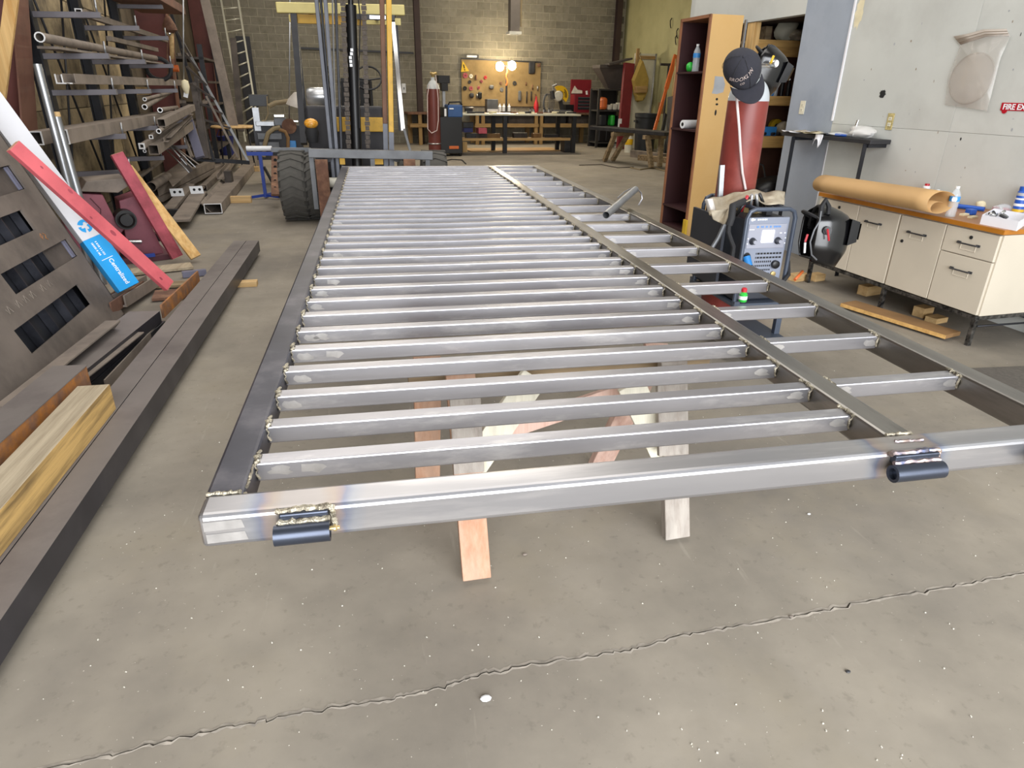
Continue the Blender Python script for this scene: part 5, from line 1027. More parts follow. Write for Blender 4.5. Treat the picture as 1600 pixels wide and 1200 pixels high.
for k, px in enumerate((1192, 1206, 1214, 1236)): c = B(uvz(bv(px, 205, vs_+.06))[0], vs_+.06, LV[2]); q = M(); q.cyl(c+V((0, 0, .02)), c+V((.05, .02, .025)), .018, n=10); q.build('small_tool', 'dark_metal', None, 'small dark tool part at the front of the lower alcove shelf', 'tool', 'tools on the lower alcove shelf')
c = B(uvz(bv(1228, 50, vs_+.15))[0], vs_+.15, LV[0]); crumple('white_bundle', c, (.13, .1, .13), 'door_white', 'pale cloth bundle on the top alcove shelf', 'bundle', 5)
c = B(uvz(bv(1246, 55, vs_+.1))[0], vs_+.1, LV[0]); crumple('paper_bag', c, (.12, .1, .06), 'leather', 'tan paper bag on the top alcove shelf beside the pale bundle', 'bag', 6)
c = B(uvz(bv(1222, 290, vs_))[0], vs_, .0); q = M(); q.path([B(uvz(bv(1184, 255, vs_-.1))[0], vs_-.1, uvz(bv(1184, 255, vs_-.1))[2]), bv(1192, 258, vs_-.1), bv(1202, 310, vs_-.1), bv(1204, 340, vs_-.1)], .011, 8); q.build('hooked_rod', 'chrome', None, 'thin hooked metal rod standing in the alcove below the shelves', 'rod')
crumple('black_bag', B(5.1, vs_-.25, 0), (.3, .25, .32), 'black_plastic', 'black bag on the alcove floor below the shelves', 'bag', 7)
# ================================================================ bookcase, seen on its yellow side
bk = thing('bookcase', 'tall narrow bookcase with yellow wood side and dark red shelves inside', 'bookcase', B(4.1, 7.1))
b0, b1, v0, v1, zt = 3.94, 4.325, 6.80, 7.42, 2.24
q = M(); bbox(q, b0+.02, b1, v0, v0+.022, 0, zt); q.build('side_panel', 'bookcase_side', bk, 'yellow wood side panel', bevel=.002)
q = M(); bbox(q, b0, b0+.02, v0-.002, v0+.024, 0, zt); bbox(q, b0, b0+.02, v1-.022, v1, 0, zt); bbox(q, b0, b0+.02, v0, v1, zt-.03, zt); q.build('front_edge', 'bookcase_edge', bk)
q = M(); bbox(q, b0+.02, b1, v1-.022, v1, 0, zt); q.build('side_panel', 'bookcase_in', bk); q = M(); bbox(q, b1-.012, b1, v0+.022, v1-.022, 0, zt); q.build('back_panel', 'bookcase_in', bk); q = M(); bbox(q, b0+.02, b1-.012, v0+.022, v1-.022, zt-.03, zt); q.build('top', 'bookcase_edge', bk)
shz = []
for py in (112, 202, 330):
    z = uvz(bu(1075, py, b0+.01))[2]; shz.append(z); q = M(); bbox(q, b0+.004, b1-.012, v0+.022, v1-.022, z-.02, z); q.build('shelf', 'bookcase_in', bk)
q = M(); bbox(q, b0+.02, b1-.012, v0+.022, v1-.022, 0, .06); q.build('plinth', 'bookcase_in', bk)
def onside(px, py): p = bv(px, py, v0); u, _, z = uvz(p); return u, z
P = [onside(x, y) for x, y in ((1117, 119), (1130, 120), (1133, 132), (1130, 144), (1120, 147), (1112, 146), (1115, 137))]; q = M(); q.add([B(u, v0-.001, z) for u, z in P], [tuple(range(7))]); q.build('grey_patch', 'patch_grey', bk)
for (x, y), (rx, rz_) in zip(((1120, 155), (1120, 163), (1118, 176)), ((.014, .013), (.016, .011), (.012, .03))):
    u, z = onside(x, y); q = M(); q.add([B(u+rx*math.cos(k*.4488), v0-.0012, z+rz_*math.sin(k*.4488)) for k in range(14)], [tuple(range(14))]); q.build('black_mark', 'ink', bk)
pz = shz[0]; pp = bu(1086, 111, b0+.10); water_bottle(B(b0+.10, uvz(pp)[1], pz), .27, .038, 'clear water bottle with blue label on the upper shelf of the bookcase')
crumple('green_pot', B(b0+.09, uvz(bu(1079, 108, b0+.1))[1], pz), (.045, .045, .05), 'green_plastic', 'small green ball shaped pot beside the bottle in the bookcase', 'pot', 12, .1)
pz = shz[1]; vv = uvz(bu(1070, 195, b0+.1))[1]; q = M(); q.cyl(B(b0+.02, vv-.09, pz+.045), B(b0+.26, vv-.05, pz+.045), .045, n=16); t = q.build('white_roll', 'white_plastic', None, 'white paper roll lying on the second shelf of the bookcase', 'roll'); q = M(); q.cyl(B(b0+.018, vv-.091, pz+.045), B(b0+.025, vv-.09, pz+.045), .02, n=12); q.build('core', 'ink', t)
q = M(); bbox(q, b0-.05, b0-.03, v0-.1, v0-.02, 0, .20); q.add([], []); q.build('yellow_level', 'yellow_plastic', None, 'yellow tool standing on the floor at the foot of the bookcase', 'tool', bevel=.004)
q = M(); bbox(q, b1+.012, b1+.03, v0-.03, v0+.0, .0, 2.2); q.build('grey_strip', 'galvanised', None, 'thin grey strip standing between bookcase and alcove', 'strip')
# ================================================================ gas tank on the welding cart
yt = 3.92; tc_ = fy(1157, 240, yt); tx = tc_.x; R_ = .118
zs = fy(1170, 158, yt-R_).z; zb = .16
tk = thing('gas_tank', 'big maroon gas tank with grey shoulder behind the welder', 'gas tank', (tx, yt, zb))
q = M(); q.lathe([(0, 0), (R_*.9, 0), (R_, .02), (R_, zs-zb)], (tx, yt, zb), n=32); q.build('body', 'tank_maroon', tk)
q = M(); pr = [(R_, zs-zb)]+[(R_*math.cos(a_)*.78+R_*.22, zs-zb+.125*math.sin(a_)) for a_ in [k*.13 for k in range(1, 12)]]+[(.03, zs-zb+.128), (.03, zs-zb+.16), (0, zs-zb+.16)]; q.lathe(pr, (tx, yt, zb), n=32); q.build('shoulder', 'tank_grey', tk)
zv = zs+.16; q = M(); q.lathe([(0, 0), (.018, 0), (.018, .05), (.03, .055), (.03, .07), (.012, .075), (.012, .09), (0, .09)], (tx, yt, zv)); vl_ = q.build('valve', 'brass', tk)
q = M(); q.cyl((tx, yt, zv+.03), (tx+.09, yt-.03, zv+.03), .014, n=10); q.lathe([(0, -.02), (.021, -.02), (.022, 0), (.021, .015), (0, .015)], (tx+.10, yt-.05, zv+.04), (.3, -1, 0), 20); q.build('regulator', 'chrome', vl_)
q = M(); q.lathe([(0, 0), (.017, 0), (.017, .002), (0, .002)], (tx+.105, yt-.068, zv+.04), (.3, -1, 0), 18); q.build('gauge_face', 'white_plastic', vl_)
q = M(); q.cyl(fy(1204, 99, yt-.1), fy(1209, 87, yt-.1), .007, n=8); q.build('yellow_tag', 'yellow_plastic', vl_)
hp_ = [fy(x, y, yt-R_-.012) for x, y in ((1150, 140), (1152, 165), (1155, 200), (1157, 235), (1160, 270), (1165, 296))]; q = M(); q.path(hp_, .0075, 8); q.build('gas_hose', 'hose_white', tk)
# black cap hung on the valve, brim hanging down
cq = fy(1160, 108, yt-.20); qd = V((-.40, -.72, .50)).normalized(); fd = V((.30, -.34, -.90)); fd = (fd-qd*fd.dot(qd)).normalized(); sd = fd.cross(qd)
cp = thing('baseball_cap', 'black baseball cap with pale lettering hung on the tank valve', 'cap', cq); rc = .104
def crown(a_, b_):
    t_, p_ = 2*math.pi*a_, b_*math.pi/2*1.08; rr = rc*(1+.03*math.sin(3*t_+1)*math.sin(p_)); x = math.sin(p_); z = math.cos(p_)
    dent = 1-.10*math.exp(-((t_-4.0)/.5)**2)*math.sin(p_)
    return cq + (fd*math.cos(t_)*x*1.12 + sd*math.sin(t_)*x*.96)*rr*dent + qd*(z*1.05*rr)
q = M(); q.grid(crown, 36, 14); q.build('crown', 'cap_cloth', cp, solid=.003)
def brim(a_, b_):
    t_ = (a_-.5)*2.1; x = math.cos(t_); s_ = math.sin(t_); out = 1.0*rc*1.12*x + b_*.092*max(0, math.cos((a_-.5)*2.75))**.5
    return cq + fd*out + sd*(s_*rc*.98) + qd*(-.012-.010*b_+.02*(1-x)*-1.2 + .004)
q = M(); q.grid(brim, 24, 8); q.build('brim', 'cap_cloth', cp, solid=.004)
q = M(); q.lathe([(0, -.002), (.008, 0), (.006, .005), (0, .006)], cq+qd*(1.05*rc), qd, 12); q.build('button', 'cap_cloth', cp)
for k in range(3):
    t_ = math.pi*k/3; q = M(); q.path([crown(t_/(2*math.pi), b_/10)+(crown(t_/(2*math.pi), b_/10)-cq).normalized()*.0035 for b_ in range(1, 11)], .0012, 5); q.build('stitch_line', 'black_rubber', cp)
def wrapped_words(txt, lat, size, col, par):
    cu = bpy.data.curves.new('lettering', 'FONT'); cu.body = txt; cu.size = size; cu.align_x = 'CENTER'; cu.resolution_u = 2; t = bpy.data.objects.new('tmp_text', cu); COL.objects.link(t)
    me = bpy.data.meshes.new_from_object(t.evaluated_get(bpy.context.evaluated_depsgraph_get())); bpy.data.objects.remove(t); P = []
    for v in me.vertices:
        p_ = lat-v.co.y/rc*1.0-.42*v.co.x/rc; a_ = -v.co.x/(rc*math.sin(lat)*1.04)+.42
        c = crown((a_ % (2*math.pi))/(2*math.pi), p_/(math.pi/2*1.08)); P.append(c+(c-cq).normalized()*.0045)
    q = M(); q.add(P, [tuple(p.vertices) for p in me.polygons]); q.build('lettering', col, par)
wrapped_words('BROOKLYN', 1.06, .027, 'cap_thread', cp); wrapped_words('CO', 1.27, .016, 'cap_thread', cp)
# welding helmets
def helmet(name, label, c, f, upv, s, straps=True):
    f = V(f).normalized(); sd_ = f.cross(V(upv)).normalized(); u_ = sd_.cross(f)
    t = thing(name, label, 'helmet', c)
    def sh(a_, b_):
        an = (a_-.5)*3.9; h_ = b_*2-1       # an: around from ear to ear, h_: chin..crown
        fl = .5+.5*abs(math.cos(an)); r = .145*(1-.10*max(0, h_)**2-.25*max(0, h_-.45)) * (1+.14*math.cos(an)**8*(1-.6*abs(h_)))
        if h_ < -.5: r *= 1-.22*(-.5-h_)/.5
        top = max(0, h_-.55)/.45; r *= (1-.85*top**2)
        return c + (f*math.cos(an)*r*1.12 + sd_*math.sin(an)*r*.92 + u_*(h_*.165-.03*math.cos(an)*max(0, -h_)))*s
    q = M(); q.grid(sh, 36, 18); q.build('shell', 'black_gloss', t, solid=.004)
    q = M(); o_ = c+f*(.150*s)+u_*(.02*s); q.add([o_+sd_*x*s+u_*y*s+f*(.004 if abs(x) < .05 else 0)*s for x, y in ((-.085, -.075), (.085, -.075), (.088, .075), (-.088, .075))]+[o_+f*.055*s+sd_*x*s+u_*y*s for x, y in ((-.066, -.055), (.066, -.055), (.07, .06), (-.07, .06))], [(4, 5, 6, 7), (0, 1, 5, 4), (1, 2, 6, 5), (2, 3, 7, 6), (3, 0, 4, 7)]); q.build('lens_frame', 'black_plastic', t)
    q = M(); o_ = c+f*(.2185*s)+u_*(.022*s); q.add([o_+sd_*x*s+u_*y*s for x, y in ((-.055, -.044), (.055, -.044), (.058, .048), (-.058, .048))], [(0, 1, 2, 3)]); q.build('lens', 'black_gloss', t)
    for s_ in (-1, 1): q = M(); q.cyl(c+sd_*s_*.128*s+u_*.03*s, c+sd_*s_*.155*s+u_*.03*s, .024*s, n=14); q.build('knob', 'black_plastic', t)
    q = M(); q.path([c + (f*math.cos(a_)*.10*-1 + sd_*math.sin(a_)*.12 + u_*(.07+.05*math.cos(a_)))*s for a_ in [k*.3-1.6 for k in range(12)]], .009*s, 6); q.path([c + (f*(-.02)*1 + sd_*math.sin(a_)*.11 + u_*(.02+.135*math.cos(a_)))*s for a_ in [k*.3-1.5 for k in range(11)]], .009*s, 6); q.build('headgear', 'black_rubber', t)
    return t, f, sd_, u_
hc = fy(1277, 364, 3.45); t, f, sd_, u_ = helmet('welding_helmet', 'glossy black welding helmet with red marks hung beside the grey welder', hc, (.95, -.28, -.02), (.10, .05, 1), .98)
for x0, y0, x1, y1, mt in ((1262, 366, 1258, 378, 'red_plastic'), (1258, 379, 1257, 395, 'white_plastic'), (1293, 358, 1295, 376, 'red_plastic')):
    r_ = lambda px, py: fy(px, py, 3.45-.155 if px < 1280 else 3.45-.165); q = M(); q.path([r_(x0, y0), r_((x0+x1)/2, (y0+y1)/2), r_(x1, y1)], .006, 6); q.build('decal_stripe', mt, t)
q = M(); q.path([fy(x, y, 3.28) for x, y in ((1283, 330), (1281, 345), (1272, 360), (1266, 378), (1268, 398), (1276, 406))], .0045, 6); q.build('strap_cord', 'grey_metal', t)
q = M(); q.path([fy(x, y, 3.36) for x, y in ((1282, 338), (1284, 322), (1290, 312), (1295, 322), (1294, 334))], .013, 8); q.build('strap_loop', 'black_rubber', t)
h2 = fy(1190, 106, yt+.16); helmet('welding_helmet', 'black welding helmet hung behind the cap on the tank', h2, (.75, -.30, -.25), (-.2, 0, 1), .80)
# ================================================================ welder and cart
yw = 3.5; wl = fy(1163, 350, yw); wr_ = fy(1238, 350, yw); xa, xb = wl.x+.012, wr_.x-.012; ztp = fy(1200, 334, yw).z; zbt = .36
wd = thing('welder', 'grey box welder with bright screen, two knobs and blue plug in a tube cage', 'welder', ((xa+xb)/2, yw+.25, zbt))
q = M(); q.box(((xa+xb)/2, yw+.27, (ztp-.03+zbt)/2), (xb-xa, .50, ztp-.03-zbt)); q.build('case', 'welder_dark', wd, bevel=.008)
ww = xb-xa
def W(x, z, o=0): return V((xa+ww*x, yw+.02-o, z))   # on the front, x 0..1
zP = lambda py: fy(1200, py, yw).z
q = M(); q.box(W(.5, (zP(340)+zP(447))/2+.0, .008), (ww*.96, .02, zP(340)-zP(447))); fcn = q.build('front', 'welder_grey', wd, bevel=.006)
q = M(); q.box(W(.5, zP(369), .02), (ww*.86, .008, zP(350)-zP(388))); pnl = q.build('control_panel', 'welder_panel', wd, bevel=.004)
q = M(); q.box(W(.52, zP(369), .025), (ww*.27, .006, zP(359)-zP(378))); q.build('screen', 'screen', wd, bevel=.002)
for x in (.19, .76): q = M(); q.lathe([(0, 0), (.021, 0), (.021, .006), (.016, .012), (.015, .03), (.008, .034), (0, .034)], W(x, zP(376), .022), (0, -1, 0), 20); kb = q.build('knob', 'welder_dark', wd); q = M(); q.lathe([(0, .034), (.011, .034), (.011, .0365), (0, .0365)], W(x, zP(376), .022), (0, -1, 0), 16); q.build('knob_cap', 'welder_panel', kb)
def chunks(x0, x1, z, h, mt, par, o=.0262):
    q = M(); x = x0
    while x < x1:
        w_ = random.uniform(.02, .05); q.add([W(x, z-h/2, o), W(min(x+w_, x1), z-h/2, o), W(min(x+w_, x1), z+h/2, o), W(x, z+h/2, o)], [(0, 1, 2, 3)]); x += w_+random.choice((.012, .012, .05))
    q.build('print', mt, par)
chunks(.24, .78, zP(354), .010, 'label_blue', pnl); chunks(.08, .20, zP(358), .006, 'white_print', pnl); chunks(.78, .92, zP(364), .006, 'white_print', pnl); chunks(.16, .46, zP(343), .009, 'white_print', fcn, .019); q = M(); q.lathe([(0, 0), (.009, 0)], W(.13, zP(343), .0195), (0, -1, 0), 14); q.build('maker_mark', 'white_print', fcn)
for x, py in ((.08, 372), (.08, 380), (.93, 372), (.93, 380)): q = M(); q.cyl(W(x, zP(py), .0265), W(x, zP(py), .025), .004, n=8); q.build('lamp', 'white_print', pnl)
for k in range(8):
    z = zP(396+6.3*k); x1 = .93 if k < 2 else .72; q = M(); q.box(W((.33+x1)/2, z, .0175), (ww*(x1-.33), .004, .010)); q.build('vent_slot', 'black_plastic', wd)
    q = M()
    for i in range(9): q.box(W(.35+(x1-.36)*i/8, z, .0195), (.004, .003, .011))
    q.build('vent_ribs', 'welder_grey', wd)
q = M(); c_ = W(.13, zP(408), .0165); q.add([c_+V((.032*math.cos(k*.262), -.002, .055*math.sin(k*.262))) for k in range(24)], [tuple(range(24))]); q.build('socket_recess', 'black_plastic', wd)
q = M(); q.cyl(W(.12, zP(400), .02), W(.15, zP(413), .05), .022, n=16); pg = q.build('plug', 'plug_blue', wd, 'bright blue plug'); q = M(); q.cyl(W(.15, zP(413), .05), W(.22, zP(424), .065), .023, .018, n=16); q.build('plug_collar', 'black_rubber', pg)
q = M(); q.lathe([(0, 0), (.024, 0), (.024, .02), (.018, .024), (0, .024)], W(.80, zP(413), .018), (0, -1, 0), 20); q.build('outlet', 'black_plastic', wd); q = M(); q.lathe([(0, 0), (.016, 0), (.016, .012), (.006, .014), (0, .014)], W(.79, zP(428), .018), (0, -1, 0), 18); q.build('gas_fitting', 'brass', wd)
q = M(); q.lathe([(0, 0), (.024, 0), (.022, .03), (0, .03)], W(.78, zP(443), .018), (0, -1, 0), 18); q.path([W(.78, zP(443), .05), W(.9, zP(440), .08), W(1.08, zP(428), .06), W(1.15, zP(410), .0)], .012, 8); q.build('lead_plug', 'black_rubber', wd)
# tube cage around the welder
q = M(); zT_ = fy(1200, 327, yw-.02).z
ring = [V((xa-.012+.0, yw-.02, .33)), V((xa-.010, yw-.02, zT_-.05)), V((xa+.004, yw-.02, zT_-.014)), V((xa+.035, yw-.02, zT_)), V((xb-.035, yw-.02, zT_)), V((xb-.004, yw-.02, zT_-.014)), V((xb+.010, yw-.02, zT_-.05)), V((xb+.012, yw-.02, .33))]
q.path(ring, .0125, 10); q.path([p+V((0, .55, 0)) for p in ring], .0125, 10)
for x in (xa+.05, xb-.05): q.path([V((x, yw-.02, zT_)), V((x, yw+.53, zT_))], .011, 8)
q.build('cage', 'cage_blue', wd)
ctt = thing('welding_cart', 'dark blue welding cart carrying the welder and the maroon tank', 'cart', ((xa+xb)/2, 3.7, 0))
q = M(); q.box(((xa+xb)/2, yw+.36, .14), (xb-xa+.06, .95, .03)); q.box(((xa+xb)/2, yw+.26, .345), (xb-xa+.05, .60, .02)); q.build('shelf', 'cage_blue', ctt, bevel=.003)
for x in (xa-.005, xb+.012):
    for y in (yw-.03, yw+.55): q = M(); q.box((x, y, .22), (.035, .035, .30)); q.build('post', 'cage_blue', ctt, bevel=.002)
for x in (xa-.03, xb+.03):
    q = M(); q.lathe([(0, -.02), (.11, -.02), (.115, -.01), (.115, .01), (.11, .02), (0, .02)], (x, yw+.72, .115), (1, 0, 0), 24); wh = q.build('wheel', 'black_rubber', ctt); q = M(); q.cyl((x-.022, yw+.72, .115), (x+.022, yw+.72, .115), .05, n=16); q.build('hub', 'grey_metal', wh)
    q = M(); q.lathe([(0, -.015), (.05, -.015), (.05, .015), (0, .015)], (x, yw, .05), (1, 0, 0), 16); q.cyl((x, yw, .05), (x, yw, .13), .012, n=8); q.build('caster', 'black_rubber', ctt)
for x in (xa-.035, ):
    q = M(); q.box((x-.02, yw+.35, .62), (.018, .42, .42)); q.build('side_panel', 'welder_dark', ctt)
q = M(); q.bar(fy(1128, 258, 3.80), fy(1118, 420, 3.74), .028, .02, V((0, -1, 0))); q.build('steel_strut', 'galvanised', None, 'shiny steel strut standing in front of the maroon tank', 'strut')
# red wheel like drum under the gate
p = fz(1177, 515, 0)+V((.02, .25, 0)); t = thing('red_canister', 'small red canister on the floor under the gate below the green bottle', 'canister', p); q = M(); q.lathe([(0, 0), (.085, 0), (.095, .02), (.095, .16), (.06, .2), (0, .2)], p, n=22); q.build('body', 'red_plastic', t); q = M(); q.cyl(p+V((0, 0, .2)), p+V((0, 0, .23)), .03, n=14); q.build('cap', 'black_plastic', t)
# gloves draped over the cart handle and cables
yg = 3.72
TOP = [(1104, 312), (1118, 308), (1135, 304), (1152, 301), (1166, 297), (1180, 297), (1196, 299), (1212, 299), (1227, 298)]
BOT = [(1108, 336), (1120, 345), (1133, 334), (1150, 322), (1166, 313), (1181, 311), (1196, 317), (1212, 320), (1226, 318)]
def gl(a_, b_):
    i = min(int(a_*8), 7); f = a_*8-i; t0 = V((*TOP[i], 0)).lerp(V((*TOP[i+1], 0)), f); b0_ = V((*BOT[i], 0)).lerp(V((*BOT[i+1], 0)), f); p = t0.lerp(b0_, b_)
    return fy(p.x, p.y, yg-.16*b_-.03*math.sin(a_*17)-.015*math.sin(b_*9+a_*6)) + V((0, 0, .006*math.sin(a_*23)))
gv = thing('work_gloves', 'dirty cream leather gloves draped over the welder cart', 'gloves', fy(1165, 320, yg)); q = M(); q.grid(gl, 40, 10); q.build('leather', 'leather', gv, solid=.006)
TOP2, BOT2 = [(1110, 330), (1122, 328), (1134, 326), (1144, 324)], [(1113, 341), (1122, 347), (1130, 351), (1136, 349)]
def gl2(a_, b_):
    i = min(int(a_*3), 2); f = a_*3-i; t0 = V((*TOP2[i], 0)).lerp(V((*TOP2[i+1], 0)), f); b0_ = V((*BOT2[i], 0)).lerp(V((*BOT2[i+1], 0)), f); p = t0.lerp(b0_, b_); return fy(p.x, p.y, yg-.22-.03*math.sin(a_*6+b_*3))
q = M(); q.grid(gl2, 20, 8); q.build('finger', 'leather', gv, solid=.008)
TOP3, BOT3 = [(1101, 312), (1107, 311), (1114, 310)], [(1106, 332), (1113, 331), (1119, 328)]
def gl3(a_, b_):
    i = min(int(a_*2), 1); f = a_*2-i; t0 = V((*TOP3[i], 0)).lerp(V((*TOP3[i+1], 0)), f); b0_ = V((*BOT3[i], 0)).lerp(V((*BOT3[i+1], 0)), f); p = t0.lerp(b0_, b_); return fy(p.x, p.y, yg-.10-.04*math.sin(a_*3.1))
q = M(); q.grid(gl3, 10, 6); q.build('cuff', 'leather_white', gv, 'white cuff', solid=.006)
tq = thing('torch_cable', 'thick black torch cable hanging beside the welder', 'cable', fy(1142, 340, 3.5))
q = M(); q.path([fy(x, y, yy) for x, y, yy in ((1170, 312, 3.62), (1155, 318, 3.52), (1145, 322, 3.46), (1143, 340, 3.44), (1139, 352, 3.44))], .02, 10); q.build('handle', 'black_rubber', tq)
q = M(); q.path([fy(x, y, 3.44) for x, y in ((1139, 350), (1138, 362), (1141, 372), (1146, 385), (1144, 402), (1140, 420))], .013, 8); q.build('cable', 'black_rubber', tq)
q = M(); q.path([fy(x, y, 3.56) for x, y in ((1132, 350), (1122, 372), (1112, 388), (1104, 400))], .012, 8); q.build('wire', 'grey_metal', tq)
for k, (x0, y0, x1, y1, mt) in enumerate(((1168, 306, 1158, 330, 'red_plastic'), (1175, 304, 1172, 328, 'galvanised'), (1182, 304, 1184, 328, 'galvanised'), (1187, 303, 1196, 326, 'black_plastic'), (1163, 318, 1150, 337, 'black_plastic'))):
    q = M(); q.cyl(fy(x0, y0, 3.56), fy(x1, y1, 3.60), .009, n=8); q.build('rod', mt, None, 'thin rod or tool handle lying on top of the welder', 'rod', 'rods on top of the welder')
for k in range(7): c = V((random.uniform(xa+.05, xb-.05), yw+random.uniform(.12, .4), ztp-.012)); q = M(); q.box(c, (random.uniform(.03, .08), random.uniform(.03, .08), .03), Matrix.Rotation(random.uniform(0, 3), 3, 'Z')); q.build('small_part', random.choice(('brass', 'galvanised', 'dark_metal')), None, 'small metal part lying on top of the welder under the cage', 'part', 'parts on top of the welder')
p = fy(1253, 432, 3.45); q = M(); q.cyl(fy(1242, 437, 3.40), fy(1254, 424, 3.45), .009, n=8); q.build('electrode_holder', 'orange_paint', None, 'orange handled clamp hanging below the glossy helmet', 'clamp')
q = M(); q.cyl(fz(1087, 377, .02), fz(1087, 377, .02)+V((0, 0, .16)), .007, n=8); q.build('floor_pin', 'black_steel', None, 'thin black pin standing on the floor before the bookcase', 'pin')
# ================================================================ back of the shop
vT = 17.4
zT2 = uvz(bv(790, 178, vT))[2]
uL, uR = uvz(bv(722, 178, vT))[0], uvz(bv(908, 178, vT))[0]
wt = thing('welding_table', 'long steel welding table with lower shelf in the middle of the back area', 'table', B((uL+uR)/2, vT+.5))
q = M(); bbox(q, uL, uR, vT, vT+1.0, zT2-.04, zT2); q.build('top', 'aluminium', wt, bevel=.004)
for px in (790, 898): u = uvz(bv(px, 200, vT))[0]; q = M(); bbox(q, u-.05, u+.05, vT+.02, vT+.12, 0, zT2-.04); q.build('leg', 'black_steel', wt)
for px in (771, 872): u = uvz(bv(px, 200, vT+.9))[0]; q = M(); bbox(q, u-.05, u+.05, vT+.88, vT+.98, 0, zT2-.04); q.build('leg', 'black_steel', wt)
zsL = uvz(bv(790, 216, vT))[2]; zs0 = uvz(bv(790, 220, vT))[2]
q = M(); bbox(q, uL-.02, uR-.25, vT+.04, vT+.08, zs0, zsL); q.build('shelf_edge', 'bench_wood', wt); q = M(); bbox(q, uL, uR-.25, vT+.3, vT+.95, zs0, zs0+.03); q.build('shelf', 'medium_brown', wt)
for k, px in enumerate((735, 752, 770, 812, 838, 860)):
    p = B(uvz(bv(px, 214, vT+.5))[0], vT+.5, zs0+.03); q = M(); q.box(p+V((0, 0, .06)), (random.uniform(.15, .4), .2, random.uniform(.06, .16)), RB); q.build('scrap_piece', random.choice(('dark_metal', 'dusty_dark', 'medium_brown')), None, 'dark scrap piece on the lower shelf of the long steel table', 'scrap', 'scrap on the table shelf')
for k, px in enumerate((728, 738, 750, 765, 806, 815, 822, 832, 845, 868, 880, 886, 892, 900)):
    p = B(uvz(bv(px, 176, vT+.3))[0], vT+random.uniform(.15, .7), zT2); q = M()
    if k % 3: q.box(p+V((0, 0, .02)), (random.uniform(.08, .3), .08, .04), RB)
    else: q.cyl(p+V((0, 0, .025)), p+V((.2, .04, .025)), .025, n=8)
    q.build('table_clutter', random.choice(('dark_metal', 'aluminium', 'rust_brown', 'cream')), None, 'small loose part lying on the long steel table top', 'part', 'loose parts on the long steel table')
# wooden benches along the back wall
vb = 20.55
def bench(pxa, pxb, label, legs_px):
    zt_ = uvz(bv((pxa+pxb)/2, 176, vb))[2]; ua, ub = uvz(bv(pxa, 176, vb))[0], uvz(bv(pxb, 176, vb))[0]
    t = thing('wooden_bench', label, 'workbench', B((ua+ub)/2, vb+.4)); q = M(); bbox(q, ua-.05, ub+.05, vb-.03, VB-.03, zt_-.05, zt_); q.build('top', 'rust_brown', t)
    for px in legs_px: u = uvz(bv(px, 200, vb))[0]; q = M(); bbox(q, u-.05, u+.05, vb, vb+.09, 0, zt_-.05); q.build('leg', 'bench_wood_z', t)
    for u in (ua+.1, ub-.1): q = M(); bbox(q, u-.06, u+.06, VB-.15, VB-.05, 0, zt_-.05); q.build('leg', 'bench_wood_z', t)
    z1, z0 = uvz(bv((pxa+pxb)/2, 193, vb))[2], uvz(bv((pxa+pxb)/2, 199, vb))[2]; q = M(); bbox(q, ua, ub, vb-.02, vb-.001, z0, z1); q.build('rail', 'bench_wood', t); q = M(); bbox(q, ua, ub, vb+.1, VB-.2, z0, z0+.03); q.build('shelf', 'medium_brown', t); return zt_, ua, ub
zbA, uA0, uA1 = bench(742, 842, 'wooden workbench with yellow legs below the pegboard', (746, 755, 838)); zbB, uB0, uB1 = bench(845, 930, 'wooden workbench with yellow legs below the red toolbox', (846, 926)); bench(640, 706, 'low wooden bench beside the dark red column at the back', (657, ))
for k, (px, py, w_, h_, mt) in enumerate(((770, 187, .9, .3, 'dark_metal'), (810, 187, .9, .32, 'dusty_dark'), (865, 186, .7, .3, 'dark_metal'), (905, 186, .8, .3, 'dusty_dark'))):
    u = uvz(bv(px, py, vb+.3))[0]; z = uvz(bv(px, 197, vb+.3))[2]; q = M(); bbox(q, u-w_/2, u+w_/2, vb+.15, vb+.6, z, z+h_); q.build('storage_box', mt, None, ('grey box on the shelf at the left of the workbench under the pegboard', 'brownish box on the shelf at the right of the workbench under the pegboard', 'grey box on the shelf at the left of the workbench under the red toolbox', 'brownish box on the shelf at the right of the workbench under the red toolbox')[k], 'box', 'dark boxes in the workbenches')
# pegboard with tools
vp = VB-.03
pA, pB = bv(720.5, 92, vp), bv(845, 98, vp); zpb = uvz(bv(780, 166, vp))[2]; ua, ub = uvz(pA)[0], uvz(pB)[0]
pgb = thing('pegboard', 'brown tool board on the block wall behind the work lamp', 'tool board', B((ua+ub)/2, vp, zpb)); q = M(); q.add([B(ua, vp, zpb), B(ub, vp, zpb), pB, pA], [(0, 1, 2, 3)]); q.build('board', 'pegboard', pgb, solid=.02)
q = M(); q.bar(pA+V((0, 0, .01))-BV_*.02, pB+V((0, 0, .01))-BV_*.02, .03, .04); q.build('top_rail', 'dark_metal', pgb)
def disc(px, py, rpx, mt, kind='disc'):
    p = bv(px, py, vp-.035); r = rpx*18.7/1028*.93; q = M(); q.lathe([(r*.25, 0), (r*.3, -.012), (r*.95, -.012), (r, 0), (r*.95, .012), (r*.3, .012), (r*.25, 0)], p, -BV_, 18); return q.build('grinding_disc', mt, None, lab_, 'disc', 'discs on the tool board')
D = [(727, 118, 4.4, 'red_stain_dark'), (736, 119, 3.4, 'bucket_white'), (758.5, 121, 3, 'red_plastic'), (752.5, 127, 2.6, 'red_stain_dark'), (726.5, 138, 3.6, 'black_plastic'), (736, 138, 3.6, 'red_stain_dark'), (748, 137, 2.6, 'red_stain_dark'), (734, 128, 3, 'dark_metal'), (784, 140, 3.6, 'grey_metal'), (804, 130, 3.8, 'dark_metal'), (782.5, 130, 2.8, 'rust_brown')]
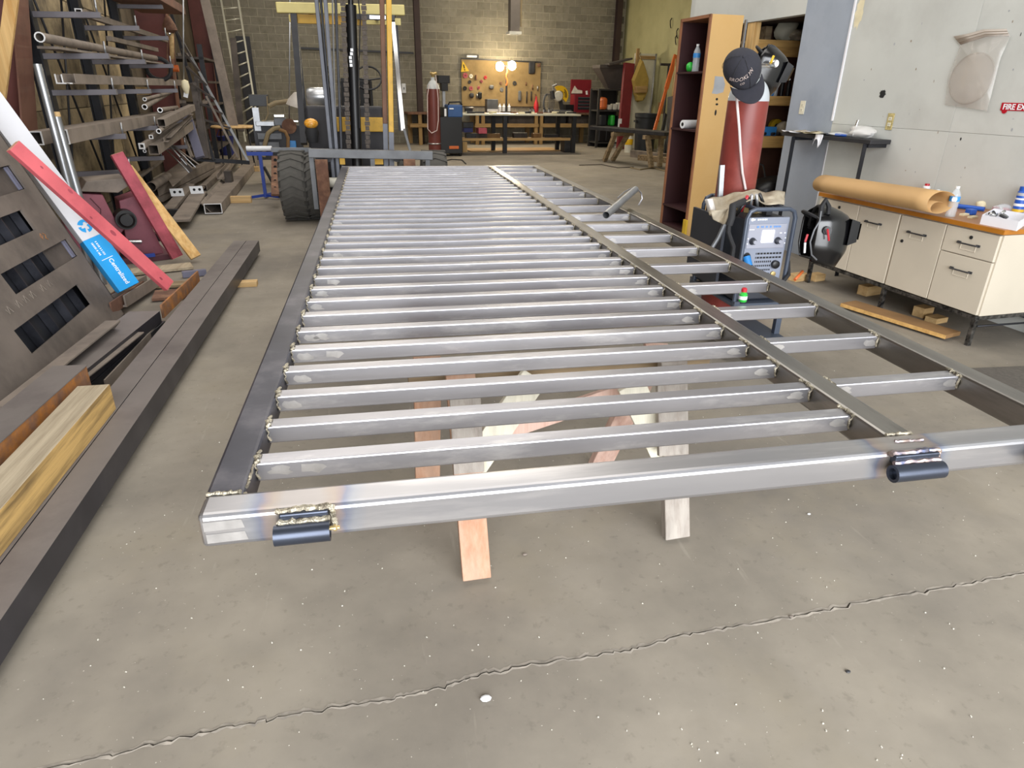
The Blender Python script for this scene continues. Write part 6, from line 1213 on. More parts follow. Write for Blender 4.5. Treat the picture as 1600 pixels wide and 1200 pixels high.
lab_ = 'grinding disc hanging on the brown tool board'
DL = ('large dark red disc at the upper left', 'white disc beside the upper left red disc', 'bright red disc, upper middle', 'small dark red disc below the bright red one', 'black disc low at the left edge', 'dark red disc right of the black disc', 'small dark red disc right of two lower discs', 'dark disc below the white disc', 'grey disc left of the lamp pole, low', 'dark disc right of the lamp pole', 'small brown disc left of the lamp pole')
for (px, py, r_, mt), l_ in zip(D, DL): disc(px, py, r_, mt)['label'] = l_+' on the brown tool board'
def hang(px, py, wpx, hpx, mt, nm, label, cat='tool'):
    p = bv(px, py, vp-.05); k = 18.9/1028*.93; w_, h_ = wpx*k, hpx*k*.92; t = thing(nm, label, cat, p); q = M(); q.box(p, (w_, .06, h_), RB); q.build('body', mt, t, bevel=min(w_, h_)*.3); q = M(); q.cyl(p+V((0, 0, h_*.45)), p+V((0, 0, h_*.45))+BV_*.05, .012, n=8); q.build('hook', 'dark_metal', t)
hang(744, 121, 3, 9, 'rust_brown', 'hand_tool', 'slim brown hand tool at the upper left of the tool board'); hang(768, 136, 8, 7, 'grey_metal', 'grinder', 'grey grinder in the middle of the tool board'); hang(737, 149, 8, 8, 'dark_metal', 'grinder', 'dark grinder at the lower left of the tool board'); hang(750, 149, 7, 12, 'black_plastic', 'grinder', 'taller black grinder at the lower left of the tool board')
hang(812, 150, 6, 19, 'grey_metal', 'steel_bracket', 'tall grey bracket hanging low on the tool board', 'bracket'); hang(831, 106, 12, 22, 'dark_metal', 'face_mask', 'dark face mask hanging at the upper right of the tool board', 'mask'); hang(842, 102, 6, 6, 'rust_brown', 'clamp', 'brown clamp at the upper right corner of the tool board')
for k, (x, y, h_) in enumerate(((823, 152, 20), (830, 150, 16), (836, 155, 18), (840, 138, 8), (822, 131, 6), (832, 136, 8), (715.5+30, 150, 8))): 
    p = bv(x, y, vp-.04); hh = h_*.0165; q = M(); q.cyl(p-V((0, 0, hh/2)), p+V((0, 0, hh/2)), .018, n=8); q.build('hand_tool', random.choice(('dark_metal', 'rust_brown', 'galvanised')), None, 'slim hand tool hanging on the brown tool board', 'tool', 'slim tools on the tool board')
P = [bv(723, 95, vp-.06), bv(733, 111, vp-.06), bv(720, 112.5, vp-.06)]; q = M(); q.add(P, [(0, 1, 2)]); t = q.build('yellow_sign', 'yellow_plastic', None, 'yellow triangular warning sign at the top left of the tool board', 'sign', solid=.01)
q = M(); q.bar(P[0].lerp((P[1]+P[2])/2, .35)-BV_*.012, P[0].lerp((P[1]+P[2])/2, .70)-BV_*.012, .03, .008, BV_); q.cyl(P[0].lerp((P[1]+P[2])/2, .84)-BV_*.012, P[0].lerp((P[1]+P[2])/2, .84)-BV_*.02, .018, n=10); q.build('sign_mark', 'ink', t)
A_, B_ = bv(729, 88, vp-.06), bv(745, 88.5, vp-.06); q = M(); q.bar(A_, B_, .09, .06); t = q.build('strip_lamp', 'white_plastic', None, 'short white strip lamp on top of the tool board', 'lamp', bevel=.008); q = M(); q.bar(B_, B_+BU_*.05, .1, .1); q.build('end_cap', 'dark_metal', t)
def bbench(px, py, w_, h_, d_, mt, nm, label, cat, z=None, v=None, bev=.01):
    v = v or vb+.3; u = uvz(bv(px, py, v))[0]; z = zbA if z is None else z; p = B(u, v, z); q = M(); q.box(p+V((0, 0, h_/2)), (w_, d_, h_), RB); return q.build(nm, mt, None, label, cat, bevel=bev), p
o, p = bbench(768, 158, .34, .36, .3, 'grey_metal', 'metal_container', 'brown-grey metal container on the workbench left of the lamp pole', 'container'); q = M(); bbox(q, uvz(p)[0]-.17, uvz(p)[0]+.17, vb+.14, vb+.15, zbA+.02, zbA+.09); q.build('label', 'white_plastic', o)
o, p = bbench(732, 160, .22, .16, .2, 'dark_metal', 'small_vise', 'small dark vise at the left end of the workbench', 'vise'); q = M(); q.cyl(p+V((-.12, -.1, .12)), p+V((.14, -.1, .12)), .02, n=8); q.build('screw', 'galvanised', o)
def lath(px, prof, mts, nm, label, cat, z=None, v=None):
    v = v or vb+.3; u = uvz(bv(px, 160, v))[0]; p = B(u, v, zbA if z is None else z); t = thing(nm, label, cat, p)
    for nm2, pr, mt in zip(('body', 'cap', 'band'), prof, mts): q = M(); q.lathe(pr, p, n=14); q.build(nm2, mt, t)
for px, lab in ((781, 'white bottle nearest the metal container on the back workbench'), (787.5, 'white bottle in the middle of three on the back workbench'), (795.5, 'white bottle nearest the lamp pole on its right')): lath(px, ([(0, 0), (.05, 0), (.05, .16), (.02, .2)], [(0, .19), (.025, .19), (.025, .24), (0, .24)]), ('white_plastic', 'white_plastic'), 'white_bottle', lab, 'bottle')
lath(838, ([(0, 0), (.07, 0), (.075, .22), (.03, .34), (.02, .40)], [(0, .39), (.025, .39), (.015, .46), (0, .46)]), ('red_plastic', 'red_plastic'), 'red_bottle', 'red squeeze bottle on the back workbench beside the wire coils', 'bottle', v=vb+.15)
t = thing('wire_coil', 'loose grey wire coils on the back workbench beside the yellow saw', 'wire', B(uvz(bv(856, 160, vb+.2))[0], vb+.2, zbA))
for k in range(4):
    c = B(uvz(bv(853+2*k, 150, vb+.2))[0], vb+.15+.03*k, zbA+.27); q = M(); q.path([c + BU_*(.10+.02*k)*math.cos(a_*.3142) + V((0, 0, .26*math.sin(a_*.3142))) for a_ in range(20)], .012, 6, closed=True); q.build('loop', 'grey_metal', t)
for k, px in enumerate((829, 834, 850, 858)): lath(px, ([(0, 0), (.04, 0), (.035, .09), (0, .1)], [(0, .1), (.02, .1), (.02, .13), (0, .13)]), ('galvanised', 'dark_metal'), 'metal_fitting', ('first shiny fitting right of the tool board tools on the back workbench', 'shiny fitting just left of the red squeeze bottle', 'shiny fitting left of the wire coils', 'shiny fitting right of the wire coils')[k], 'fitting', v=vb+.06); 
# chop saw
vsw = vb+.05; p = B(uvz(bv(878, 170, vsw))[0], vsw, zbB); sw = thing('chop_saw', 'chop saw with yellow blade guard on the back workbench', 'saw', p); cS = bv(875, 149, vsw)
q = M(); 
def arc(r0, r1, a0, a1, n_, th_, nm, mt, off=0):
    q = M(); P0 = []
    for r in (r0, r1): P0.append([cS + BU_*r*math.cos(a0+(a1-a0)*k/n_) + V((0, 0, r*math.sin(a0+(a1-a0)*k/n_))) - BV_*off for k in range(n_+1)])
    a, b = P0; back = BV_*th_; vsx = a+b+[x+back for x in a]+[x+back for x in b]; m_ = n_+1; fs = []
    for k in range(n_): fs += [(k, k+1, m_+k+1, m_+k), (2*m_+k+1, 2*m_+k, 3*m_+k, 3*m_+k+1), (m_+k, m_+k+1, 3*m_+k+1, 3*m_+k), (k+1, k, 2*m_+k, 2*m_+k+1)]
    fs += [(0, m_, 3*m_, 2*m_), (m_-1, 2*m_-1, 4*m_-1, 3*m_-1)]; q.add(vsx, fs); q.build(nm, mt, sw)
arc(.13, .27, -.75, 2.15, 20, .08, 'blade_guard', 'saw_yellow'); arc(.20, .22, -.3, .9, 10, .02, 'guard_slot', 'ink', .01); arc(.16, .18, -.3, .7, 10, .02, 'guard_slot', 'ink', .01)
q = M(); q.lathe([(0, 0), (.13, 0), (.15, .03), (.12, .06), (0, .07)], cS-BU_*.06-V((0, 0, .02)), -BV_, 20); q.build('motor_cover', 'bucket_white', sw)
q = M(); bbox(q, uvz(p)[0]-.25, uvz(p)[0]+.3, vsw-.05, vsw+.4, zbB, zbB+.07); q.build('base', 'grey_metal', sw, bevel=.01)
q = M(); q.bar(p+V((.05, .1, .05)), cS+BV_*.1, .12, .1); q.build('arm', 'dark_metal', sw); q = M(); q.cyl(cS-BU_*.2-V((0, 0, .1)), cS-BU_*.27+V((0, 0, .12)), .07, n=12); q.build('motor', 'dark_metal', sw)
q = M(); q.path([cS-BU_*.2+V((0, 0, .1)), cS-BU_*.25+V((0, 0, .26)), cS-BU_*.12+V((0, 0, .3))], .03, 8); q.build('handle', 'galvanised', sw)
o, p = bbench(888, 165, .3, .22, .3, 'black_plastic', 'black_case', 'black case on the back workbench between saw and red toolbox', 'case', zbB)
# red toolbox with lid up
vx = vb+.10; a_, b_ = bv(897, 173, vx), bv(930, 148, vx); u0, u1, z0, z1 = uvz(a_)[0], uvz(b_)[0], zbB, b_.z
tb = thing('red_toolbox', 'red toolbox with raised lid and black drawers on the back workbench', 'toolbox', B((u0+u1)/2, vx+.2, z0)); q = M(); bbox(q, u0, u1, vx, vx+.4, z0, z1); q.build('body', 'toolbox_red', tb, bevel=.01)
for k in range(4):
    zz1 = z1-.07-(z1-z0-.14)*k/4; zz0 = zz1-(z1-z0-.14)/4+.02; q = M(); bbox(q, u0+.11, u1-.05, vx-.015, vx+.005, zz0, zz1); d_ = q.build('drawer', 'dark_green_bin', tb); q = M(); bbox(q, u0+.12, u1-.06, vx-.025, vx-.015, zz1-.02, zz1-.005); q.build('pull', 'grey_metal', d_)
la, lb_ = bv(892, 124, vx+.38), bv(924, 126, vx+.38); q = M(); bbox(q, uvz(la)[0], uvz(lb_)[0], vx+.36, vx+.40, z1, la.z); q.build('lid', 'toolbox_red', tb, bevel=.008)
P = [bv(x, y, vx+.34) for x, y in ((893, 144), (898, 134), (902, 140), (909.5, 141.5), (909.5, 146), (893, 146))]; q = M(); q.add(P, [tuple(range(6))]); q.build('white_rag', 'bucket_white', None, 'white cloth hanging inside the raised lid of the red toolbox', 'cloth', solid=.02)
q = M(); q.bar(bv(917, 148, vx+.1), bv(916.5, 142, vx+.1), .05, .04, BV_); q.build('white_marker', 'white_plastic', None, 'small white marker standing on the red toolbox', 'marker')
# work lamp on the bench
vl0 = vb+.25; pl_ = B(uvz(bv(791, 170, vl0))[0], vl0, zbA)
wl_ = thing('work_lamp', 'double work lamp shining white on an orange pole at the back workbench', 'work lamp', pl_); hp1, hp2 = bv(781, 104, vl0-.1), bv(800, 102.5, vl0-.1); tpz = bv(791, 103, vl0).z
q = M(); q.cyl(pl_, V((pl_.x, pl_.y, tpz)), .03, n=12); q.build('pole', 'dark_metal', wl_); q = M(); pz = bv(791.5, 112, vl0-.02); q.path([V((pl_.x+.02*math.sin(k*1.3), pl_.y-.04, tpz-.05-k*.06)) for k in range(9)], .022, 8); q.build('cord', 'orange_paint', wl_)
q = M(); q.cyl(pl_, pl_+V((0, 0, .03)), .18, n=16); q.build('base', 'dark_metal', wl_); q = M(); q.bar(V((hp1.x, pl_.y, tpz)), V((hp2.x, pl_.y, tpz)), .04, .04); q.build('cross_bar', 'dark_metal', wl_)
for hp in (hp1, hp2):
    q = M(); q.box(hp+BV_*.06, (.24, .10, .20), RB); hd = q.build('lamp_head', 'yellow_plastic', wl_, bevel=.02); q = M(); q.lathe([(0, 0), (.09, .004), (.125, .02), (.125, .04), (0, .04)], hp+BV_*.03, -BV_, 20); q.build('lamp_glass', 'lamp_white', hd)
    l = bpy.data.lights.new('work_lamp_light', 'POINT'); l.energy = 30; l.color = (1, .83, .55); l.shadow_soft_size = .1; lo_ = bpy.data.objects.new('work_lamp_light', l); COL.objects.link(lo_); lo_.location = hp-BV_*.12
    l = bpy.data.lights.new('work_lamp_light', 'POINT'); l.energy = 14; l.color = (1, .83, .55); l.shadow_soft_size = .1; lo_ = bpy.data.objects.new('work_lamp_light', l); COL.objects.link(lo_); lo_.location = hp+BV_*.25+V((0, 0, .18))
# gas cylinder and welder on the floor left of the table
p = fz(690, 245, 0)+V((0, .12, 0)); yc = p.y; Rg = (fy(697, 200, yc).x-fy(679, 200, yc).x)/2*.98*.5*2/2*1.0; Rg = .5*(fy(688.5, 200, yc).x-fy(669, 200, yc).x); px_ = fy(678.5, 200, yc).x; zsh = fy(678, 139, yc).z; p = V((px_, yc, 0))
gc2 = thing('gas_cylinder', 'tall dark red gas cylinder with hose standing beside the blue topped welder', 'gas cylinder', p)
q = M(); q.lathe([(0, 0), (Rg*.95, 0), (Rg, .03), (Rg, zsh)], p, n=24); q.build('body', 'maroon_cylinder', gc2); q = M(); q.lathe([(Rg, zsh), (Rg*.9, zsh+.08), (Rg*.55, zsh+.16), (Rg*.3, zsh+.19), (Rg*.3, zsh+.25), (0, zsh+.25)], p, n=24); q.build('shoulder', 'tank_grey', gc2)
q = M(); q.cyl(p+V((0, 0, zsh+.25)), p+V((0, 0, zsh+.36)), .03, n=10); q.cyl(p+V((-.06, -.03, zsh+.33)), p+V((.1, -.03, zsh+.33)), .035, n=10); q.build('valve', 'brass', gc2)
q = M(); q.path([p+V((a_, -Rg-.02, b_)) for a_, b_ in ((.06, zsh+.3), (.10, zsh-.2), (.09, zsh*.55), (.05, zsh*.40), (-.08, zsh*.36), (-.17, zsh*.42), (-.15, zsh*.9), (-.1, zsh+.1))], .010, 6); q.build('hose', 'hose_white', gc2)
q = M(); q.path([p+V((Rg*1.05*math.cos(a_), Rg*1.05*math.sin(a_), .30)) for a_ in [k*.3927 for k in range(16)]], .014, 6, closed=True); q.build('chain', 'galvanised', gc2)
vc = uvz(fz(705, 245, 0))[1]+.1
def fb(px0, py0, px1, py1, v, d_, mt, nm, par=None, bev=.01, lab=None):
    a_, b_ = bv(px0, py1, v), bv(px1, py0, v); ua_, ub_ = uvz(a_)[0], uvz(b_)[0]; q = M(); bbox(q, ua_, ub_, v, v+d_, max(0, a_.z), b_.z); return q.build(nm, mt, par, lab, bevel=bev)
bw_ = thing('cart_welder', 'blue topped welder on a black cabinet cart at the back', 'welder', B(uvz(bv(706, 240, vc))[0], vc+.3)); cab = fb(689, 183, 722, 240, vc, .6, 'black_plastic', 'cabinet', bw_); fb(702, 228, 717, 233, vc-.01, .02, 'orange_paint', 'red_badge', bw_); bx = fb(700, 164, 723, 184, vc+.02, .5, 'welder_blue', 'power_unit', bw_, .03); fb(693, 168, 700, 184, vc+.02, .5, 'black_plastic', 'front_panel', bw_); fb(694.5, 170, 697.5, 182, vc, .02, 'white_plastic', 'display', bw_); chp = fb(702, 169, 709, 171, vc+.01, .02, 'white_print', 'print', bw_)
q = M(); q.path([bv(x, y, vc+.05) for x, y in ((700, 165), (702, 160), (718, 159), (722, 164))], .02, 6); q.build('handle', 'black_plastic', bw_)
for px in (692, 719): p = bv(px, 242, vc+.1); q = M(); q.lathe([(0, -.03), (.09, -.03), (.09, .03), (0, .03)], V((p.x, p.y, .09)), BU_, 14); q.build('wheel', 'black_rubber', bw_)
p = bv(691, 125, vc+.5); t = thing('drill_press', 'black drill press head on the wall bench behind the dark red cylinder', 'drill press', B(uvz(p)[0], vb+.4, 0)); fb(685, 118, 703, 130, vb, .4, 'black_plastic', 'head', t); fb(690, 130, 700, 142, vb, .3, 'black_plastic', 'motor', t); fb(692, 142, 696, 178, vb+.1, .1, 'galvanised', 'column', t); fb(684, 174, 704, 178, vb, .4, 'dark_metal', 'base', t)
q = M(); q.bar(bv(680, 183, vb-.02), bv(690, 183, vb-.02), .9, .05); q.build('shelf', 'dark_metal', t)
o = fb(724, 191, 740, 200, vT+.4, .5, 'dark_metal', 'black_tray', None); o['label'] = 'black tray on the floor stand left of the wooden workbench'; o['category'] = 'tray'
o = fb(725, 199, 739, 207, vT+.45, .4, 'navy', 'blue_crate', None); o['label'] = 'blue crate below the black tray'; o['category'] = 'crate'
o = fb(748, 200, 761, 209, vT+.15, .35, 'red_stain_dark', 'red_box', None); o['label'] = 'red and white box on the lower shelf at the left of the long table'; o['category'] = 'box'
o = fb(723, 222, 730, 238, vT-.05, .1, 'bench_wood_z', 'wood_post', None); o['label'] = 'short wood post on the floor at the left end of the long table'; o['category'] = 'post'
q = M(); q.box(B(uvz(fz(790, 231, 0))[0], vT+1.2, .012), (2.6, 1.0, .02), RB); q.build('cardboard_sheet', 'kraft', None, 'tan cardboard sheet on the floor under the long steel table', 'cardboard')
q = M(); q.box(B(uvz(fz(800, 239, 0))[0], vT-.1, .006), (3.4, .5, .012), RB); q.build('rubber_mat', 'mat_dark', None, 'dark rubber mat on the floor in front of the long table', 'mat')
o = fb(882, 218, 893, 238, vT+.25, .35, 'dark_metal', 'grey_drum', None); o['label'] = 'dark grey drum under the right end of the long table'; o['category'] = 'drum'
q = M(); q.path([fz(x, y, .012) for x, y in ((672, 248), (690, 252), (706, 249), (722, 250), (728, 256))], .012, 6); q.build('floor_cable', 'black_rubber', None, 'black cable lying on the floor in front of the cart welder', 'cable')
# block wall switch, rod and ceiling duct
p = bv(631, 138, VB-.04); q = M(); q.box(p, (.12, .06, .26), RB); t = q.build('wall_switch', 'white_plastic', None, 'white switch box on the block wall right of the forklift', 'switch', bevel=.01); q = M(); q.box(p-BV_*.04, (.03, .03, .06), RB); q.build('lever', 'grey_metal', t)
q = M(); q.bar(bv(470, 75, VB-.05), bv(646, 83, VB-.05), .05, .05); q.build('wall_conduit', 'dark_metal', None, 'dark conduit running along the block wall behind the forklift', 'conduit')
a_, b_ = bv(803, -30, 16.5), bv(803, 50, 16.5); dc = thing('hanging_duct', 'grey square duct hanging from the ceiling above the work lamp', 'duct', b_); q = M(); q.htube(a_+V((0, 0, 3)), b_, .22, .22, .01, BV_); q.build('shaft', 'duct', dc); q = M(); q.htube(b_+V((0, 0, .005)), b_-V((0, 0, .05)), .29, .29, .04, BV_); q.build('flange', 'bucket_white', dc)
q = M(); q.path([B(uvz(a_)[0]+.16, 16.45, b_.z+.1+k*.12) for k in range(30)], [.022 if k % 2 else .030 for k in range(30)], 6); q.build('flex_hose', 'hose_brown', dc)
# ---------------- right rear corner
vr = 19.2
sr2 = thing('dark_shelving', 'dark shelving with orange and green goods in the back right corner', 'shelves', B(uvz(bv(950, 220, vr))[0], vr+.3)); a_, b_ = uvz(bv(933, 200, vr))[0], uvz(bv(972, 200, vr))[0]
zt_ = uvz(bv(950, 139, vr))[2]
for u in (a_, b_): 
    for v in (vr, vr+.6): q = M(); bbox(q, u-.03, u+.03, v-.03, v+.03, 0, zt_); q.build('post', 'dark_shelf', sr2)
SZ = [uvz(bv(950, py, vr))[2] for py in (139, 172, 197, 222)]
for z in SZ: q = M(); bbox(q, a_, b_, vr-.03, vr+.63, z-.04, z); q.build('shelf_board', 'dark_shelf', sr2)
q = M(); bbox(q, a_, b_, vr+.62, vr+.64, 0, zt_); q.build('back', 'dark_shelf', sr2)
def onS(px, k, w_, h_, mt, nm, label, cat, bev=.03): u = uvz(bv(px, 180, vr+.2))[0]; q = M(); bbox(q, u-w_/2, u+w_/2, vr+.03, vr+.3, SZ[k], SZ[k]+h_); return q.build(nm, mt, None, label, cat, bevel=bev)
onS(940, 1, .22, .34, 'orange_paint', 'orange_case', 'orange case on the dark shelving in the back right corner', 'case', .08)
for k, px in enumerate((949, 957, 965)): onS(px, 1, .13, .14+.03*k, 'bucket_white', 'white_pot', ('leftmost white pot beside the orange case', 'middle white pot on the dark shelving', 'rightmost white pot by the red post')[k], 'pot')
onS(955, 2, .14, .3, 'green_plastic', 'green_bottle', 'green bottle on the second shelf of the dark shelving', 'bottle', .05); onS(940, 2, .2, .3, 'dark_green_bin', 'dark_box', 'dark box left of the green bottle on the dark shelving', 'box'); onS(967, 2, .18, .28, 'dark_green_bin', 'dark_box', 'dark box right of the green bottle on the dark shelving', 'box')
for k, px in enumerate((940, 951, 962)): onS(px, 3, .25, .42, 'black_plastic', 'black_crate', ('black crate at the left foot of the dark shelving', 'black crate in the middle foot of the dark shelving', 'black crate at the foot of the dark shelving by the bucket')[k], 'crate')
hpz = [bv(x, y, vr+.2) for x, y in ((937, 102), (984, 100), (978, 112), (972, 133), (950, 134), (941, 112))]
hq = thing('hopper', 'dark sheet metal hopper standing on top of the dark shelving', 'hopper', B(uvz(bv(960, 135, vr+.2))[0], vr+.3, zt_)); A1, B1_, C1, D1 = bv(937, 106, vr), bv(982, 106, vr), bv(972, 134, vr+.15), bv(951, 136, vr+.15)
D1.z = C1.z = zt_+.01; q = M(); bk_ = BV_*.55; bk2 = BV_*.25; q.add([A1, B1_, C1, D1, A1+bk_, B1_+bk_, C1+bk2, D1+bk2], [(0, 1, 2, 3), (4, 7, 6, 5), (0, 3, 7, 4), (1, 5, 6, 2), (2, 6, 7, 3)]); q.build('funnel', 'hopper', hq, solid=.01)
q = M(); q.bar((A1+A1+bk_)/2+V((0, 0, .04)), (B1_+B1_+bk_)/2+V((0, 0, .04)), .58, .08); q.build('rim', 'hopper', hq); q = M(); q.bar(bv(948, 101, vr), bv(984, 92, vr), .4, .05); q.build('lid', 'hopper', hq)
def lean(px0, py0, px1, py1, v0, v1, w_, th_, mt, nm, label, cat): A_, B_ = bv(px0, py0, v0), bv(px1, py1, v1); A_ = B_+(A_-B_)*((B_.z-.02)/(B_.z-A_.z)); q = M(); q.bar(A_, B_, w_, th_, -BV_); return q.build(nm, mt, None, label, cat, bevel=.006)
rp2 = lean(972, 222, 983, 99, 18.6, 18.9, .30, .12, 'red_post', 'red_post', 'dark red post leaning beside the dark shelving', 'post')
q = M(); q.box(bv(968.5, 192, 18.62), (.10, .02, .22), RB); q.build('white_card', 'white_plastic', rp2, 'small white card')
a_, b_ = bv(986, 222, 18.9), bv(1018, 84, 18.9); dw = thing('white_door', 'old white door panel standing at the olive wall behind the hanging bag', 'door', B(uvz(a_)[0]+.25, 18.9)); u0, u1 = uvz(bv(985, 180, 18.9))[0], uvz(bv(1017, 180, 18.9))[0]; q = M(); bbox(q, u0, u1, 18.9, 18.95, .0, b_.z); q.build('leaf', 'door_white', dw, bevel=.005); q = M(); bbox(q, u0+.1, u0+.62, 18.86, 18.9, b_.z-.14, b_.z-.06); q.build('batten', 'bench_wood', dw); q = M(); bbox(q, u0+.02, u0+.1, 18.85, 18.9, b_.z-.5, b_.z+.12); q.build('post', 'bench_wood_z', dw); q = M(); q.cyl(B(u1-.06, 18.87, .1), B(u1-.02, 18.87, b_.z), .025, n=8); q.build('pipe', 'galvanised', dw)
vbg = 18.75; hb_ = thing('hanging_bag', 'yellow-brown canvas tool bag hanging on the white door', 'tool bag', bv(1001, 160, vbg))
def poly(pts_, th_, mt, nm, par): q = M(); P = [bv(x, y, vbg) for x, y in pts_]; n_ = len(P); q.add([p+BV_*.03 for p in P]+[P[k]*.85+sum(P, V())/n_*.15-BV_*th_ for k in range(n_)], [tuple(range(n_)), tuple(range(n_, 2*n_))]+[(k, (k+1) % n_, n_+(k+1) % n_, n_+k) for k in range(n_)]); q.build(nm, mt, par, bevel=.01)
poly([(1001, 90), (1005, 95), (1013, 122), (1011, 145), (1006, 157), (996, 160), (990, 148), (987, 125)], .10, 'canvas', 'sack', hb_); poly([(989, 134), (1010, 134), (1008, 146), (990, 146)], .17, 'bench_wood', 'pocket', hb_); poly([(991, 148), (1004, 148), (1002, 158), (993, 158)], .15, 'canvas', 'pocket', hb_); q = M(); q.path([bv(1001, 92, vbg-.05), bv(999, 86, vbg+.05), bv(1001, 82, vbg+.1)], .012, 6); q.build('strap', 'hose_brown', hb_)
p = B(uvz(bv(1009, 200, 17.8))[0], 17.8, 0); bn = thing('black_bin', 'black round rubbish bin with rim behind the dark steel table', 'bin', p); zt_ = bv(1009, 177, 17.8).z; rr = (uvz(bv(1026, 177, 17.8))[0]-uvz(bv(992, 177, 17.8))[0])/2; q = M(); q.lathe([(0, 0), (rr*.8, 0), (rr*.95, zt_-.12), (rr, zt_-.1), (rr, zt_), (rr*.9, zt_), (rr*.85, zt_-.1)], p, n=24); q.build('shell', 'dark_green_bin', bn)
for s_ in (-1, 1): q = M(); q.box(p+BU_*s_*rr*.98+V((0, 0, zt_-.2)), (.06, .14, .05), RB); q.build('handle', 'dark_green_bin', bn)
def toolpole(a2, b2, v0, v1, r, mt, label, head=None):
    A_, B_ = bv(*a2, v0), bv(*b2, v1); A_.z = max(A_.z, .03); t = thing('long_tool', label, 'tool', A_); q = M(); q.cyl(A_, B_, r, n=10); q.build('handle', mt, t)
    if head: q = M(); q.bar(B_-BU_*head, B_+BU_*head*.3, .05, .06); q.build('head', 'dark_metal', t)
A_, B_ = bv(1022, 205, 17.0), bv(1056, 86, 17.4); t = thing('orange_bar', 'long orange painted bar leaning at the olive wall', 'bar', A_); mid_ = A_.lerp(B_, .56); q = M(); q.bar(A_, mid_, .07, .05, -BV_); q.build('lower_length', 'orange_paint', t); q = M(); q.bar(mid_, B_, .11, .05, -BV_); q.build('upper_length', 'orange_paint', t)
toolpole((1034, 215), (1045, 101), 17.4, 17.7, .025, 'dark_metal', 'dark push broom upside down against the olive wall', .25); toolpole((1044, 215), (1056, 92), 17.0, 17.3, .018, 'bench_wood_z', 'thin wooden handle beside the orange bar')
for k, (x0, x1, mt, lab) in enumerate(((1030, 1040, 'black_steel', 'black frame leg leaning under the orange bar'), (1034, 1046, 'galvanised', 'pale bar in the black frame under the orange bar'), (1040, 1050, 'black_steel', 'second black bar near the bookcase'))): lean(x0, 232, x1, 178, 16.6, 17.2, .08, .05, mt, 'leaning_bar', lab, 'steel bar')
lean(1052, 230, 1062, 105, 16.4, 16.9, .25, .04, 'paint_olive', 'olive_board', 'olive board leaning on the olive wall beside the bookcase', 'board'); lean(1057, 240, 1059, 150, 15.6, 15.7, .4, .3, 'dark_metal', 'dark_case', 'dark tall case behind the bookcase', 'case')
o = fb(1028, 160, 1040, 178, 18.2, .05, 'medium_brown', 'brown_board', None); o['label'] = 'brown board low on the olive wall behind the black bin'; o['category'] = 'board'
# table on timber trestle legs
vt = 14.3; A_, B_ = bv(934, 200, 15.6), bv(1052, 209, 13.2); zt3 = (A_.z+B_.z)/2; A_.z = B_.z = zt3
tt = thing('trestle_table', 'low dark steel table on crossed timber legs near the bookcase', 'table', (A_+B_)/2*1 - V((0, 0, zt3))); q = M(); q.bar(A_, B_, .5, .07); q.build('top', 'dark_metal', tt, bevel=.005)
for f in (.36, .78):
    c = A_.lerp(B_, f); dx_ = (B_-A_).normalized(); sd = dx_.cross(Z3)
    for s_ in (-1, 1):
        q = M(); q.bar(c+sd*s_*.2-V((0, 0, .05)), V((c.x, c.y, .03))+sd*s_*.12+dx_*(-.42 if f < .5 else .12), .07, .1, sd); q.build('leg', 'pine_old', tt)
    q = M(); q.bar(c-sd*.3+V((0, 0, -.09)), c+sd*.3+V((0, 0, -.09)), .09, .08); q.build('crosspiece', 'pine_old', tt)
for k, (x0, x1, y, sz, lab) in enumerate(((1000, 1060, 246, .12, 'dusty timber lying on the floor behind the trestle table'), (990, 1040, 240, .16, 'grey box section on the floor behind the trestle table'))): A_, B_ = fz(x0, y, sz/2), fz(x1, y+6, sz/2); q = M(); q.bar(A_, B_, sz*1.5, sz); q.build('floor_timber', 'pine_old' if k == 0 else 'dusty_steel', None, lab, 'timber')
p = fz(964, 230, 0); t = thing('white_bucket', 'white plastic bucket on the floor beside the black crates', 'bucket', p); q = M(); q.lathe([(0, 0), (.13, 0), (.155, .36), (.165, .37), (.165, .39), (.15, .39), (.14, .34)], p, n=20); q.build('shell', 'bucket_white', t); q = M(); q.path([p+V((-.16, 0, .37)), p+V((-.10, -.1, .22)), p+V((.1, -.1, .22)), p+V((.16, 0, .37))], .008, 6); q.build('handle', 'galvanised', t)
p = fz(981, 238, 0); t = thing('yellow_jug', 'white jug with yellow band on the floor beside the bucket', 'jug', p); q = M(); q.lathe([(0, 0), (.1, 0), (.11, .2), (.11, .36), (.04, .46), (.035, .56), (0, .56)], p, n=18); q.build('body', 'bucket_white', t); q = M(); q.lathe([(.113, .2), (.116, .21), (.116, .34), (.113, .35)], p, n=18); q.build('band', 'saw_yellow', t)
q = M(); q.path([fz(x, y, .012) for x, y in ((985, 262), (1000, 265), (1020, 262), (1042, 268), (1052, 270))], .014, 6); q.build('floor_hose', 'hose_brown', None, 'thin hose on the floor in front of the trestle table', 'hose')
q = M(); q.path([fz(x, y, .012) for x, y in ((905, 258), (940, 257), (965, 262), (990, 261))], .01, 6); q.build('floor_hose', 'dusty_dark', None, 'dark cord on the floor left of the trestle table', 'cord')
# hooks on the olive wall
for k, (x, y) in enumerate(((1049, 36), (1059, 52), (1057, 62))): p = bu(x, y, URF-.03); q = M(); q.path([p+V((0, 0, .12)), p+V((-.03, .02, .05)), p+V((-.03, -.02, -.06)), p+V((.0, 0, -.12))], .014, 6); q.build('wall_hook', 'ink', None, 'black hook on the olive wall above the orange bar', 'hook', 'hooks on the olive wall')
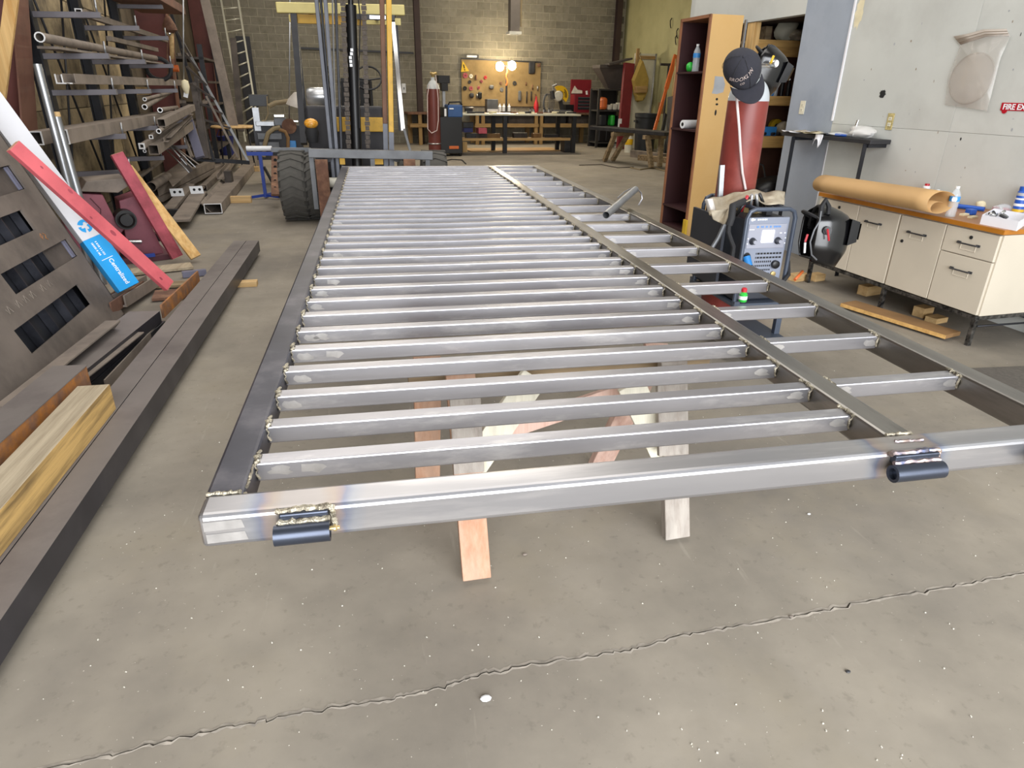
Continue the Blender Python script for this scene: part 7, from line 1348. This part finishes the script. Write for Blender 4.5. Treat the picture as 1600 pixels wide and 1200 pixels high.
# chain hoist hanging on the left by the second column
ch = thing('chain_hoist', 'rusty chain hoist hanging before the dark red column', 'hoist', bv(265, 130, 12.6)); vh = 12.6
q = M(); q.path([bv(264, -40, vh), bv(264, 28, vh)], .008, 6); q.build('rope', 'hose_brown', ch); q = M(); q.lathe([(.02, .12), (.05, .08), (.09, 0), (.11, -.08), (.05, -.12), (0, -.12)], bv(264, 38, vh), Z3, 14); q.build('hoist_body', 'rust_brown', ch)
for x0, x1, y1 in ((262, 263, 120), (271, 275, 105)): q = M(); q.path([bv(x0, 48, vh), bv((x0+x1)/2-1, 80, vh), bv(x1, y1, vh)], .012, 6); q.build('chain', 'rust_brown', ch)
q = M(); q.cyl(bv(269, 92, vh), bv(268, 52, vh), .035, n=10); q.build('pipe_hook', 'pine', ch); q = M(); q.ball(bv(265, 52, vh), .05, 12); q.build('hook_ball', 'chrome', ch); q = M(); q.cyl(bv(264, 107, vh), bv(279, 107, vh), .05, n=12); q.build('bottom_block', 'orange_paint', ch)
q = M(); q.cyl(bv(286, -30, 12.0), bv(287, 128, 12.0), .012, n=8); t = q.build('pull_cord', 'galvanised', None, 'thin pale pull cord hanging left of the triangular frame', 'cord'); q = M(); q.lathe([(0, 0), (.05, -.02), (.06, -.1), (.03, -.2), (0, -.2)], bv(288, 124, 12.0), Z3, 12); q.build('bulb_cage', 'cream', t); q = M(); q.bar(bv(292, 140, 12.0), bv(290, 152, 12.0), .06, .04, BV_); q.build('tag', 'white_plastic', t)
q = M(); bbox(q, *(uvz(bv(214, 148, 11))[0], uvz(bv(231, 140, 11))[0]), 11, 11.15, uvz(bv(220, 148, 11))[2], uvz(bv(220, 136, 11))[2]); q.build('tan_block', 'pine', None, 'small tan wooden block on the rack near the third upright', 'wood block')
c = bv(248, 108, 11.4); q = M(); q.path([c+BU_*.16*math.cos(k*.3927)+V((0, 0, .14*math.sin(k*.3927))) for k in range(16)], .03, 8, closed=True); q.build('cable_coil', 'black_rubber', None, 'coiled black cable on the rack near the hoist', 'cable')
# chips and scraps on the concrete
SC = [((759, 1091), .016, 'white_plastic', 'white chip on the concrete just in front of the crack'), ((820, 866), .009, 'dusty_steel', 'grey pebble between the sawhorse legs'), ((1264, 803), .007, 'white_plastic', 'white speck on the concrete below the right hinge'), ((1325, 1049), .008, 'dark_metal', 'dark crumb on the concrete at the lower right'), ((1236, 963), .008, 'dusty_steel', 'crumb of concrete beside the crack at the right')]
for (px, py), r_, mt, lab in SC: q = M(); p = fz(px, py, r_*.35); q.ball(p, (r_, r_*.7, r_*.4), 8); q.build('debris_chip', mt, None, lab, 'debris')
rnd = random.Random(3); q = M()
for k in range(260):
    px, py = rnd.uniform(0, 1600), rnd.uniform(420, 1195); p = fz(px, py, 0)
    if p.x < -1.0 or p.x > 3.4: continue
    r_ = rnd.uniform(.0012, .003); q.box(p+V((0, 0, r_*.5)), (r_*1.6, r_, r_), Matrix.Rotation(rnd.uniform(0, 3), 3, 'Z'))
q.build('grit', 'bucket_white', kind='stuff')
